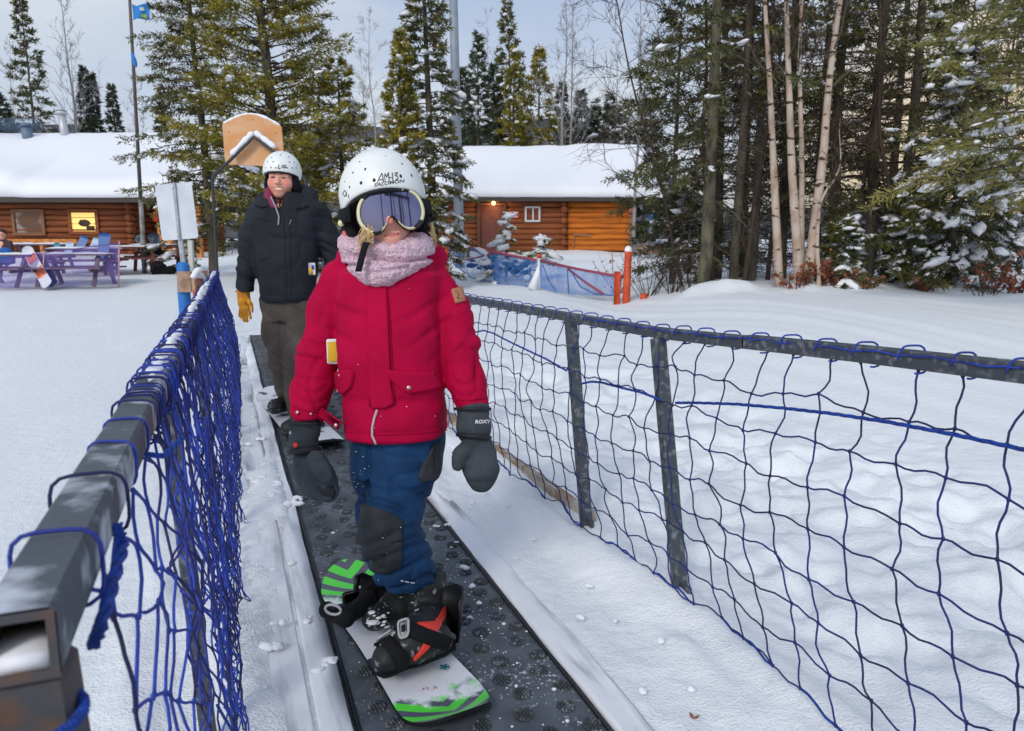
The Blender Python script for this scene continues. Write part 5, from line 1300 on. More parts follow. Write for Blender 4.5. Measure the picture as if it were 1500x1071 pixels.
# his snowboard, nose toward the camera
mbn, mbt = hit(478, 655, .04)[:2], hit(400, 575, .03)[:2] - BL * .0
bd2 = nrm(mbn - mbt); bs2 = np.array([bd2[1], -bd2[0]]); bl2 = np.linalg.norm(mbn - mbt); bm2 = (mbn + mbt) / 2
bo2 = thing('snowboard', 'black and white snowboard with yellow nose under the man in the black jacket', 'snowboard', (bm2[0], bm2[1], .02))
def brd2(s, t, dz=0.):
    p = bm2 + bd2 * s * bl2 / 2 + bs2 * t; return np.array([p[0], p[1], .02 + .06 * np.clip((abs(s) - .78) / .22, 0, 1) ** 1.8 + dz])
b = MB(); wf = lambda s: .15 * np.sqrt(np.clip(1 - (np.clip(np.abs(s) - .8, 0, .2) / .2) ** 2.4, 0, 1))
T = np.array([[brd2(s, wf(s) * t * .99, .006) for t in np.linspace(-1, 1, 9)] for s in ss]); Bt = np.array([[brd2(s, wf(s) * t * .99, -.006) for t in np.linspace(-1, 1, 9)] for s in ss])
b.grid(T, 0); b.grid(Bt, 1, True); b.grid(np.array([[brd2(s, wf(s), z) for s in ss] for z in (.006, -.006)]), 1); b.grid(np.array([[brd2(s, -wf(s), z) for s in ss] for z in (.006, -.006)]), 1, True)
bmt = mat('board_top', (.74, .76, .80), .5, var=(lin(70, 72, 62), 9, .55, .62, 4))
b.build('deck', [bmt, M['black']], bo2)
b = MB(); G = np.array([[brd2(s, wf(s) * t * .75, .008) for t in np.linspace(-1, 1, 7)] for s in np.linspace(.80, .93, 6)]); b.grid(G, 0); b.build('nose_band', mat('olive_print', lin(178, 190, 84), .5), bo2)
for s_ in (-.32, .30):
    o = tag(bpy.data.objects.new('binding', None)); COL.objects.link(o); o.parent = bo2
    c = brd2(s_, 0, .012); b = MB(); b.box(c, (.13, .06, .012), [np.append(bs2, 0), np.append(bd2, 0), [0, 0, 1]], 0, .006); b.build('base_plate', M['black'], o)
    b = MB(); G = np.array([[c - np.append(bs2, 0) * (.06 + .07 * math.cos(an)) + np.append(bd2, 0) * math.sin(an) * .07 + [0, 0, h * (.7 + .3 * math.cos(an))] for h in (.01, .10, .2)] for an in np.linspace(-1.5, 1.5, 12)]); b.grid(G, 0)
    hb = b.build('highback', M['black'], o); md = hb.modifiers.new('s', 'SOLIDIFY'); md.thickness = .01
    b = MB(); b.tube([c + np.append(bs2, 0) * .04 + np.append(bd2, 0) * .075 * math.cos(t) + [0, 0, .13 * math.sin(t)] for t in np.linspace(0, math.pi, 12)], .016, 6); b.build('strap', M['softblack'], o)
    b = MB(); b.box(c + np.append(bs2, 0) * .05 + np.append(bd2, 0) * .07 + [0, 0, .05], (.014, .012, .026), None, 0, .004); b.build('buckle', M['grey'], o)
# ================================================================== TREES
def needlemat(name, c1, c2, c3=None):
    m = bpy.data.materials.new(name); m.use_nodes = True; nt = m.node_tree; N = nt.nodes; L = nt.links; b = N['Principled BSDF']
    b.inputs['Roughness'].default_value = .6; b.inputs['Specular IOR Level'].default_value = .25
    tc = N.new('ShaderNodeTexCoord'); n = N.new('ShaderNodeTexNoise'); n.inputs['Scale'].default_value = 1.6; n.inputs['Detail'].default_value = 5; L.new(tc.outputs['Object'], n.inputs[0])
    cr = N.new('ShaderNodeValToRGB'); e = cr.color_ramp.elements; e[0].position = .34; e[0].color = c1; e[1].position = .66; e[1].color = c2
    if c3: k = e.new(.8); k.color = c3
    L.new(n.outputs[0], cr.inputs[0]); L.new(cr.outputs[0], b.inputs['Base Color'])
    return m
M['spruce'] = needlemat('spruce_needles', lin(58, 66, 40), lin(112, 108, 56))
M['pine'] = needlemat('pine_needles', lin(88, 90, 36), lin(152, 138, 50), lin(168, 136, 60))
M['fir'] = needlemat('fir_needles', lin(52, 60, 40), lin(102, 100, 58))
M['firlight'] = needlemat('bough_needles', lin(88, 92, 50), lin(144, 134, 72))
M['farspruce'] = needlemat('far_needles', lin(52, 62, 52), lin(84, 92, 64))
M['bark'] = mat('grey_bark', lin(78, 72, 66), .9, (24, .8, .02), (lin(104, 98, 84), 9, .4, .65, 6, (1, 1, .25)), spec=.1)
M['greenbark'] = mat('aspen_bark', lin(104, 100, 82), .85, (18, .6, .015), (lin(70, 64, 56), 7, .45, .62, 6, (1, 1, .35)), spec=.15)
M['twig'] = mat('bare_twigs', lin(92, 82, 76), .9, spec=.1)
M['twigdark'] = mat('dead_twigs', lin(74, 62, 56), .9, spec=.1)
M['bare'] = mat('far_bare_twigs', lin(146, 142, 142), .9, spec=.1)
def birchmat():
    m = mat('birch_bark', lin(188, 172, 158), .75, (20, .6, .014), (lin(152, 124, 106), 5, .45, .7, 5, (1, 1, .5)), spec=.2)
    nt = m.node_tree; N = nt.nodes; L = nt.links; b = N['Principled BSDF']; src = b.inputs['Base Color'].links[0].from_socket
    tc = N.new('ShaderNodeTexCoord'); mp = N.new('ShaderNodeMapping'); mp.inputs['Scale'].default_value = (4, 4, 11); L.new(tc.outputs['Object'], mp.inputs[0])
    n = N.new('ShaderNodeTexNoise'); n.inputs['Scale'].default_value = 1; n.inputs['Detail'].default_value = 5; L.new(mp.outputs[0], n.inputs[0])
    mr = N.new('ShaderNodeMapRange'); mr.inputs[1].default_value = .585; mr.inputs[2].default_value = .63; L.new(n.outputs[0], mr.inputs[0])
    mx = N.new('ShaderNodeMix'); mx.data_type = 'RGBA'; L.new(mr.outputs[0], mx.inputs[0]); L.new(src, mx.inputs[6]); mx.inputs[7].default_value = lin(70, 58, 52); L.new(mx.outputs[2], b.inputs['Base Color'])
    return m
M['birch'] = birchmat()
def unit(v): return v / (np.linalg.norm(v, axis=-1, keepdims=True) + 1e-12)
def blades(P, Dv, Ln, nb, bl, bw_, spread, rg, hang=0.):
    """needle-spray quads along twigs: P,Dv (n,3), Ln (n,)"""
    n = len(P); t = (np.arange(nb) + rg.random((n, nb))) / nb
    base = P[:, None] + Dv[:, None] * (t * Ln[:, None])[..., None]
    rd = rg.normal(size=(n, nb, 3)); rd -= (rd * Dv[:, None]).sum(-1, keepdims=True) * Dv[:, None]; rd = unit(rd)
    d = unit(Dv[:, None] * (1 - spread * .45) + rd * spread + np.array([0, 0, -hang]))
    l = bl * rg.uniform(.6, 1.25, (n, nb, 1)); s = unit(np.cross(d, rg.normal(size=(n, nb, 3))))
    w = bw_ * rg.uniform(.7, 1.3, (n, nb, 1))
    V = np.stack([base, base + d * l * .45 + s * w, base + d * l, base + d * l * .45 - s * w], 2)
    return V.reshape(-1, 3)
ICO = None
def ico_t():
    global ICO
    if ICO is None:
        nu, nv = 7, 5; th = np.linspace(0, 2 * np.pi, nu, endpoint=False); ph = np.linspace(-np.pi / 2, np.pi / 2, nv)
        V = np.stack([np.cos(ph)[:, None] * np.cos(th), np.cos(ph)[:, None] * np.sin(th), np.repeat(np.sin(ph)[:, None], nu, 1)], -1).reshape(-1, 3)
        i = np.arange(nv - 1)[:, None] * nu; j = np.arange(nu)[None]; k = (j + 1) % nu
        ICO = V, np.stack([i + j, i + k, i + nu + k, i + nu + j], -1).reshape(-1, 4)
    return ICO
def clumps(C, Dv, size, rg, flat=.45):
    T, Fc = ico_t(); n = len(C)
    x = unit(Dv + 1e-6); z = np.tile([0, 0, 1.], (n, 1)); y = unit(np.cross(z, x)); z = np.cross(x, y)
    sc = size[:, None] * np.stack([rg.uniform(.9, 1.9, n), rg.uniform(.6, 1.1, n), rg.uniform(.7, 1.3, n) * flat], 1)
    nz = 1 + .35 * rg.normal(size=(n, len(T), 1)).clip(-1.2, 1.2)
    L_ = T[None] * sc[:, None] * nz
    V = C[:, None] + L_[..., :1] * x[:, None] + L_[..., 1:2] * y[:, None] + L_[..., 2:] * z[:, None]
    return V.reshape(-1, 3), (Fc[None] + (np.arange(n) * len(T))[:, None, None]).reshape(-1, 4)
def conifer(name, label, base, h, r, mt, seed, clear=.08, nbr=150, tw=9, nb=9, bl=.13, bw_=.016, droop=.5, snow=.4, ssz=.07, trunk_r=None, prof=.85, dead=0, group=None, up=.12, gap=.25, tmat=None, lean=(0, 0), hang=.15, side=None, top_cut=1.0, cat='tree', spread=.75, irr=.3):
    rg = np.random.default_rng(seed); base = np.asarray(base, float)
    root = thing(name, label, cat, base, group)
    trunk_r = trunk_r or h * .011
    ax = lambda t: base + np.array([lean[0] * max(t, 0) ** 1.3, lean[1] * max(t, 0) ** 1.3, h * t])
    b = MB(); ts = np.linspace(-.02, 1, 14); wob = np.stack([vn(np.stack([ts * 3, ts * 0 + seed, ts * 0], 1), 1), vn(np.stack([ts * 3, ts * 0 + seed, ts * 0], 1), 2), ts * 0], 1) * .012 * h * .5
    tp = np.array([ax(t) for t in ts]) + wob * (ts[:, None] > .0); b.tube(tp, trunk_r * (1 - ts.clip(0)) ** .8 + .006, 9)
    axw = lambda t: np.array([np.interp(t, ts, tp[:, k]) for k in range(3)])
    # dead lower twigs
    for k in range(dead):
        t = rg.uniform(.03, max(.06, min(.85, clear * 2.2))); p = axw(t); an = rg.uniform(0, 6.28); L_ = rg.uniform(.3, 1.) * r * .75
        d = np.array([math.cos(an), math.sin(an), rg.uniform(-.35, .15)]); q = [p]; 
        for s in range(4): d = unit(d + rg.normal(0, .18, 3) + [0, 0, -.06]); q.append(q[-1] + d * L_ / 4)
        b.tube(q, np.linspace(.010, .003, 5), 4)
        for s in (1, 2, 3):
            for _ in range(2): d2 = unit(d + rg.normal(0, .8, 3)); b.tube([q[s], q[s] + d2 * L_ * .15, q[s] + (d2 + rg.normal(0, .3, 3)) * L_ * .3], [.004, .003, .002], 3)
    b.build('trunk', tmat or M['bark'], root)
    TP, TD, TL = [], [], []; bb = MB(); sc_, sd_, ss_ = [], [], []
    for k in range(nbr):
        t = clear + (top_cut * .995 - clear) * ((k + rg.random()) / nbr) ** .92
        rel = (t - clear) / (1 - clear)
        # envelope: narrow top, fullest low down
        R = r * ((1 - rel) ** prof) * (.55 + .45 * min(1, rel / .12)) * rg.uniform(1 - irr * 1.3, 1 + irr * .6) + .04 * h / 10
        an = k * 2.39996 + rg.normal(0, .35)
        if side is not None and rg.random() < side[1] and math.cos(an - side[0]) < 0: an = an + math.pi
        if rg.random() < gap * .4: continue
        p = axw(t); e0 = up + .55 * rel ** 2; d = unit(np.array([math.cos(an), math.sin(an), e0])); n = 6; q = [p]
        for s in range(n):
            d = unit(d + np.array([0, 0, -droop * (1 - rel * .7) * .20 + (.16 * droop if s > 3 else 0)]) + rg.normal(0, .06, 3)); q.append(q[-1] + d * R / n)
        q = np.array(q); bb.tube(q, np.linspace(max(.006, trunk_r * .16 * (1 - rel) + .004), .003, n + 1), 4, cap=False)
        m = max(3, int(tw * (.4 + R / r)))
        u = rg.uniform(.12, 1., m) ** .8; idx = u * n; i0 = np.minimum(idx.astype(int), n - 1); f = (idx - i0)[:, None]
        pp = q[i0] * (1 - f) + q[i0 + 1] * f; dd = unit(q[i0 + 1] - q[i0]); sd2 = unit(np.cross(dd, [0, 0, 1.])) * rg.choice([-1, 1], (m, 1))
        td = unit(dd * .75 + sd2 * rg.uniform(.25, 1., (m, 1)) + np.array([0, 0, -hang]) + rg.normal(0, .15, (m, 3)))
        tl = (R * .42 * (1.15 - u) + .06 * h / 8 + .03) * rg.uniform(.6, 1.2, m)
        TP.append(pp); TD.append(td); TL.append(tl)
        TP.append(q[3:-1]); TD.append(unit(np.diff(q[3:], axis=0))); TL.append(np.full(n - 3, R / n))
        ns = rg.poisson(snow * m * .8)
        if ns:
            j = rg.integers(0, m, ns); a_ = rg.uniform(.1, 1, (ns, 1)); sc_.append(pp[j] + td[j] * tl[j][:, None] * a_ + [0, 0, bl * .28]); sd_.append(td[j] + [0, 0, .0]); ss_.append(rg.gamma(3., ssz / 3., ns).clip(ssz * .3, ssz * 2.2))
    P, Dv, Ln = np.concatenate(TP), np.concatenate(TD), np.concatenate(TL)
    V = blades(P, Dv, Ln, nb, bl, bw_, spread, rg); F_ = np.arange(len(V)).reshape(-1, 4)
    cr = MB(); cr.add(V, F_, 0); nbase = cr.n
    for v_, f in [(np.concatenate(bb.v), bb.order)]: 
        cr.v.append(v_); cr.order += [(x + nbase, 1) for x, _ in f]; cr.n += len(v_)
    cr.build('crown', [mt, M['twigdark']], root, False)
    if sc_:
        C, Dd, Sz = np.concatenate(sc_), np.concatenate(sd_), np.concatenate(ss_); v_, f_ = clumps(C, Dd, Sz, rg); mk('snow', v_, [f_], M['treesnow'], root)
    return root
def bare(name, label, base, h, r0, mt, seed, lean=(0, 0), first=.35, nbr=16, spread=.5, group=None, tmat=None, levels=2, blen=.28, twr=.0035, crook=.03, up=.75, cat='tree', cut=1.0):
    rg = np.random.default_rng(seed); base = np.asarray(base, float); root = thing(name, label, cat, base, group)
    ts = np.linspace(-.02, 1, 16); wob = np.stack([vn(np.stack([ts * 4, ts * 0 + seed, ts * 0], 1), 1), vn(np.stack([ts * 4, ts * 0 + seed, ts * 0], 1), 2), ts * 0], 1) * crook * h
    tp = np.array([base + np.array([lean[0] * t, lean[1] * t, h * t]) for t in ts]) + wob * ts[:, None].clip(0, .3) * 2
    b = MB(); b.tube(tp, r0 * (1 - .93 * ts.clip(0)) , 10); b.build('trunk', tmat or mt, root)
    c = MB()
    def branch(p, d, L_, r, lv):
        q = [p]; n = 5
        for s in range(n): d = unit(d + rg.normal(0, .13, 3) + np.array([0, 0, .05 * up])); q.append(q[-1] + d * L_ / n)
        c.tube(q, np.linspace(r, max(twr * .5, r * .35), n + 1), 5 if r > .01 else 3, cap=False)
        if lv > 0:
            for s in range(rg.integers(4, 7)):
                i = rg.integers(1, n + 1); sd_ = unit(np.cross(d, rg.normal(size=3))); branch(q[i], unit(d * .75 + sd_ * rg.uniform(.4, .9)), L_ * rg.uniform(.3, .6), max(twr, r * .5), lv - 1)
    for k in range(nbr):
        t = first + (cut - first) * (k + rg.random()) / nbr; p = np.array([np.interp(t, ts, tp[:, i]) for i in range(3)]); an = k * 2.4 + rg.normal(0, .4)
        d = unit(np.array([math.cos(an) * spread, math.sin(an) * spread, up])); branch(p, d, h * blen * (1.15 - t) * rg.uniform(.6, 1.2) + .1, max(twr, r0 * .32 * (1 - t) + .004), levels)
    c.build('crown', mt, root); return root
def gpt3(x, D, y=None):
    p = at(x, y if y else 400, D); p[2] = ground_height(p[0], D) - .03; return p
def tht(x, ytop, D): # height needed so that the apex shows at photo row ytop
    return at(x, ytop, D)[2] - gpt3(x, D)[2]
def gap3(x, yt, D):
    p = at(x, yt, D); p[2] = ground_height(p[0], D) - .03; return p
TG = 'evergreens round the cabins'
# ---- left and centre groups
conifer('spruce_tree', 'slim open-branched spruce left of the plywood arch board, beside the flagpole', gpt3(312, 20), 10.2, 2.05, M['spruce'], 11, clear=.09, nbr=270, tw=14, nb=11, bl=.13, bw_=.014, droop=.55, snow=.30, ssz=.045, gap=.45, group=TG, trunk_r=.12, irr=.45, lean=(-.25, 0), prof=.8)
conifer('pine_tree', 'big yellow-green pine rising straight behind the plywood arch board', gpt3(408, 19), 12.5, 2.5, M['pine'], 12, clear=.10, nbr=330, tw=22, nb=11, bl=.13, bw_=.015, droop=.15, snow=.32, ssz=.045, gap=.3, group=TG, trunk_r=.17, irr=.4, lean=(-.3, 0), prof=.62, up=.3)
conifer('spruce_tree', 'tall narrow snow-laden spruce touching the grey pole behind the child', gpt3(640, 17), 8.2, .95, M['spruce'], 13, clear=.05, nbr=190, tw=9, nb=11, bl=.13, bw_=.015, droop=.75, snow=.85, ssz=.05, gap=.15, group=TG, trunk_r=.11, lean=(-.2, 0), prof=.6, irr=.22)
conifer('pine_tree', 'young olive pine with a bare leader just left of the snow-laden spruce', gpt3(592, 16.5), tht(592, 48, 16.5), .85, M['pine'], 14, clear=.05, nbr=90, tw=8, nb=12, bl=.14, bw_=.015, droop=.1, snow=.5, ssz=.045, gap=.2, group=TG, trunk_r=.07, prof=.65, up=.4, irr=.35)
conifer('pine_tree', 'bushy pine leaning in behind the man at the right of the big yellow-green pine', gpt3(505, 20), 5.6, 1.6, M['pine'], 315, clear=.12, nbr=90, tw=12, nb=12, bl=.13, bw_=.015, droop=.2, snow=.6, ssz=.05, gap=.35, group=TG, trunk_r=.10, prof=.55, up=.2)
conifer('spruce_tree', 'low snowy spruce filling in behind the man in black', gpt3(450, 22), 4.2, 1.6, M['spruce'], 316, clear=.04, nbr=90, tw=10, nb=11, bl=.13, bw_=.015, droop=.6, snow=1.0, ssz=.055, gap=.1, group=TG, trunk_r=.07)
conifer('spruce_tree', 'small snow-caked spruce low behind the left rail end', gpt3(265, 22), 3.0, 1.0, M['spruce'], 17, clear=.04, nbr=60, tw=8, nb=10, bl=.12, bw_=.014, droop=.6, snow=.7, ssz=.065, group=TG, trunk_r=.05)
# saplings by the right cabin
conifer('spruce_sapling', 'thin snow-topped sapling in front of the brown cabin door', gpt3(742, 20.), 1.75, .55, M['pine'], 18, clear=.08, nbr=26, tw=5, nb=9, bl=.10, bw_=.013, droop=.5, snow=1.2, ssz=.075, trunk_r=.03, group='saplings by the cabin')
conifer('spruce_sapling', 'bent snow-loaded sapling under the small white cabin window', gpt3(785, 19.5), 1.1, .75, M['pine'], 19, clear=.08, nbr=26, tw=6, nb=9, bl=.10, bw_=.013, droop=.8, snow=1.3, ssz=.085, trunk_r=.03, lean=(.25, 0), group='saplings by the cabin')
conifer('spruce_sapling', 'squat sapling nearly buried in snow left of the bent one', gpt3(725, 19.), .75, .6, M['pine'], 20, clear=.05, nbr=22, tw=5, nb=9, bl=.10, bw_=.013, droop=.8, snow=1.6, ssz=.09, trunk_r=.02, group='saplings by the cabin')
# ---- far trees behind the cabins
FG = 'distant trees behind the cabins'
for i_, (x, yt, D, r, lb, mt) in enumerate([
    (30, -8, 46, 2.0, 'tallest distant spruce standing over the left cabin roof', 'fir'), (120, 98, 50, 1.15, 'dark twin-topped spruce behind the left cabin chimney, left top', 'farspruce'), (133, 108, 51, 1.1, 'dark twin-topped spruce behind the left cabin chimney, right top', 'farspruce'),
    (163, 126, 50, 1.05, 'short dark spruce between the twin-topped spruce and the flagpole', 'farspruce'), (4, 140, 50, 1.6, 'spruce cut by the left edge of the view', 'farspruce'), (234, 150, 48, 1.2, 'small far spruce just right of the flagpole', 'farspruce'),
    (698, 46, 44, 1.75, 'dark far spruce next to the grey pole above the right cabin', 'farspruce'), (745, 0, 46, 2.1, 'tallest far spruce above the right cabin roof', 'spruce'), (752, 72, 42, 1.6, 'olive pine in front of the tallest far spruce', 'pine'), (790, 70, 43, 2.2, 'broad olive pine right of the tallest far spruce', 'pine'),
    (722, 95, 47, 1.6, 'dark spruce between two taller ones over the cabin ridge', 'farspruce'), (852, 132, 46, 1.5, 'short far spruce beside the bare birch over the right cabin', 'farspruce'), (872, 146, 48, 1.2, 'shortest far spruce over the right end of the cabin', 'farspruce'), (893, 138, 47, 1.4, 'far spruce nearest the wood over the cabin roof', 'farspruce'),
    (822, 120, 48, 1.5, 'low dark spruce left of the bare birch over the cabin', 'farspruce'), (678, 100, 46, 1.3, 'dark spruce half hidden by the grey pole', 'farspruce'), (950, 130, 40, 1.6, 'thin spruce behind the right cabin corner', 'farspruce'), (912, 160, 44, 1.4, 'low spruce behind the cabin beside the wood', 'farspruce')]):
    conifer('spruce_tree' if mt != 'pine' else 'pine_tree', lb, gap3(x, yt, D), tht(x, yt, D), r, M[mt], 40 + i_, clear=.03, nbr=120, tw=7, nb=7, bl=.30, bw_=.036, droop=.5, snow=.16, ssz=.13, group=FG, trunk_r=.13, prof=.8, gap=.3)
for i_, (x, yt, D, lb, r0) in enumerate([(88, -30, 48, 'tall bare aspen right of the tallest distant spruce', .13), (104, 60, 52, 'slender bare aspen behind the twin-topped spruce', .08), (541, 15, 55, 'bare distant aspen left of the young olive pine', .10), (528, 70, 57, 'thin bare aspen left of another bare aspen', .07),
    (712, 18, 60, 'faint bare aspen between the far spruces', .07), (829, -30, 40, 'tall bare birch above the right cabin roof', .11), (842, -45, 43, 'second bare birch close behind the tall one over the cabin', .09), (196, 110, 60, 'low bare aspen behind the flagpole', .06), (905, 60, 44, 'bare birch at the left edge of the wood', .08), (10, 60, 55, 'bare aspen at the far left edge', .07), (938, -20, 30, 'bare grey birch leaning beside the green-barked trunk', .08)]):
    bare('bare_tree', lb, gap3(x, yt, D), tht(x, yt, D), r0, M['bare'], 70 + i_, first=.28, nbr=20, spread=.55, group='bare trees behind the cabins', levels=2, blen=.22, twr=.010, crook=.02)
# ---- the wood on the right
WG = 'conifers of the right-hand wood'
def wood(x, D, h, r, seed, lb, **kw):
    a = dict(clear=.22, nbr=130, tw=10, nb=11, bl=.13, bw_=.013, droop=.5, snow=.12, ssz=.042, gap=.5, group=WG, irr=.5, dead=100, prof=.6); a.update(kw)
    return conifer('spruce_tree', lb, gpt3(x, D), h, r, a.pop('mt', M['spruce']), seed, **a)
wood(1029, 13.6, 13, 1.9, 101, 'straight green-barked spruce at the left front of the wood', clear=.15, trunk_r=.115, tmat=M['greenbark'], mt=M['fir'], nbr=130, side=(3.1, .75), dead=60)
wood(1074, 14.2, 12, 1.3, 102, 'dark slim trunk right behind the green-barked spruce', clear=.28, trunk_r=.085, dead=110)
wood(1100, 15.2, 12, 1.4, 103, 'dark spruce left of the first pale birch', clear=.28, trunk_r=.09, dead=110)
wood(1050, 17.5, 10, 1.6, 104, 'spruce deep in the wood between the green-barked and slim trunks', clear=.06, nbr=120)
wood(985, 16, 6.2, 1.6, 105, 'feathery spruce reaching over the right cabin corner', clear=.13, mt=M['fir'], snow=.15, nbr=80, side=(3.1, .5))
wood(1145, 17, 11.5, 2.1, 106, 'dark spruce behind the birch clump', clear=.2, dead=70)
wood(1215, 16.2, 12, 2.1, 107, 'dense dark spruce right behind the leaning birch', clear=.12, dead=80, nbr=150)
wood(1268, 15., 11, 2.1, 108, 'dense dark spruce right of the leaning birch with dead lower twigs', clear=.12, dead=90, nbr=150)
wood(1318, 15.6, 11, 2.0, 109, 'dark spruce left of the snow-draped fir', clear=.10, dead=60, nbr=130, snow=.22)
wood(1365, 18, 10, 1.2, 110, 'tall thin spruce standing behind the snow-draped fir', clear=.2, dead=30)
wood(1450, 21, 7.5, 1.5, 111, 'spruce at the right back of the wood', clear=.10, mt=M['fir'])
wood(1190, 19.5, 11, 2.2, 112, 'spruce at the back of the wood behind the birches', clear=.05)
wood(1085, 20, 9, 2.0, 113, 'spruce at the back left of the wood', clear=.05)
wood(1300, 19, 11, 2.5, 114, 'broad spruce at the back of the wood on the right', clear=.04)
wood(1400, 22, 6.5, 2.0, 115, 'far spruce showing low through the gaps at right', clear=.03)
# low snowy firs
wood(1392, 13.6, 4.3, 1.5, 116, 'low fir draped in thick snow at the right of the wood', clear=.03, nbr=150, droop=1.25, snow=.75, ssz=.062, mt=M['fir'], dead=0, prof=.55, irr=.3, trunk_r=.07)
wood(1330, 13.4, 2.0, .95, 117, 'small snow-dusted fir at the foot of the dark spruces', clear=.04, nbr=70, droop=.8, snow=.45, ssz=.06, dead=0, prof=.6, trunk_r=.04)
wood(1235, 13.3, 1.25, .75, 118, 'knee-high snowy fir right of the leaning birch', clear=.05, nbr=45, droop=.8, snow=.6, ssz=.055, dead=0, prof=.6, trunk_r=.03)
wood(1470, 14.2, 2.6, 1.1, 119, 'half-buried snowy fir at the right edge', clear=.03, nbr=80, droop=1.1, snow=1.0, ssz=.085, dead=0, prof=.55, mt=M['fir'], trunk_r=.05)
wood(1008, 15.5, 2.2, 1.0, 120, 'thin green fir by the green-barked trunk foot', clear=.05, nbr=50, snow=.4, dead=0, mt=M['fir'], trunk_r=.03)
# near fir whose boughs enter at the right edge
conifer('fir_tree', 'near fir whose yellow-green snowy boughs reach in from the right edge', gpt3(1640, 9.0), 6.8, 2.7, M['firlight'], 130, clear=.20, nbr=120, tw=14, nb=13, bl=.11, bw_=.010, droop=.35, snow=.45, ssz=.045, group=WG, trunk_r=.11, side=(math.pi, .85), prof=.45, up=.1, irr=.35)
# birches and aspens
BG = 'pale birches of the right-hand wood'
def birch(x0, y0, x1, D, r0, seed, lb, **kw):
    base = gpt3(x0, D); top = at(x1, 0, D); h0 = top[2] - base[2]; k = 1.6
    return bare('birch_tree', lb, base, h0 * k, r0, M['twig'], seed, lean=((top[0] - base[0]) * k, .3), first=.42, nbr=14, group=BG, tmat=M['birch'], blen=.14, twr=.004, crook=.012, **kw)
birch(1143, 0, 1122, 13.2, .082, 201, 'left pale birch with peeling dark streaks')
birch(1172, 0, 1160, 13.0, .088, 202, 'middle pinkish birch of the clump')
birch(1176, 0, 1180, 13.25, .062, 203, 'thin birch close behind the middle pinkish one')
birch(1182, 0, 1240, 13.05, .098, 204, 'leaning birch slanting to the upper right')
base = gpt3(1198, 12.9); bare('birch_tree', 'short crooked birch stem low between the birch clump and dark spruces', base, 2.9, .045, M['twig'], 205, lean=(.25, .1), first=.3, nbr=9, tmat=M['birch'], blen=.3, crook=.10, twr=.004, group=BG)
for i_, (x, D, h, ln, lb) in enumerate([(1045, 14.4, 9, -.6, 'bare twiggy aspen behind the green-barked spruce'), (1000, 15., 8.0, -2.2, 'bare aspen arching its twigs over the cabin roof'), (1125, 16, 9, .3, 'bare aspen between the slim trunk and the first birch'), (1250, 14.6, 8, .5, 'bare aspen among the dark spruces'), (1300, 13.9, 6, -.6, 'twiggy bare aspen right of the leaning birch, before the dark spruces'), (1090, 13.9, 6.5, .4, 'twiggy bare aspen left of the first pale birch'), (1420, 16.5, 9.5, -.4, 'bare aspen behind the snow-draped fir'), (1490, 16, 10, -.5, 'bare aspen at the right edge')]):
    bare('bare_tree', lb, gpt3(x, D), h, .032 if x < 1010 else .05, M['twigdark'], 220 + i_, lean=(ln, 0), first=.14, nbr=28, spread=.8, levels=2, blen=.26, twr=.0045, crook=.03, group='bare aspens of the wood', up=.6)
# big bare limb reaching left at the top of the wood
c_ = MB(); 
# ---- shrubs: bare stems in the snow
def shrub(x, D, h, n, seed, lb, spread=.5, leaves=0, lm=None, cat='shrub', group='bare shrubs in the snow'):
    rg = np.random.default_rng(seed); base = gpt3(x, D); root = thing('bare_shrub', lb, cat, base, group); b = MB(); lf = MB()
    for k in range(n):
        an = rg.uniform(0, 6.28); d = unit(np.array([math.cos(an) * spread, math.sin(an) * spread, 1.])); p = base + np.array([math.cos(an), math.sin(an), 0]) * rg.uniform(0, .18); q = [p]; L_ = h * rg.uniform(.45, 1.1)
        for s in range(6): d = unit(d + rg.normal(0, .12, 3)); q.append(q[-1] + d * L_ / 6)
        b.tube(q, np.linspace(.008, .002, 7), 4)
        for s in (2, 3, 4, 5):
            d2 = unit(d + rg.normal(0, .6, 3)); e = q[s] + d2 * L_ * .22; b.tube([q[s], (q[s] + e) / 2 + rg.normal(0, .01, 3), e], [.004, .003, .0015], 3)
            for _ in range(leaves):
                c = q[s] + d2 * L_ * rg.uniform(.05, .25) + rg.normal(0, .02, 3); s1 = rg.normal(0, .028, 3); s2 = np.cross(unit(s1), rg.normal(size=3)) * .018; lf.add(np.array([c - s1, c + s2, c + s1, c - s2]), np.array([[0, 1, 2, 3]]))
    b.build('stem', M['twigdark'], root)
    if leaves: o = lf.build('dead_leaves', lm or M['deadleaf'], root, False)
M['deadleaf'] = mat('dead_leaves', lin(150, 84, 52), .8, var=(lin(104, 60, 44), 4, .4, .6, 2))
for i_, (x, D, h, n, sp_, lv, lb) in enumerate([(950, 14.6, 1.6, 16, .55, 0, 'bare shrub with long arching stems right of the orange post'), (985, 14.2, 1.5, 18, .5, 0, 'bare upright shrub beside the green-barked trunk'), (905, 16, 1.2, 9, .7, 1, 'sparse shrub with few rusty leaves behind the orange post'), (1012, 13.7, 1.2, 12, .5, 0, 'low bare shrub hugging the green-barked trunk'),
    (1200, 13.0, .75, 16, .5, 5, 'rust-leaved shrub at the foot of the leaning birch'), (1166, 12.9, .55, 12, .5, 4, 'rust-leaved tuft at the foot of the middle birch'), (1352, 12.8, .35, 9, .9, 3, 'small brown-leaved shrub poking from the drift'), (1445, 11.9, .9, 11, .6, 4, 'red-brown leaved shrub at the right edge of the drift'), (1478, 12.2, .55, 10, 1.0, 4, 'low spreading red-brown shrub at the far right'), (1262, 12.9, .4, 9, 1.0, 2, 'low twiggy shrub on the drift before the dark spruces')]):
    shrub(x, D, h, n, 300 + i_, lb, sp_, lv)
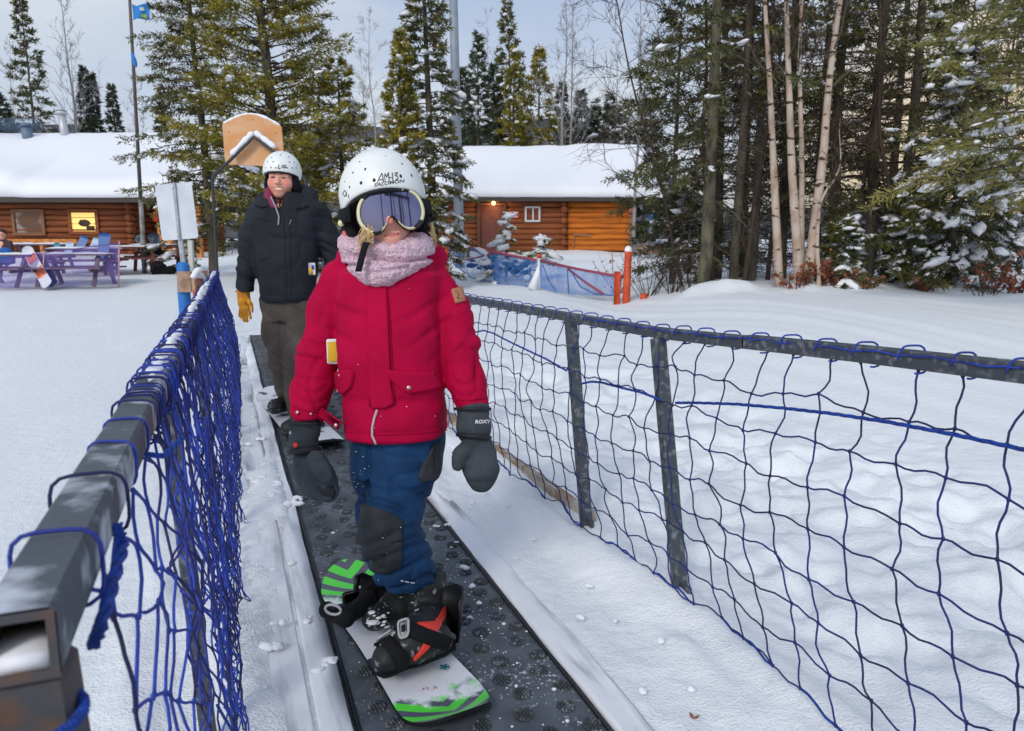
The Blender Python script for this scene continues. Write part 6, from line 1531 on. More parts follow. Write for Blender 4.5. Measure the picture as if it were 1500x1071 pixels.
# ================================================================== CABINS
def logmat(name, c1, c2): return mat(name, c1, .75, (3, .6, .02, (1.2, 6, 14)), (c2, 1.4, .38, .66, 6, (.6, 3, 9)), spec=.2)
M['logbrown'] = logmat('brown_logs', lin(152, 90, 54), lin(114, 66, 44))
M['logdark'] = logmat('dark_logs', lin(140, 82, 52), lin(104, 60, 42))
M['logorange'] = logmat('orange_logs', lin(208, 122, 44), lin(160, 86, 34))
M['fascia'] = mat('fascia', lin(70, 62, 60), .8)
M['doorred'] = mat('door_paint', lin(112, 60, 48), .6, (40, .2, .004), (lin(98, 52, 42), 5, .4, .6, 4))
M['glass'] = mat('window_glass', lin(90, 102, 116), .08, spec=.6)
M['frameW'] = mat('white_frame', lin(206, 212, 216), .5)
M['woodorange'] = mat('orange_wood', lin(206, 132, 62), .7, (30, .3, .004), (lin(168, 98, 44), 6, .4, .65, 5))
def emis(name, col, st):
    m = bpy.data.materials.new(name); m.use_nodes = True; b = m.node_tree.nodes['Principled BSDF']; b.inputs['Base Color'].default_value = col; b.inputs['Emission Color'].default_value = col; b.inputs['Emission Strength'].default_value = st; return m
def wall_logs(b, a, c, z0, z1, r=.125, m=0, ext=(.12, .12), seed=0):
    a = np.array(a, float); c = np.array(c, float); d = unit(c - a); n = int(round((z1 - z0) / (2 * r * .93)))
    rg = np.random.default_rng(seed)
    for k in range(n):
        z = z0 + r + k * (z1 - z0 - 2 * r) / max(1, n - 1)
        p0 = np.append(a - d * ext[0] * (1 if k % 2 else .6), z); p1 = np.append(c + d * ext[1] * (1 if k % 2 else .6), z)
        t = np.linspace(0, 1, 9)[:, None]; b.tube(p0 + (p1 - p0) * t + np.stack([t[:, 0] * 0, t[:, 0] * 0, .008 * vn(np.stack([t[:, 0] * 5, t[:, 0] * 0 + k, t[:, 0] * 0 + seed], 1))], 1), r * rg.uniform(1.0, 1.06), 10, m)
def snow_roof(name, parent, x0, x1, prof, seed, nx=90, lump=None):
    """prof: closed-below list (y,z) from front eave underside over the ridge to the back"""
    xs = np.linspace(x0, x1, nx); pr = np.array(prof); G = []
    for k, x in enumerate(xs):
        e = min(1, min(x - x0, x1 - x) / .35 + .0); e = e ** .5
        c = pr.copy(); top = c[:, 2] > 0
        c2 = c[:, :2].copy()
        nz = vn(np.stack([np.full(len(c), x * .5), c[:, 0] * .5, np.full(len(c), seed)], 1)); nz2 = vn(np.stack([np.full(len(c), x * 1.7), c[:, 0] * 1.3, np.full(len(c), seed + 4.)], 1))
        c2[:, 1] += c[:, 2] * (.10 * nz + .035 * nz2); c2[:, 0] += c[:, 2] * .05 * nz2 * (np.arange(len(c)) < 7)
        if lump is not None: c2 = lump(x, c2, c[:, 2])
        mid = np.array([c2[:, 0].mean(), c2[-1, 1]])
        c2[:, 1] = np.where(top, c2[:, 1] - (1 - e) * c[:, 2] * .38, c2[:, 1])
        G.append(np.stack([np.full(len(c), x), c2[:, 0], c2[:, 1]], 1))
    b = MB(); b.grid(np.array(G), 0, True)
    for s in (0, -1): g = np.array(G[s]); b.add(g, np.arange(len(g))[None])
    return b.build(name, M['snow'], parent)
# ---- right cabin
DR = 32.; Pw = lambda x, y, D=DR: at(x, y, D)
zb, ze = 1.0, Pw(800, 295)[2]; xA, xB, xC, xD = Pw(560, 300)[0], Pw(827, 300)[0], Pw(925, 300)[0], Pw(958, 300)[0]
cab = thing('log_cabin', 'brown and orange log cabin with deep snow on its roof, right of the grey pole', 'cabin', (xB, DR, zb))
dx0, dx1 = Pw(703, 330)[0], Pw(738, 330)[0]; zd = Pw(720, 301)[2]
b = MB(); wall_logs(b, (xA, DR), (dx0 - .06, DR), zb, ze, seed=1, ext=(0, -.02)); wall_logs(b, (dx1 + .06, DR), (xB, DR), zb, ze, seed=2, ext=(-.02, .14)); wall_logs(b, (dx0 - .1, DR), (dx1 + .1, DR), zd + .08, ze, r=.1, seed=3, ext=(0, 0))
wall_logs(b, (xB - .04, DR - .1), (xB - .04, DR + .5), zb, ze, seed=9, ext=(.28, .1)); wall_logs(b, (xA, DR), (xA, DR + 7), zb, ze, seed=10, ext=(.2, .1))
b.build('brown_wall', M['logbrown'], cab)
b = MB(); wall_logs(b, (xB + .12, DR + .03), (xC, DR + .03), zb, ze, seed=4, ext=(0, .1)); b.build('orange_wall', M['logorange'], cab)
b = MB(); wall_logs(b, (xC, DR), (xD + .3, DR + 7.2), zb, ze + .2, seed=5, ext=(.28, .2)); b.box(((xA + xD) / 2, DR + 7.2, 2), ((xD - xA) / 2, .1, 1.2)); b.build('side_wall', mat('side_logs', lin(168, 116, 84), .75, (3, .6, .02, (1.2, 6, 14)), (lin(130, 82, 60), 1.4, .38, .66, 6)), cab)
b = MB(); b.box(((dx0 + dx1) / 2, DR + .05, (zb + zd) / 2), ((dx1 - dx0) / 2, .03, (zd - zb) / 2)); dr = b.build('door', M['doorred'], cab, False)
b = MB(); 
for x in (dx0 - .05, dx1 + .05): b.box((x, DR - .06, (zb + zd) / 2), (.06, .09, (zd - zb) / 2 + .06))
b.box(((dx0 + dx1) / 2, DR - .063, zd + .05), ((dx1 - dx0) / 2 + .1, .09, .05)); b.build('door_frame', mat('door_frame', lin(96, 58, 42), .7), dr, False)
b = MB(); b.ell((dx1 - .1, DR - .02, zb + .8), (.03, .04, .03)); b.build('handle', M['metal'], dr)
wx0, wx1, wz0, wz1 = Pw(770, 310)[0], Pw(790, 310)[0], Pw(780, 324)[2], Pw(780, 304)[2]
b = MB(); wc = np.array([(wx0 + wx1) / 2, DR - .13, (wz0 + wz1) / 2]); hw, hh = (wx1 - wx0) / 2, (wz1 - wz0) / 2
for s in (-1, 1): b.box(wc + [s * hw, 0, 0], (.035, .05, hh + .03)); b.box(wc + [0, .002, s * hh], (hw - .03, .05, .035))
b.box(wc + [.02, .004, 0], (.03, .045, hh - .03)); wn = b.build('window', M['frameW'], cab, False)
b = MB(); b.box(wc + [0, .03, 0], (hw, .01, hh)); b.build('pane', M['glass'], wn, False)
b = MB(); b.box(wc + [0, .045, 0], (hw + .11, .05, hh + .12)); b.build('surround', M['logdark'], wn, False)
b = MB(); b.box(wc + [.16, .015, 0], (hw * .36, .006, hh - .05)); b.build('blind', M['frameW'], wn, False)
b = MB(); lc = Pw(723, 297.5, DR - .25); b.ell(lc, (.07, .07, .08)); lp = b.build('door_lamp', emis('lamp_glow', (1, .55, .12, 1), 9.), cab)
b = MB(); b.box(lc + [0, .13, .06], (.06, .08, .03)); b.build('lamp_bracket', M['black'], lp)
ll = bpy.data.lights.new('door_lamp_light', 'POINT'); ll.energy = 14; ll.color = (1, .6, .25); ll.shadow_soft_size = .08; lo = bpy.data.objects.new('door_lamp_light', ll); COL.objects.link(lo); lo.location = lc + [0, -.12, -.05]
sg = thing('wall_sign', 'small red and white sign on the brown log wall between the door and the window', 'sign', Pw(752, 315, DR - .16))
c = Pw(752.5, 314.5, DR - .16); b = MB(); b.box(c, (.21, .012, .14)); b.build('sign_board', mat('sign_red', lin(206, 62, 64), .5), sg, False)
b = MB(); b.box(c + [.02, -.016, .0], (.09, .003, .05)); b.box(c + [0, -.016, .10], (.17, .003, .012)); b.box(c + [0, -.016, -.09], (.17, .003, .012)); b.build('sign_print', mat('sign_pale', lin(236, 214, 214), .5), sg, False)
b = MB(); b.box(((xA + xD) / 2, DR - .62, ze + .06), ((xD - xA) / 2 + .2, .03, .09)); b.box(((xA + xD) / 2, DR - .3, ze + .0), ((xD - xA) / 2 + .1, .3, .02)); b.build('fascia', M['fascia'], cab, False)
zr = Pw(800, 212, DR + 4)[2]; zse = Pw(800, 270)[2]
prof = [(DR - .58, ze + .10, 0), (DR - .70, ze + .16, .3), (DR - .74, ze + .32, .6), (DR - .66, ze + .50, 1), (DR - .45, ze + .64, 1), (DR - .1, ze + .84, 1), (DR + .8, ze + .84 + (zr - ze - .84) * .24, 1), (DR + 1.9, ze + .84 + (zr - ze - .84) * .53, 1), (DR + 3., ze + .84 + (zr - ze - .84) * .82, 1), (DR + 3.7, zr - .06, 1), (DR + 4.1, zr, .6), (DR + 4.5, zr - .06, 1), (DR + 7.5, ze + .7, 1), (DR + 8, ze + .1, 0)]
snow_roof('roof_snow', cab, Pw(492, 250)[0] - .6, xD + .25, prof, 5)
b = MB(); yz = [(DR - .6, ze + .02), (DR + 4.1, zr - .75), (DR + 7.9, ze + .02)]; 
b.prism(yz, ((xA + xD) / 2, 0, 0), (0, 1, 0), (0, 0, 1), (1, 0, 0), xD - xA - .1); b.build('roof', M['fascia'], cab, False)
p = Pw(852, 344, DR - .2); b = MB(); b.bar(p + [-.35, 0, .02], p + [.4, 0, -.02], .04, .05); b.bar(p + [-.36, 0, -.5], p + [-.34, 0, .02], .04, .04); o = b.build('hand_rail', mat('weathered_rail', lin(140, 112, 92), .8), cab, False)
bs_ = thing('hanging_banner', 'narrow blue and white banner at the far right corner of the orange cabin wall', 'banner', Pw(953, 343, DR + 1))
p = Pw(953, 329, DR + 1); b = MB(); b.box(p, (.10, .012, .44), None, 0); b.box(p + [0, -.016, .1], (.06, .003, .12), None, 1); b.box(p + [0, -.016, -.2], (.05, .003, .05), None, 1); b.build('banner_cloth', [mat('banner_blue', lin(64, 140, 184), .6), M['frameW']], bs_, False)
b = MB(); b.tube([p + [.0, .02, -.9], p + [0, .02, .46]], .02, 6); b.build('banner_pole', M['steel'], bs_)
for k, (x, y) in enumerate(((965, 365), (985, 358))):
    p = Pw(x, y, 29 + k); p[2] = ground_height(p[0], p[1]); b = MB()
    for q_ in range(3): b.bar(p + [-.9 + q_ * .05, q_ * .16, .12 + q_ * .13], p + [1.1, q_ * .16, .14 + q_ * .13], .13, .10)
    tag(b.build('lumber_pile', mat('lumber_%s' % 'ab'[k], lin(150, 122, 100), .85), None, False), ('low stack of grey boards near the cabin corner, nearer the orange wall', 'low stack of grey boards behind the bare shrubs, nearer the wood')[k], 'lumber')
# ---- left cabin
DL = 30.; Lw = lambda x, y, D=DL: at(x, y, D)
zb, ze = .55, Lw(80, 297)[2]; xa, xb, xc = Lw(-170, 300)[0], Lw(190, 300)[0], Lw(300, 300)[0]
cb2 = thing('log_cabin', 'dark brown log lodge with a lit window behind the picnic tables on the left', 'cabin', (xb, DL, zb))
b = MB(); wall_logs(b, (xa, DL), (xb, DL), zb, ze, seed=11, ext=(.1, .16)); wall_logs(b, (xb, DL), (xb, DL + 6), zb, ze, seed=12, ext=(.25, .1)); b.build('log_wall', M['logdark'], cb2)
b = MB(); wall_logs(b, (xb, DL + 1.6), (xc, DL + 1.6), zb, ze, seed=13, ext=(0, .1)); b.build('porch_wall', M['logdark'], cb2)
for k, (x0, x1, y0, y1, lit) in enumerate(((22, 62, 309, 343, 0), (104, 141, 309, 341, 1))):
    p0, p1 = Lw(x0, y1, DL - .14), Lw(x1, y0, DL - .14); wc = (p0 + p1) / 2; hw, hh = (p1[0] - p0[0]) / 2, (p1[2] - p0[2]) / 2
    b = MB()
    for s in (-1, 1): b.box(wc + [s * hw, 0, 0], (.06, .05, hh + .05)); b.box(wc + [0, .003, s * hh], (hw - .05, .05, .06))
    wn = b.build('window', M['logbrown'] if lit else mat('window_trim', lin(128, 88, 62), .7), cb2, False)
    b = MB(); b.box(wc + [0, .03, 0], (hw, .012, hh)); pn = b.build('pane', emis('lit_room', (.86, .60, .17, 1), .62) if lit else mat('dark_glass', lin(92, 66, 50), .12, var=(lin(150, 140, 136), 1.2, .5, .62, 3), spec=.6), wn, False)
    if lit:
        b = MB(); b.ell(wc + [.02, .01, -.05], (.24, .012, .14)); b.box(wc + [.25, .008, -.24], (.16, .012, .08)); b.box(wc + [-.1, .009, -.02], (.05, .012, .1)); b.build('shelf_silhouette', mat('silhouette', lin(70, 52, 40), .8), wn)
b = MB(); p = Lw(62, 353.5, DL - .5); b.box(p, (1.45, .18, .09)); 
for k in (-1.2, 0, 1.2): b.box(p + [k, .02, -.3], (.06, .12, .22))
o = b.build('wall_bench', M['woodorange'], None, False); tag(o, 'long orange wooden bench against the dark lodge wall under the windows', 'bench')
b = MB()
for x in (236, 292):
    p0 = Lw(x, 345, DL - .6); b.box((p0[0], p0[1], (zb + ze) / 2), (.09, .09, (ze - zb) / 2))
p0, p1 = Lw(236, 368, DL - .6), Lw(292, 360, DL - .6); b.box(((p0[0] + p1[0]) / 2, p0[1], p0[2]), ((p1[0] - p0[0]) / 2, .06, .09)); b.box(((p0[0] + p1[0]) / 2, p0[1], p0[2] + .35), ((p1[0] - p0[0]) / 2, .05, .06)); b.build('porch_rail', M['woodorange'], cb2, False)
b = MB(); p = Lw(228, 319, DL - .75); b.box(p, (.11, .06, .15), None, 0, .03); b.box(p + [0, 0, .17], (.07, .04, .03)); o = b.build('lantern_box', M['red'], None); tag(o, 'small orange-red box hanging at the lodge porch behind the white sign back', 'box')
b = MB(); b.box(((xa + xc) / 2, DL - .85, ze + .07), ((xc - xa) / 2, .04, .10)); b.box(((xa + xc) / 2, DL - .42, ze), ((xc - xa) / 2 - .02, .42, .02)); b.build('fascia', M['fascia'], cb2, False)
zr = Lw(120, 194, DL + 5)[2]
pf = lambda t: ze + .95 + (zr - ze - .95) * t
prof = [(DL - .80, ze + .12, 0), (DL - .98, ze + .16, .4), (DL - 1.04, ze + .34, .8), (DL - .98, ze + .55, 1), (DL - .75, ze + .75, 1), (DL - .3, pf(.0), 1), (DL + .6, pf(.16), 1), (DL + 1.6, pf(.36), 1), (DL + 2.6, pf(.56), 1), (DL + 3.6, pf(.77), 1), (DL + 4.5, pf(.94), 1), (DL + 5.1, zr, .6), (DL + 5.7, zr - .08, 1), (DL + 9.5, ze + .8, 1), (DL + 10, ze + .1, 0)]
def lumpL(x, c, w):
    k = sstep(Lw(62, 280)[0], Lw(30, 280)[0], x); c[:, 1] += .22 * k * w * (np.arange(len(c)) < 7); c[:, 0] -= .12 * k * w * (np.arange(len(c)) < 6); c[4:6, 1] += .10 * w[4:6]; return c
snow_roof('roof_snow', cb2, xa - .4, Lw(330, 250)[0], prof, 15, 120, lumpL)
b = MB(); b.prism([(DL - .85, ze + .02), (DL + 5.1, zr - .9), (DL + 9.8, ze + .02)], ((xa + xc) / 2, 0, 0), (0, 1, 0), (0, 0, 1), (1, 0, 0), xc - xa - .1); b.build('roof', M['fascia'], cb2, False)
b = MB(); p0, p1 = Lw(96, 200, DL + 4.4), Lw(90, 167, DL + 4.4); b.tube([p0 - [0, 0, .4], p1], .17, 12); b.tube([p1 - [0, 0, .02], p1 + [0, 0, .10]], .24, 12); b.tube([p1 + [0, 0, .14], p1 + [0, 0, .22]], [.25, .12], 12); cp_ = b.build('chimney', mat('galvanised', lin(186, 190, 196), .45, metal=.3), cb2)
b = MB(); p0 = Lw(42, 200, DL + 4.2); b.tube([p0 - [0, 0, .3], p0 + [-.1, 0, .45]], .22, 12); b.tube([p0 + [-.1, 0, .42], p0 + [-.12, 0, .58]], [.30, .10], 12); b.build('chimney', mat('blue_flue', lin(98, 118, 140), .5), cb2)
# thin blue smoke drifting from the flue
sm = bpy.data.materials.new('smoke'); sm.use_nodes = True; nt = sm.node_tree
for n in list(nt.nodes):
    if n.type != 'OUTPUT_MATERIAL': nt.nodes.remove(n)
vp = nt.nodes.new('ShaderNodeVolumePrincipled'); vp.inputs['Color'].default_value = (.32, .50, .82, 1); vp.inputs['Density'].default_value = .42; nt.links.new(vp.outputs[0], nt.nodes['Material Output'].inputs['Volume'])
p = Lw(30, 184, DL + 4.3); fs = U([sell(p, (.95, .5, .36)), sell(p + [-.9, 0, .05], (.8, .5, .28)), sell(p + [.55, 0, .02], (.5, .4, .3)), sell(p + [-1.7, 0, .1], (.7, .4, .2))], .2)
o = sculpt('smoke', fs, p - [3, 1, 1], p + [2, 1, 1], .12, sm); tag(o, 'thin blue smoke drifting left from the lodge flue', 'smoke', kind='stuff')
# ================================================================== POLES, FLAGS, SIGNS
b = MB(); base = gpt3(674, 24); top = at(664, 0, 24); d = top - base; b.tube([base, base + d * 1.4], [.16, .125], 14); o = b.build('lamp_pole', mat('blue_grey_pole', lin(130, 142, 154), .5, (20, .2, .004), (lin(150, 158, 168), 3, .4, .7, 4)), None); tag(o, 'tall blue-grey steel pole standing behind the snow-laden spruce', 'pole')
fp = thing('flag_pole', 'thin dark flagpole leaning slightly left in front of the lodge', 'flagpole', gpt3(212, 22.))
base = gpt3(212, 22.); t_ = at(190, 0, 22.); d = t_ - base
b = MB(); b.tube([base + d * .28, base + d * 1.25], [.055, .035], 10); b.build('upper_pole', mat('dark_pole', lin(92, 86, 84), .6), fp)
b = MB(); b.tube([base, base + d * .281], [.07, .062], 10); b.build('lower_pole', mat('silver_pole', lin(158, 158, 158), .5, var=(lin(112, 104, 98), 3, .45, .6, 4)), fp)
M['flag'] = mat('flag_blue', lin(40, 124, 196), .8, (30, .2, .01))
b = MB(); G = []
c0, c1, c2, c3 = at(193, 6, 21.9), at(217, 2, 21.8), at(220, 30, 21.8), at(194, 29, 21.9)
for u in np.linspace(0, 1, 16):
    G.append([(c0 * (1 - u) + c1 * u) * (1 - v) + (c3 * (1 - u) + c2 * u) * v + np.array([0, .05 * math.sin(u * 8 + v * 2), -.07 * math.sin(math.pi * u) * (1 - v) + .03 * math.sin(math.pi * u) * v]) for v in np.linspace(0, 1, 10)])
b.grid(np.array(G)); fo = b.build('flag_cloth', M['flag'], None); md = fo.modifiers.new('s', 'SOLIDIFY'); md.thickness = .006
tag(fo, 'blue flag with small white and yellow emblem flying at the top of the pole', 'flag')
Gn = np.array(G); b = MB(); b.grid(Gn[8:12, 2:5] + [0, -.02, 0], 0); b.grid(Gn[8:13, 6:9] + [0, -.02, 0], 1); b.build('emblem', [mat('emblem_white', lin(206, 216, 220), .7), mat('emblem_yellow', lin(150, 178, 60), .7)], fo)
b = MB(); fl2 = [sell(at(196.5, 88, 21.9), (.065, .05, .20), np.array([[.97, 0, .2], [0, 1, 0], [-.2, 0, .97]]))]
V, Fq = nets(fl2[0], at(185, 105, 21.9) - .2, at(205, 70, 21.9) + .2, .02); V = V + vnormals(V, Fq) * (.02 * vn(V * np.array([22, 22, 4])))[:, None]
o = mk('limp_flag', V, [Fq], M['flag'], None); tag(o, 'small limp blue flag wrapped on the pole below the flying one', 'flag')
# sign seen from behind, with padded post
sp_ = thing('sign_post', 'pale blank back of a metal sign on a post beside the left netting', 'sign', hit(270, 500, 0))
Ds = 5.6; S_ = lambda x, y, d=0.: at(x, y, Ds + d)
pb, ptop = S_(276, 500), S_(253, 268); ptop2 = S_(264, 350)
n_ = nrm([-.05, -1, .02]); x_ = nrm(np.cross([.03, 0, 1.], n_)); u_ = np.cross(n_, x_)
ccs = (S_(229, 269) + S_(281, 266) + S_(289, 351) + S_(237, 353)) / 4; w_, h_ = .140, .205; tl = R_(-6.0); xr = x_ * -1 * math.cos(tl) + u_ * math.sin(tl); ur = u_ * math.cos(tl) - (x_ * -1) * math.sin(tl)
rr = []; 
for cx_, cy_, a0 in ((w_ - .02, h_ - .02, 0), (-w_ + .02, h_ - .02, 90), (-w_ + .02, -h_ + .02, 180), (w_ - .02, -h_ + .02, 270)):
    for k in range(5): a_r = R_(a0 + k * 22.5); rr.append((cx_ + .02 * math.cos(a_r), cy_ + .02 * math.sin(a_r)))
b = MB(); b.prism(rr, ccs, xr, ur, np.cross(xr, ur), .004); b.build('sign_panel', mat('bare_metal_back', lin(208, 214, 222), .4, (40, .1, .002), (lin(190, 198, 208), 5, .4, .65, 4)), sp_, False)
b = MB(); b.bar(ccs + ur * .21 + [0, -.012, 0] - xr * .012, ccs - ur * .215 + [0, -.012, 0] + xr * .004, .022, .012, (0, -1, 0), 0, .003); b.bar(ccs - ur * .20 + [0, .0, 0], S_(273, 420), .034, .024, (0, -1, 0), 0, .003); b.build('channel_post', mat('galvanised_post', lin(150, 156, 166), .5, (60, .2, .002), (lin(176, 180, 186), 20, .45, .6, 4)), sp_, False)
b = MB()
for k in (-1, 1): b.ell(ccs + ur * .17 * k + [0, -.022, 0] , (.008, .006, .008), None, 8, 6)
b.build('bolt', M['metal'], sp_)
b = MB(); b.bar(S_(279, 352, .02), S_(281, 405, .02), .036, .03, (0, -1, 0), 0, .003); b.build('wood_backing', mat('pale_wood', lin(196, 196, 190), .8), sp_, False)
b = MB(); b.tube([S_(274, 500), S_(272, 462), S_(269.5, 428), S_(268, 388), S_(268, 384)], [.046, .046, .046, .046, .03], 14); b.build('foam_pad', mat('pad_blue', lin(36, 112, 190), .6, (30, .3, .004)), sp_)
b = MB(); b.box(S_(271, 413, -.05), (.052, .018, .078), None, 0, .004); o = b.build('wooden_block', mat('block_wood', lin(166, 140, 122), .8, (40, .3, .003), (lin(140, 112, 92), 14, .45, .6, 5)), None, False); tag(o, 'square plywood block strapped to the blue padded sign post', 'wood block')
b = MB(); a3 = [nrm([.9, -.3, .1]), nrm([.3, .9, 0]), np.array([-.05, 0, 1])]; b.box(S_(291, 425, -.15), (.016, .05, .085), a3, 0, .004); b.box(S_(297, 410, .1), (.018, .05, .07), a3, 0, .004); o = b.build('wooden_bracket', mat('bracket_wood', lin(178, 140, 116), .8, (40, .3, .003), (lin(150, 70, 56), 10, .5, .6, 4)), None, False); tag(o, 'angled wooden bracket with snow on it at the far end of the left rail', 'bracket')
b = MB(); rr_ = np.random.default_rng(1)
for k in range(14): 
    t = k / 13; b.ell(S_(285 + 12 * t, 405 - 10 * math.sin(t * 2.5) + (12 * t if t > .6 else 0), -.06 + .1 * t), (.028, .04, .016 + .008 * rr_.random()), None, 10, 7)
b.build('snow_cap', M['snow'], o)
# gate with plywood board
gt_r = thing('start_gate', 'black pipe gate with snow-topped gable standing at the far start of the belt', 'gate', hit(316, 480, 0))
Dg = 10.; G_ = lambda x, y, d=0.: at(x, y, Dg + d)
b = MB(); pl = [G_(319, 480), G_(318, 395), G_(311, 262), G_(315, 255), G_(336, 236), G_(372, 201), G_(410, 229), G_(436, 250), G_(447, 262), G_(450, 275), G_(449, 395), G_(448, 480)]
pl[0][2] = pl[-1][2] = -.05; b.tube(np.array(pl), .022, 8); b.build('pipe_frame', mat('black_pipe', lin(44, 46, 50), .5), gt_r)
b = MB()
for a_, c_ in (((338, 231), (371, 197)), ((373, 196.5), (404, 220))):
    p0, p1 = G_(*a_), G_(*c_); t = np.linspace(0, 1, 24); rr = (.034 + .008 * vn(np.stack([t * 9, t * 0 + a_[0], t * 0], 1), 2)) * np.minimum(1, np.minimum(t, 1 - t) * 8 + .35); b.tube(p0 + (p1 - p0) * t[:, None] + [0, 0, .03], rr, 9)
b.build('snow_cap', M['snow'], gt_r)
pb_ = thing('plywood_board', 'bare plywood board with arched snow-dusted top hanging in the black gate', 'board', G_(372, 243, .12))
poly = [(-41, 33), (-42, -22)] + [(-42 + 82 * t, -22 - 15 * math.sin(math.pi * t) + 3 * t) for t in np.linspace(.04, .96, 17)] + [(41, -19), (43, 36)]
k_ = (Dg + .12) / F; b = MB(); cc = G_(371, 206, .12); b.prism([(x * k_, -y * k_) for x, y in poly][::-1], cc, (1, 0, 0), (0, 0, 1), (0, 1, 0), .03)
b.build('panel', mat('plywood', lin(214, 172, 136), .75, (12, .2, .003, (1, 1, 6)), (lin(206, 150, 100), 2.6, .36, .62, 6, (1, 1, 2.2)), spec=.2), pb_, False)
b = MB(); t = np.linspace(.02, .98, 40); b.tube(np.array([cc + [(-42 + 82 * u) * k_, 0, (22 + 15 * math.sin(math.pi * u) - 3 * u) * k_ + .004] for u in t]), .019 + .006 * vn(np.stack([t * 20, t * 0, t * 0], 1), 3), 7); b.build('snow_cap', M['snow'], pb_)
b = MB()
for x, y in ((-33, -12), (34, -10), (-36, 28), (38, 30), (2, -28), (-2, -8)): b.ell(cc + [x * k_, -.017, -y * k_], (.008, .003, .008), None, 8, 5)
b.build('bolt', mat('rust_bolt', lin(110, 78, 60), .6), pb_)
# ================================================================== ORANGE POST SNOW FENCE
def netmat(name, col, alpha, sc):
    m = bpy.data.materials.new(name); m.use_nodes = True; nt = m.node_tree; N = nt.nodes; L = nt.links; b = N['Principled BSDF']; b.inputs['Base Color'].default_value = col; b.inputs['Roughness'].default_value = .8
    tc = N.new('ShaderNodeTexCoord'); n = N.new('ShaderNodeTexNoise'); n.inputs['Scale'].default_value = sc; n.inputs['Detail'].default_value = 5; L.new(tc.outputs['Object'], n.inputs[0])
    mr = N.new('ShaderNodeMapRange'); mr.inputs[1].default_value = .35; mr.inputs[2].default_value = .75; mr.inputs[3].default_value = alpha[0]; mr.inputs[4].default_value = alpha[1]; L.new(n.outputs[0], mr.inputs[0]); L.new(mr.outputs[0], b.inputs['Alpha'])
    return m
sf = thing('snow_fence', 'sagging blue mesh fence with red poles between two orange posts', 'fence', gpt3(790, 18))
o0, o1 = gpt3(918, 14.2), gpt3(653, 21.)
fpnt = lambda t: o0 + (o1 - o0) * t
M['postorange'] = mat('orange_post', lin(212, 86, 44), .55, (20, .3, .004), (lin(186, 66, 34), 5, .4, .65, 4))
M['polered'] = mat('red_pole', lin(150, 60, 84), .55)
for p, h, r, lb in ((o0, 1.02, .075, 'near'), (o1, 1.0, .085, 'far')):
    b = MB(); b.tube([p - [0, 0, .1], p + [.01, 0, h * .5], p + [.02, 0, h]], [r, r * .97, r * .9], 14); pp = b.build('post', M['postorange'], sf)
    b = MB(); b.ell(p + [.02, 0, h + .02], (r * .95, r * .95, .085), None, 14, 9); b.build('snow_cap', M['snow'], pp)
b = MB(); b.box(o0 + [-.17, .05, .30], (.06, .03, .34), [[.96, -.3, 0], [.3, .96, 0], [0, 0, 1]], 0, .01); b.build('flange', M['postorange'], sf)
def rp2(a_, c_, r=.028): b = MB(); b.tube([a_, (a_ + c_) / 2 - [0, 0, .02], c_], r, 8); b.build('red_pole', M['polered'], sf)
FD = lambda x, y: (lambda t: at(x, y, fpnt(t)[1]))(np.clip((918 - x) / (918 - 653), 0, 1) if True else 0)
def FDp(x, y):
    t = np.clip(np.interp(x, [653, 918], [1, 0]), -.1, 1.1)
    # perspective-correct parameter along the fence
    lo_, hi_ = 0., 1.
    for _ in range(40):
        m_ = (lo_ + hi_) / 2; q = fpnt(m_); xx = CX + F * q[0] / (q[1] * cp - (q[2] - H) * sp)
        if xx > x: lo_ = m_
        else: hi_ = m_
    return at(x, y, fpnt(m_)[1])
rp2(FDp(655, 354), FDp(790, 382)); rp2(FDp(792, 382), FDp(912, 406)); rp2(FDp(664, 384), FDp(736, 368), .024); rp2(FDp(832, 394), FDp(884, 431), .026)
tp = [(655, 355), (690, 362), (730, 370), (765, 378), (792, 383), (820, 388), (850, 395), (880, 401), (912, 407)]; bt_ = [(664, 388), (690, 408), (720, 416), (760, 421), (788, 421), (812, 428), (845, 432), (880, 434), (908, 434)]
G = []
for (x0, y0), (x1, y1) in zip(tp, bt_):
    G.append([FDp(x0 + (x1 - x0) * v, y0 + (y1 - y0) * v) + np.array([0, .03 * math.sin(v * 9 + x0 * .2), 0]) for v in np.linspace(0, 1, 9)])
Gf = np.array(G); u8 = np.linspace(0, 8, 49); Gf = np.stack([np.stack([np.interp(u8, np.arange(9), Gf[:, j, k]) for k in range(3)], 1) for j in range(9)], 1); Gf[:, :, 1] += .05 * np.sin(u8 * 3)[:, None]
b = MB(); b.grid(Gf); b.build('mesh', netmat('blue_mesh', lin(70, 120, 190), (.38, .80), 3.), sf)
b = MB()
for pts in ([(666, 388), (690, 407), (720, 415), (760, 420), (786, 420)], [(668, 362), (690, 366), (715, 372), (740, 374), (770, 380)], [(795, 388), (803, 410), (815, 428)], [(838, 400), (850, 420), (870, 430), (906, 434)], [(700, 370), (735, 385), (760, 390), (782, 384)], [(831, 394), (833, 431)]): 
    P_b = np.array([FDp(*q) for q in pts]); t = np.linspace(0, len(pts) - 1, 20); b.tube(np.stack([np.interp(t, np.arange(len(pts)), P_b[:, k]) for k in range(3)], 1), .014, 5)
b.build('mesh_cord', mat('blue_cord', lin(52, 104, 176), .7), sf)
b = MB(); rg = np.random.default_rng(9)
for k in range(26): 
    x = rg.uniform(690, 780); y = 372 + (x - 690) * .11 + rg.uniform(2, 20); p0 = FDp(x, y); b.ell(p0 + [0, -.03, 0], (rg.uniform(.05, .15), .03, rg.uniform(.03, .08)), None, 8, 5)
b.build('mesh_bunch', mat('bunched_mesh', lin(40, 88, 140), .9), sf)
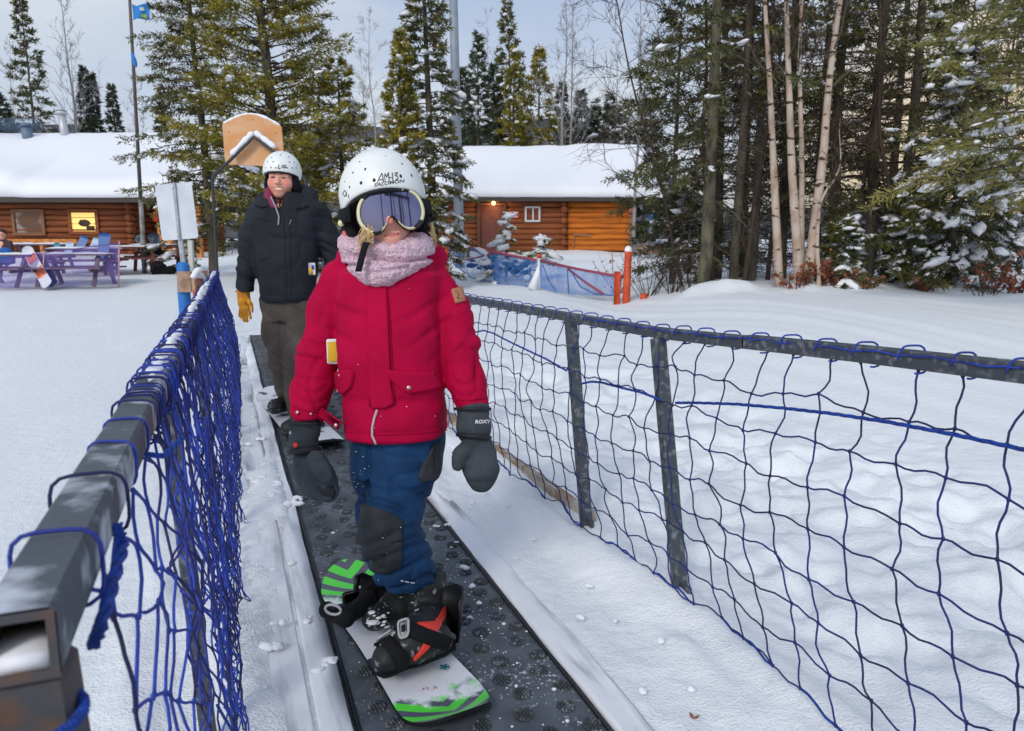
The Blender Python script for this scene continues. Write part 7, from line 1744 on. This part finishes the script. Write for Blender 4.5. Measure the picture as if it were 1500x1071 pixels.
b = MB(); p = FDp(790, 424); q = FDp(790, 378); b.tube([p, q], .05, 10, 0); b.tube([p + [-.16, 0, 0], p + [-.02, 0, .4], q - [0, 0, .2]], [.12, .07, .05], 8, 1); b.tube([q, q + [0, 0, .09]], .06, 10, 2); b.build('middle_post', [M['frameW'], M['snow'], M['postorange']], sf)
b = MB(); p = gpt3(943, 14.3); b.tube([p - [0, 0, .1], p + [.02, 0, .14]], [.075, .07], 12); o = b.build('post_stub', M['postorange'], None); tag(o, 'short orange post stub buried in snow among the bare shrub stems', 'post')
# ================================================================== PICNIC AREA ON THE LEFT
M['tblpurple'] = mat('table_mauve', lin(112, 92, 118), .8, (20, .3, .004), (lin(90, 70, 92), 4, .4, .65, 4))
M['tblred'] = mat('table_redbrown', lin(122, 72, 64), .8, (20, .3, .004))
def table(x, D, ang, mt, lb, L_=1.75):
    p = gpt3(x, D) + [0, 0, .03]; r = thing('picnic_table', lb, 'picnic table', p, 'picnic tables outside the lodge'); ca, sa = math.cos(ang), math.sin(ang); X_ = np.array([ca, sa, 0]); Y_ = np.array([-sa, ca, 0]); Z_ = np.array([0, 0, 1.]); ax_ = [X_, Y_, Z_]
    b = MB()
    for k in range(5): b.box(p + Y_ * (k - 2) * .15 + Z_ * .74, (L_ / 2, .068, .02), ax_)
    b.build('table_top', mt, r, False)
    for s in (-1, 1):
        b = MB(); 
        for k in (-.5, .5): b.box(p + Y_ * (s * .68 + k * .14) + Z_ * .43, (L_ / 2, .065, .02), ax_)
        b.build('bench_seat', mt, r, False)
        b = MB(); e = p + X_ * s * L_ * .36
        for q_ in (-1, 1): b.bar(e + Y_ * q_ * .62, e + Y_ * q_ * .22 + Z_ * .72, .04, .09, X_)
        b.bar(e + Y_ * -.8 + Z_ * .38, e + Y_ * .8 + Z_ * .38, .04, .09, Z_); b.build('trestle', mt, r, False)
    b = MB(); G = [[p + X_ * u * L_ / 2 * .98 + Y_ * v * .36 + Z_ * (.762 + .035 * (1 - abs(v) ** 4) * (1 - abs(u) ** 8) * (1 + .5 * float(vn(np.array([[u * 3 + x, v * 3, 0]]))[0]))) for v in np.linspace(-1, 1, 9)] for u in np.linspace(-1, 1, 21)]
    b.grid(np.array(G), 0, True); b.build('snow_layer', M['snow'], r)
table(112, 18.2, .12, M['tblpurple'], 'mauve picnic table front and centre beside the leaning white board')
table(12, 18., -.05, M['tblpurple'], 'mauve picnic table cut by the left edge')
table(128, 20.6, .35, M['tblpurple'], 'mauve picnic table behind the front one, snow on top', 1.9)
table(190, 21.5, .5, M['tblred'], 'red-brown picnic table left of the flagpole', 1.7)
table(236, 22.5, .25, M['tblred'], 'red-brown picnic table right of the flagpole', 1.6)
table(60, 23., .1, M['tblpurple'], 'mauve picnic table at the back below the lodge windows', 1.9)
def lean_board(bx, by, tx, ty, D, w, m1, m2, lb, dd=.25, spots=(), m3=None):
    p0, p1 = at(bx, by, D), at(tx, ty, D + dd); d = p1 - p0; L_ = np.linalg.norm(d); d /= L_; s = nrm(np.cross(d, [0, -1, 0])); n_ = np.cross(s, d)
    if n_[1] > 0: n_ = -n_
    r = thing('snowboard', lb, 'snowboard', p0, 'boards left by the tables'); ts = np.sin(np.linspace(-np.pi / 2, np.pi / 2, 41)); hw = lambda t: w * (.92 + .10 * t * t) * np.sqrt(np.clip(1 - (np.clip(abs(t) - .78, 0, .22) / .22) ** 2.4, 0, 1)); c = (p0 + p1) / 2
    pt = lambda t, v, z: c + d * t * L_ / 2 + s * v * hw(t) + n_ * (z + .06 * np.clip((abs(t) - .75) / .25, 0, 1) ** 2)
    b = MB(); b.grid(np.array([[pt(t, v, .006) for v in np.linspace(-1, 1, 7)] for t in ts]), 0); b.grid(np.array([[pt(t, v, -.006) for v in np.linspace(-1, 1, 7)] for t in ts]), 1, True)
    for v in (-1, 1): b.grid(np.array([[pt(t, v, z) for t in ts] for z in (.006, -.006)]), 1)
    b.build('deck', [m1, m2], r)
    for t0_, t1_, mm in spots: b = MB(); b.grid(np.array([[pt(t, v, .010) for v in np.linspace(-.9, .9, 7)] for t in np.linspace(t0_, t1_, 6)])); b.build('graphic', mm, r)
    for t in (-.3, .3):
        b = MB(); b.box(pt(t, 0, -.03), (.05, w * .8, .02), [d, s, n_], 0, .008); b.box(pt(t, 0, -.07), (.02, w * .7, .03), [d, s, n_], 0, .01); b.build('binding', M['black'], r)
mw = mat('board_white', lin(212, 214, 226), .4); mo_ = mat('board_orange', lin(232, 120, 78), .5); mbl = mat('board_blue', lin(36, 92, 160), .45); mdk = mat('board_dark', lin(40, 52, 72), .45); mgr = mat('board_green', lin(72, 130, 112), .45); mtl = mat('board_teal', lin(60, 140, 160), .45); mpk = mat('board_pale', lin(176, 196, 220), .45)
lean_board(72, 421, 38, 363, 17.4, .145, mw, mbl, 'white board with two orange flame patches leaning by the front table', .3, ((-.45, -.02, mo_), (.28, .62, mo_)))
lean_board(80, 420, 55, 372, 17.7, .13, mbl, mdk, 'blue board leaning just behind the flame-patched white board', .3)
lean_board(112, 372, 125, 347, 20.4, .12, mbl, mdk, 'dark blue board lying tilted across the middle table', .2)
lean_board(150, 380, 154, 342, 20.2, .17, mbl, mdk, 'wide bright blue board standing upright by the middle table', .2)
lean_board(133, 372, 143, 350, 20.8, .12, mpk, mbl, 'pale blue board leaning left of the wide bright blue one', .2)
lean_board(99, 374, 103, 356, 20.9, .12, mpk, mbl, 'pale board standing behind the middle table', .2)
lean_board(83, 374, 84, 357, 21.2, .10, mtl, mdk, 'teal board standing farthest left at the middle table', .2)
lean_board(218, 382, 203, 346, 22., .13, mgr, mdk, 'green board with dark tip leaning on the table right of the flagpole', .3, ((.55, .9, mdk),))
lean_board(236, 388, 226, 342, 22.2, .14, mdk, mdk, 'black board leaning behind the green board by the flagpole', .3)
lean_board(232, 366, 220, 345, 22.6, .12, mdk, mtl, 'charcoal board standing at the right-hand table', .3)
b = MB(); p = gpt3(240, 21.2) + [0, 0, .12]; b.box(p, (.30, .2, .12), [[.96, .2, .15], [-.2, .97, 0], [-.15, 0, .97]], 0, .06); b.ell(p + [-.12, 0, .14], (.2, .15, .1)); o = b.build('gear_bag', M['softblack'], None); tag(o, 'black gear bag dropped on the snow below the black board', 'bag')
for x, y0, y1, D, w, lb in ((8, 363, 388, 18.9, .24, 'bright blue jacket hung over the left-edge table'), (66, 372, 386, 20., .16, 'dark blue bag on the seat behind the white board')):
    c = at(x, (y0 + y1) / 2, D); h_ = (at(x, y0, D) - at(x, y1, D))[2] / 2; f = U([sell(c, (w, .10, h_ * 1.05)), sbox(c - [0, 0, h_ * .3], (w * .9, .09, h_ * .6), .05)], .05)
    o = sculpt('draped_jacket' if x < 20 else 'gear_bag', f, c - .5, c + .5, .02, mat('drape_blue' if x < 20 else 'drape_navy', lin(24, 84, 158) if x < 20 else lin(36, 54, 104), .8), None, foldfn(7, .02, int(x))); tag(o, lb, 'jacket' if x < 20 else 'bag')
# person sitting at the left edge
Dp = 20.5; Q_ = lambda x, y, d=0.: at(x, y, Dp + d)
ps = thing('person', 'person in dark maroon jacket sitting at a table at the left edge of the view', 'person', gpt3(4, Dp))
hd = Q_(3, 343); f = U([sell(hd, (.085, .10, .12)), rcone(hd - [0, 0, .08], hd - [0, 0, .2], .055, .06), sell(hd + [.02, -.1, -.01], (.015, .025, .02)), rcone(hd - [0, 0, .28], hd - [0, 0, .65], .12, .13), chain([hd - [-.02, .02, .7], hd - [-.05, .35, .72], hd - [-.05, .40, 1.05]], [.09, .08, .06])], .03)
V, Fq = nets(f, hd - [.4, .7, 1.2], hd + [.4, .4, .2], .016); mk('body', V, [Fq], M['skin'], ps)
f = U([loft([(hd[2] - .68, hd[0] - .02, hd[1] + .02, .20, .15), (hd[2] - .4, hd[0] - .01, hd[1] + .02, .22, .15), (hd[2] - .22, hd[0], hd[1] + .02, .19, .12), (hd[2] - .14, hd[0], hd[1], .09, .09)]), chain([hd + [.18, 0, -.24], hd + [.26, -.08, -.48], hd + [.12, -.30, -.58]], [.075, .07, .055]), chain([hd + [-.18, 0, -.24], hd + [-.24, -.08, -.48], hd + [-.1, -.30, -.58]], [.075, .07, .055])], .03)
sculpt('jacket', f, hd - [.45, .5, .8], hd + [.45, .4, .0], .016, mat('dark_maroon_jacket', lin(62, 42, 52), .8), ps, foldfn(6, .014, 5))
f = U([chain([hd + [s * .1, 0, -.70], hd + [s * .12, -.42, -.74], hd + [s * .12, -.45, -1.15]], [.11, .09, .07]) for s in (-1, 1)], .02); sculpt('trousers', f, hd - [.4, .8, 1.3], hd + [.4, .3, -.5], .018, mat('dark_trousers', lin(44, 46, 56), .8), ps, foldfn(6, .012, 8))
f = lambda Q: np.maximum(sell(hd + [0, .02, .03], (.10, .115, .115))(Q), (.02 - .5 * (Q[:, 1] - hd[1])) - (Q[:, 2] - hd[2])); sculpt('hair', f, hd - .25, hd + .25, .012, mat('dark_hair', lin(44, 36, 34), .7), ps)
# purple safety netting in front of the tables
pn = thing('safety_net_fence', 'see-through purple safety netting strung in front of the picnic tables', 'fence', gpt3(90, 17.2))
G = []
for x in np.linspace(-40, 174, 30):
    top = at(x, np.interp(x, [-40, 60, 174], [386, 371, 356]) , 17.2 + .006 * x); bot = at(x, np.interp(x, [-40, 60, 174], [432, 425, 417]), 17.2 + .006 * x); bot[2] = max(bot[2], ground_height(bot[0], bot[1]) + .01); G.append([top + (bot - top) * v + [0, .04 * math.sin(x * .12 + v * 3), 0] for v in np.linspace(0, 1, 8)])
b = MB(); b.grid(np.array(G)); b.build('netting', netmat('purple_netting', lin(132, 112, 196), (.30, .48), 6.), pn)
for x in (-40, 70, 175):
    b = MB(); i_ = int(np.clip((x + 40) / 214 * 29, 0, 29)); b.tube([G[i_][-1] - [0, 0, .15], G[i_][0] + [0, 0, .05]], .018, 8); b.build('stake', mat('stake_pink', lin(200, 150, 160), .6), pn)
b = MB(); b.tube([g[0] for g in G], .010, 5); b.build('top_cord', mat('purple_cord', lin(110, 86, 160), .7), pn)
# unseen posts and beam added behind the viewpoint to give the goggle lens its stripes
gr_ = thing('reflection_posts', 'unseen dark red and black posts added behind the viewpoint for the goggle reflection', 'reflection posts', bp(.5, -3, 0))
for l, a, w in ((-1.3, -2.0, .10), (-.2, -2.6, .15), (.15, -3.2, .09), (1.0, -3.3, .20), (1.3, -2.9, .10), (2.1, -2.4, .12), (3.3, -1.0, .10)):
    b = MB(); b.bar(bp(l, a, -.05), bp(l + .1, a, 3.4), w, w, (1, 0, 0)); b.build('post', mat('reflection_post_red', lin(96, 26, 40), .5) if w > .11 else M['black'], gr_, False)
b = MB(); b.bar(bp(-1, -2.9, 3.2), bp(2.6, -2.9, 3.2), .12, .16); b.build('cross_beam', M['black'], gr_, False)
# ------------------------------------------------------------------ camera, sky, sun
cam = bpy.data.cameras.new('camera'); co = bpy.data.objects.new('camera', cam); COL.objects.link(co)
cam.sensor_width = 36; cam.lens = 36 * F / 1500; cam.clip_start = .05; cam.clip_end = 3000
co.location = (0, 0, H); co.rotation_euler = (math.pi / 2 - P_, 0, 0); SC.camera = co
cam.dof.use_dof = True; cam.dof.focus_distance = 2.3; cam.dof.aperture_fstop = 9.0
SUN_EL, SUN_AZ = 34., 200.
w = bpy.data.worlds.new('World'); SC.world = w; w.use_nodes = True
nt = w.node_tree; N = nt.nodes; L = nt.links
for n in list(N): N.remove(n)
out = N.new('ShaderNodeOutputWorld')
sky = N.new('ShaderNodeTexSky'); sky.sky_type = 'NISHITA'; sky.sun_disc = False
sky.sun_elevation = R_(SUN_EL); sky.sun_rotation = R_(SUN_AZ); sky.air_density = 1.3; sky.dust_density = 3.
b1 = N.new('ShaderNodeBackground'); b1.inputs[1].default_value = .085; L.new(sky.outputs[0], b1.inputs[0])
tc = N.new('ShaderNodeTexCoord'); sx = N.new('ShaderNodeSeparateXYZ'); L.new(tc.outputs['Generated'], sx.inputs[0])
cr = N.new('ShaderNodeValToRGB'); e = cr.color_ramp.elements
e[0].position = 0.; e[0].color = (.76, .745, .74, 1); e[1].position = .62; e[1].color = (.37, .46, .66, 1)
k = e.new(.16); k.color = (.57, .645, .785, 1); k = e.new(.36); k.color = (.40, .50, .70, 1)
L.new(sx.outputs[2], cr.inputs[0])
mp = N.new('ShaderNodeMapping'); mp.inputs['Scale'].default_value = (1.6, 1.6, 5.); L.new(tc.outputs['Generated'], mp.inputs[0])
no = N.new('ShaderNodeTexNoise'); no.inputs['Scale'].default_value = 1.7; no.inputs['Detail'].default_value = 5; L.new(mp.outputs[0], no.inputs[0])
mr = N.new('ShaderNodeMapRange'); mr.inputs[1].default_value = .42; mr.inputs[2].default_value = .66; L.new(no.outputs[0], mr.inputs[0])
mx = N.new('ShaderNodeMix'); mx.data_type = 'RGBA'; L.new(mr.outputs[0], mx.inputs[0]); L.new(cr.outputs[0], mx.inputs[6]); mx.inputs[7].default_value = (.70, .75, .82, 1)
# warm evening glow low in the east (right of the photograph)
dp = N.new('ShaderNodeVectorMath'); dp.operation = 'DOT_PRODUCT'; dp.inputs[1].default_value = nrm((.62, 1, .07)).tolist(); L.new(tc.outputs['Generated'], dp.inputs[0])
m2 = N.new('ShaderNodeMapRange'); m2.inputs[1].default_value = .965; m2.inputs[2].default_value = .999; L.new(dp.outputs['Value'], m2.inputs[0])
mx2 = N.new('ShaderNodeMix'); mx2.data_type = 'RGBA'; L.new(m2.outputs[0], mx2.inputs[0]); L.new(mx.outputs[2], mx2.inputs[6]); mx2.inputs[7].default_value = (1., .76, .47, 1)
b2 = N.new('ShaderNodeBackground'); b2.inputs[1].default_value = .86; L.new(mx2.outputs[2], b2.inputs[0])
ms = N.new('ShaderNodeMixShader'); ms.inputs[0].default_value = .82; L.new(b1.outputs[0], ms.inputs[1]); L.new(b2.outputs[0], ms.inputs[2]); L.new(ms.outputs[0], out.inputs[0])
sl = bpy.data.lights.new('sun', 'SUN'); sl.energy = 1.25; sl.angle = R_(14); sl.color = (1., .955, .9)
so = bpy.data.objects.new('sun', sl); COL.objects.link(so)
az = R_(SUN_AZ); el = R_(SUN_EL)
sd = Vector((math.sin(az) * math.cos(el), math.cos(az) * math.cos(el), math.sin(el)))
so.rotation_euler = sd.to_track_quat('Z', 'Y').to_euler(); so.location = (0, -5, 20)
SC.view_settings.view_transform = 'Standard'; SC.view_settings.look = 'None'; SC.view_settings.exposure = .33; SC.view_settings.gamma = 1.
SC.cycles.max_bounces = 6; SC.cycles.diffuse_bounces = 3; SC.cycles.glossy_bounces = 3; SC.cycles.transparent_max_bounces = 24
SC.cycles.use_denoising = True
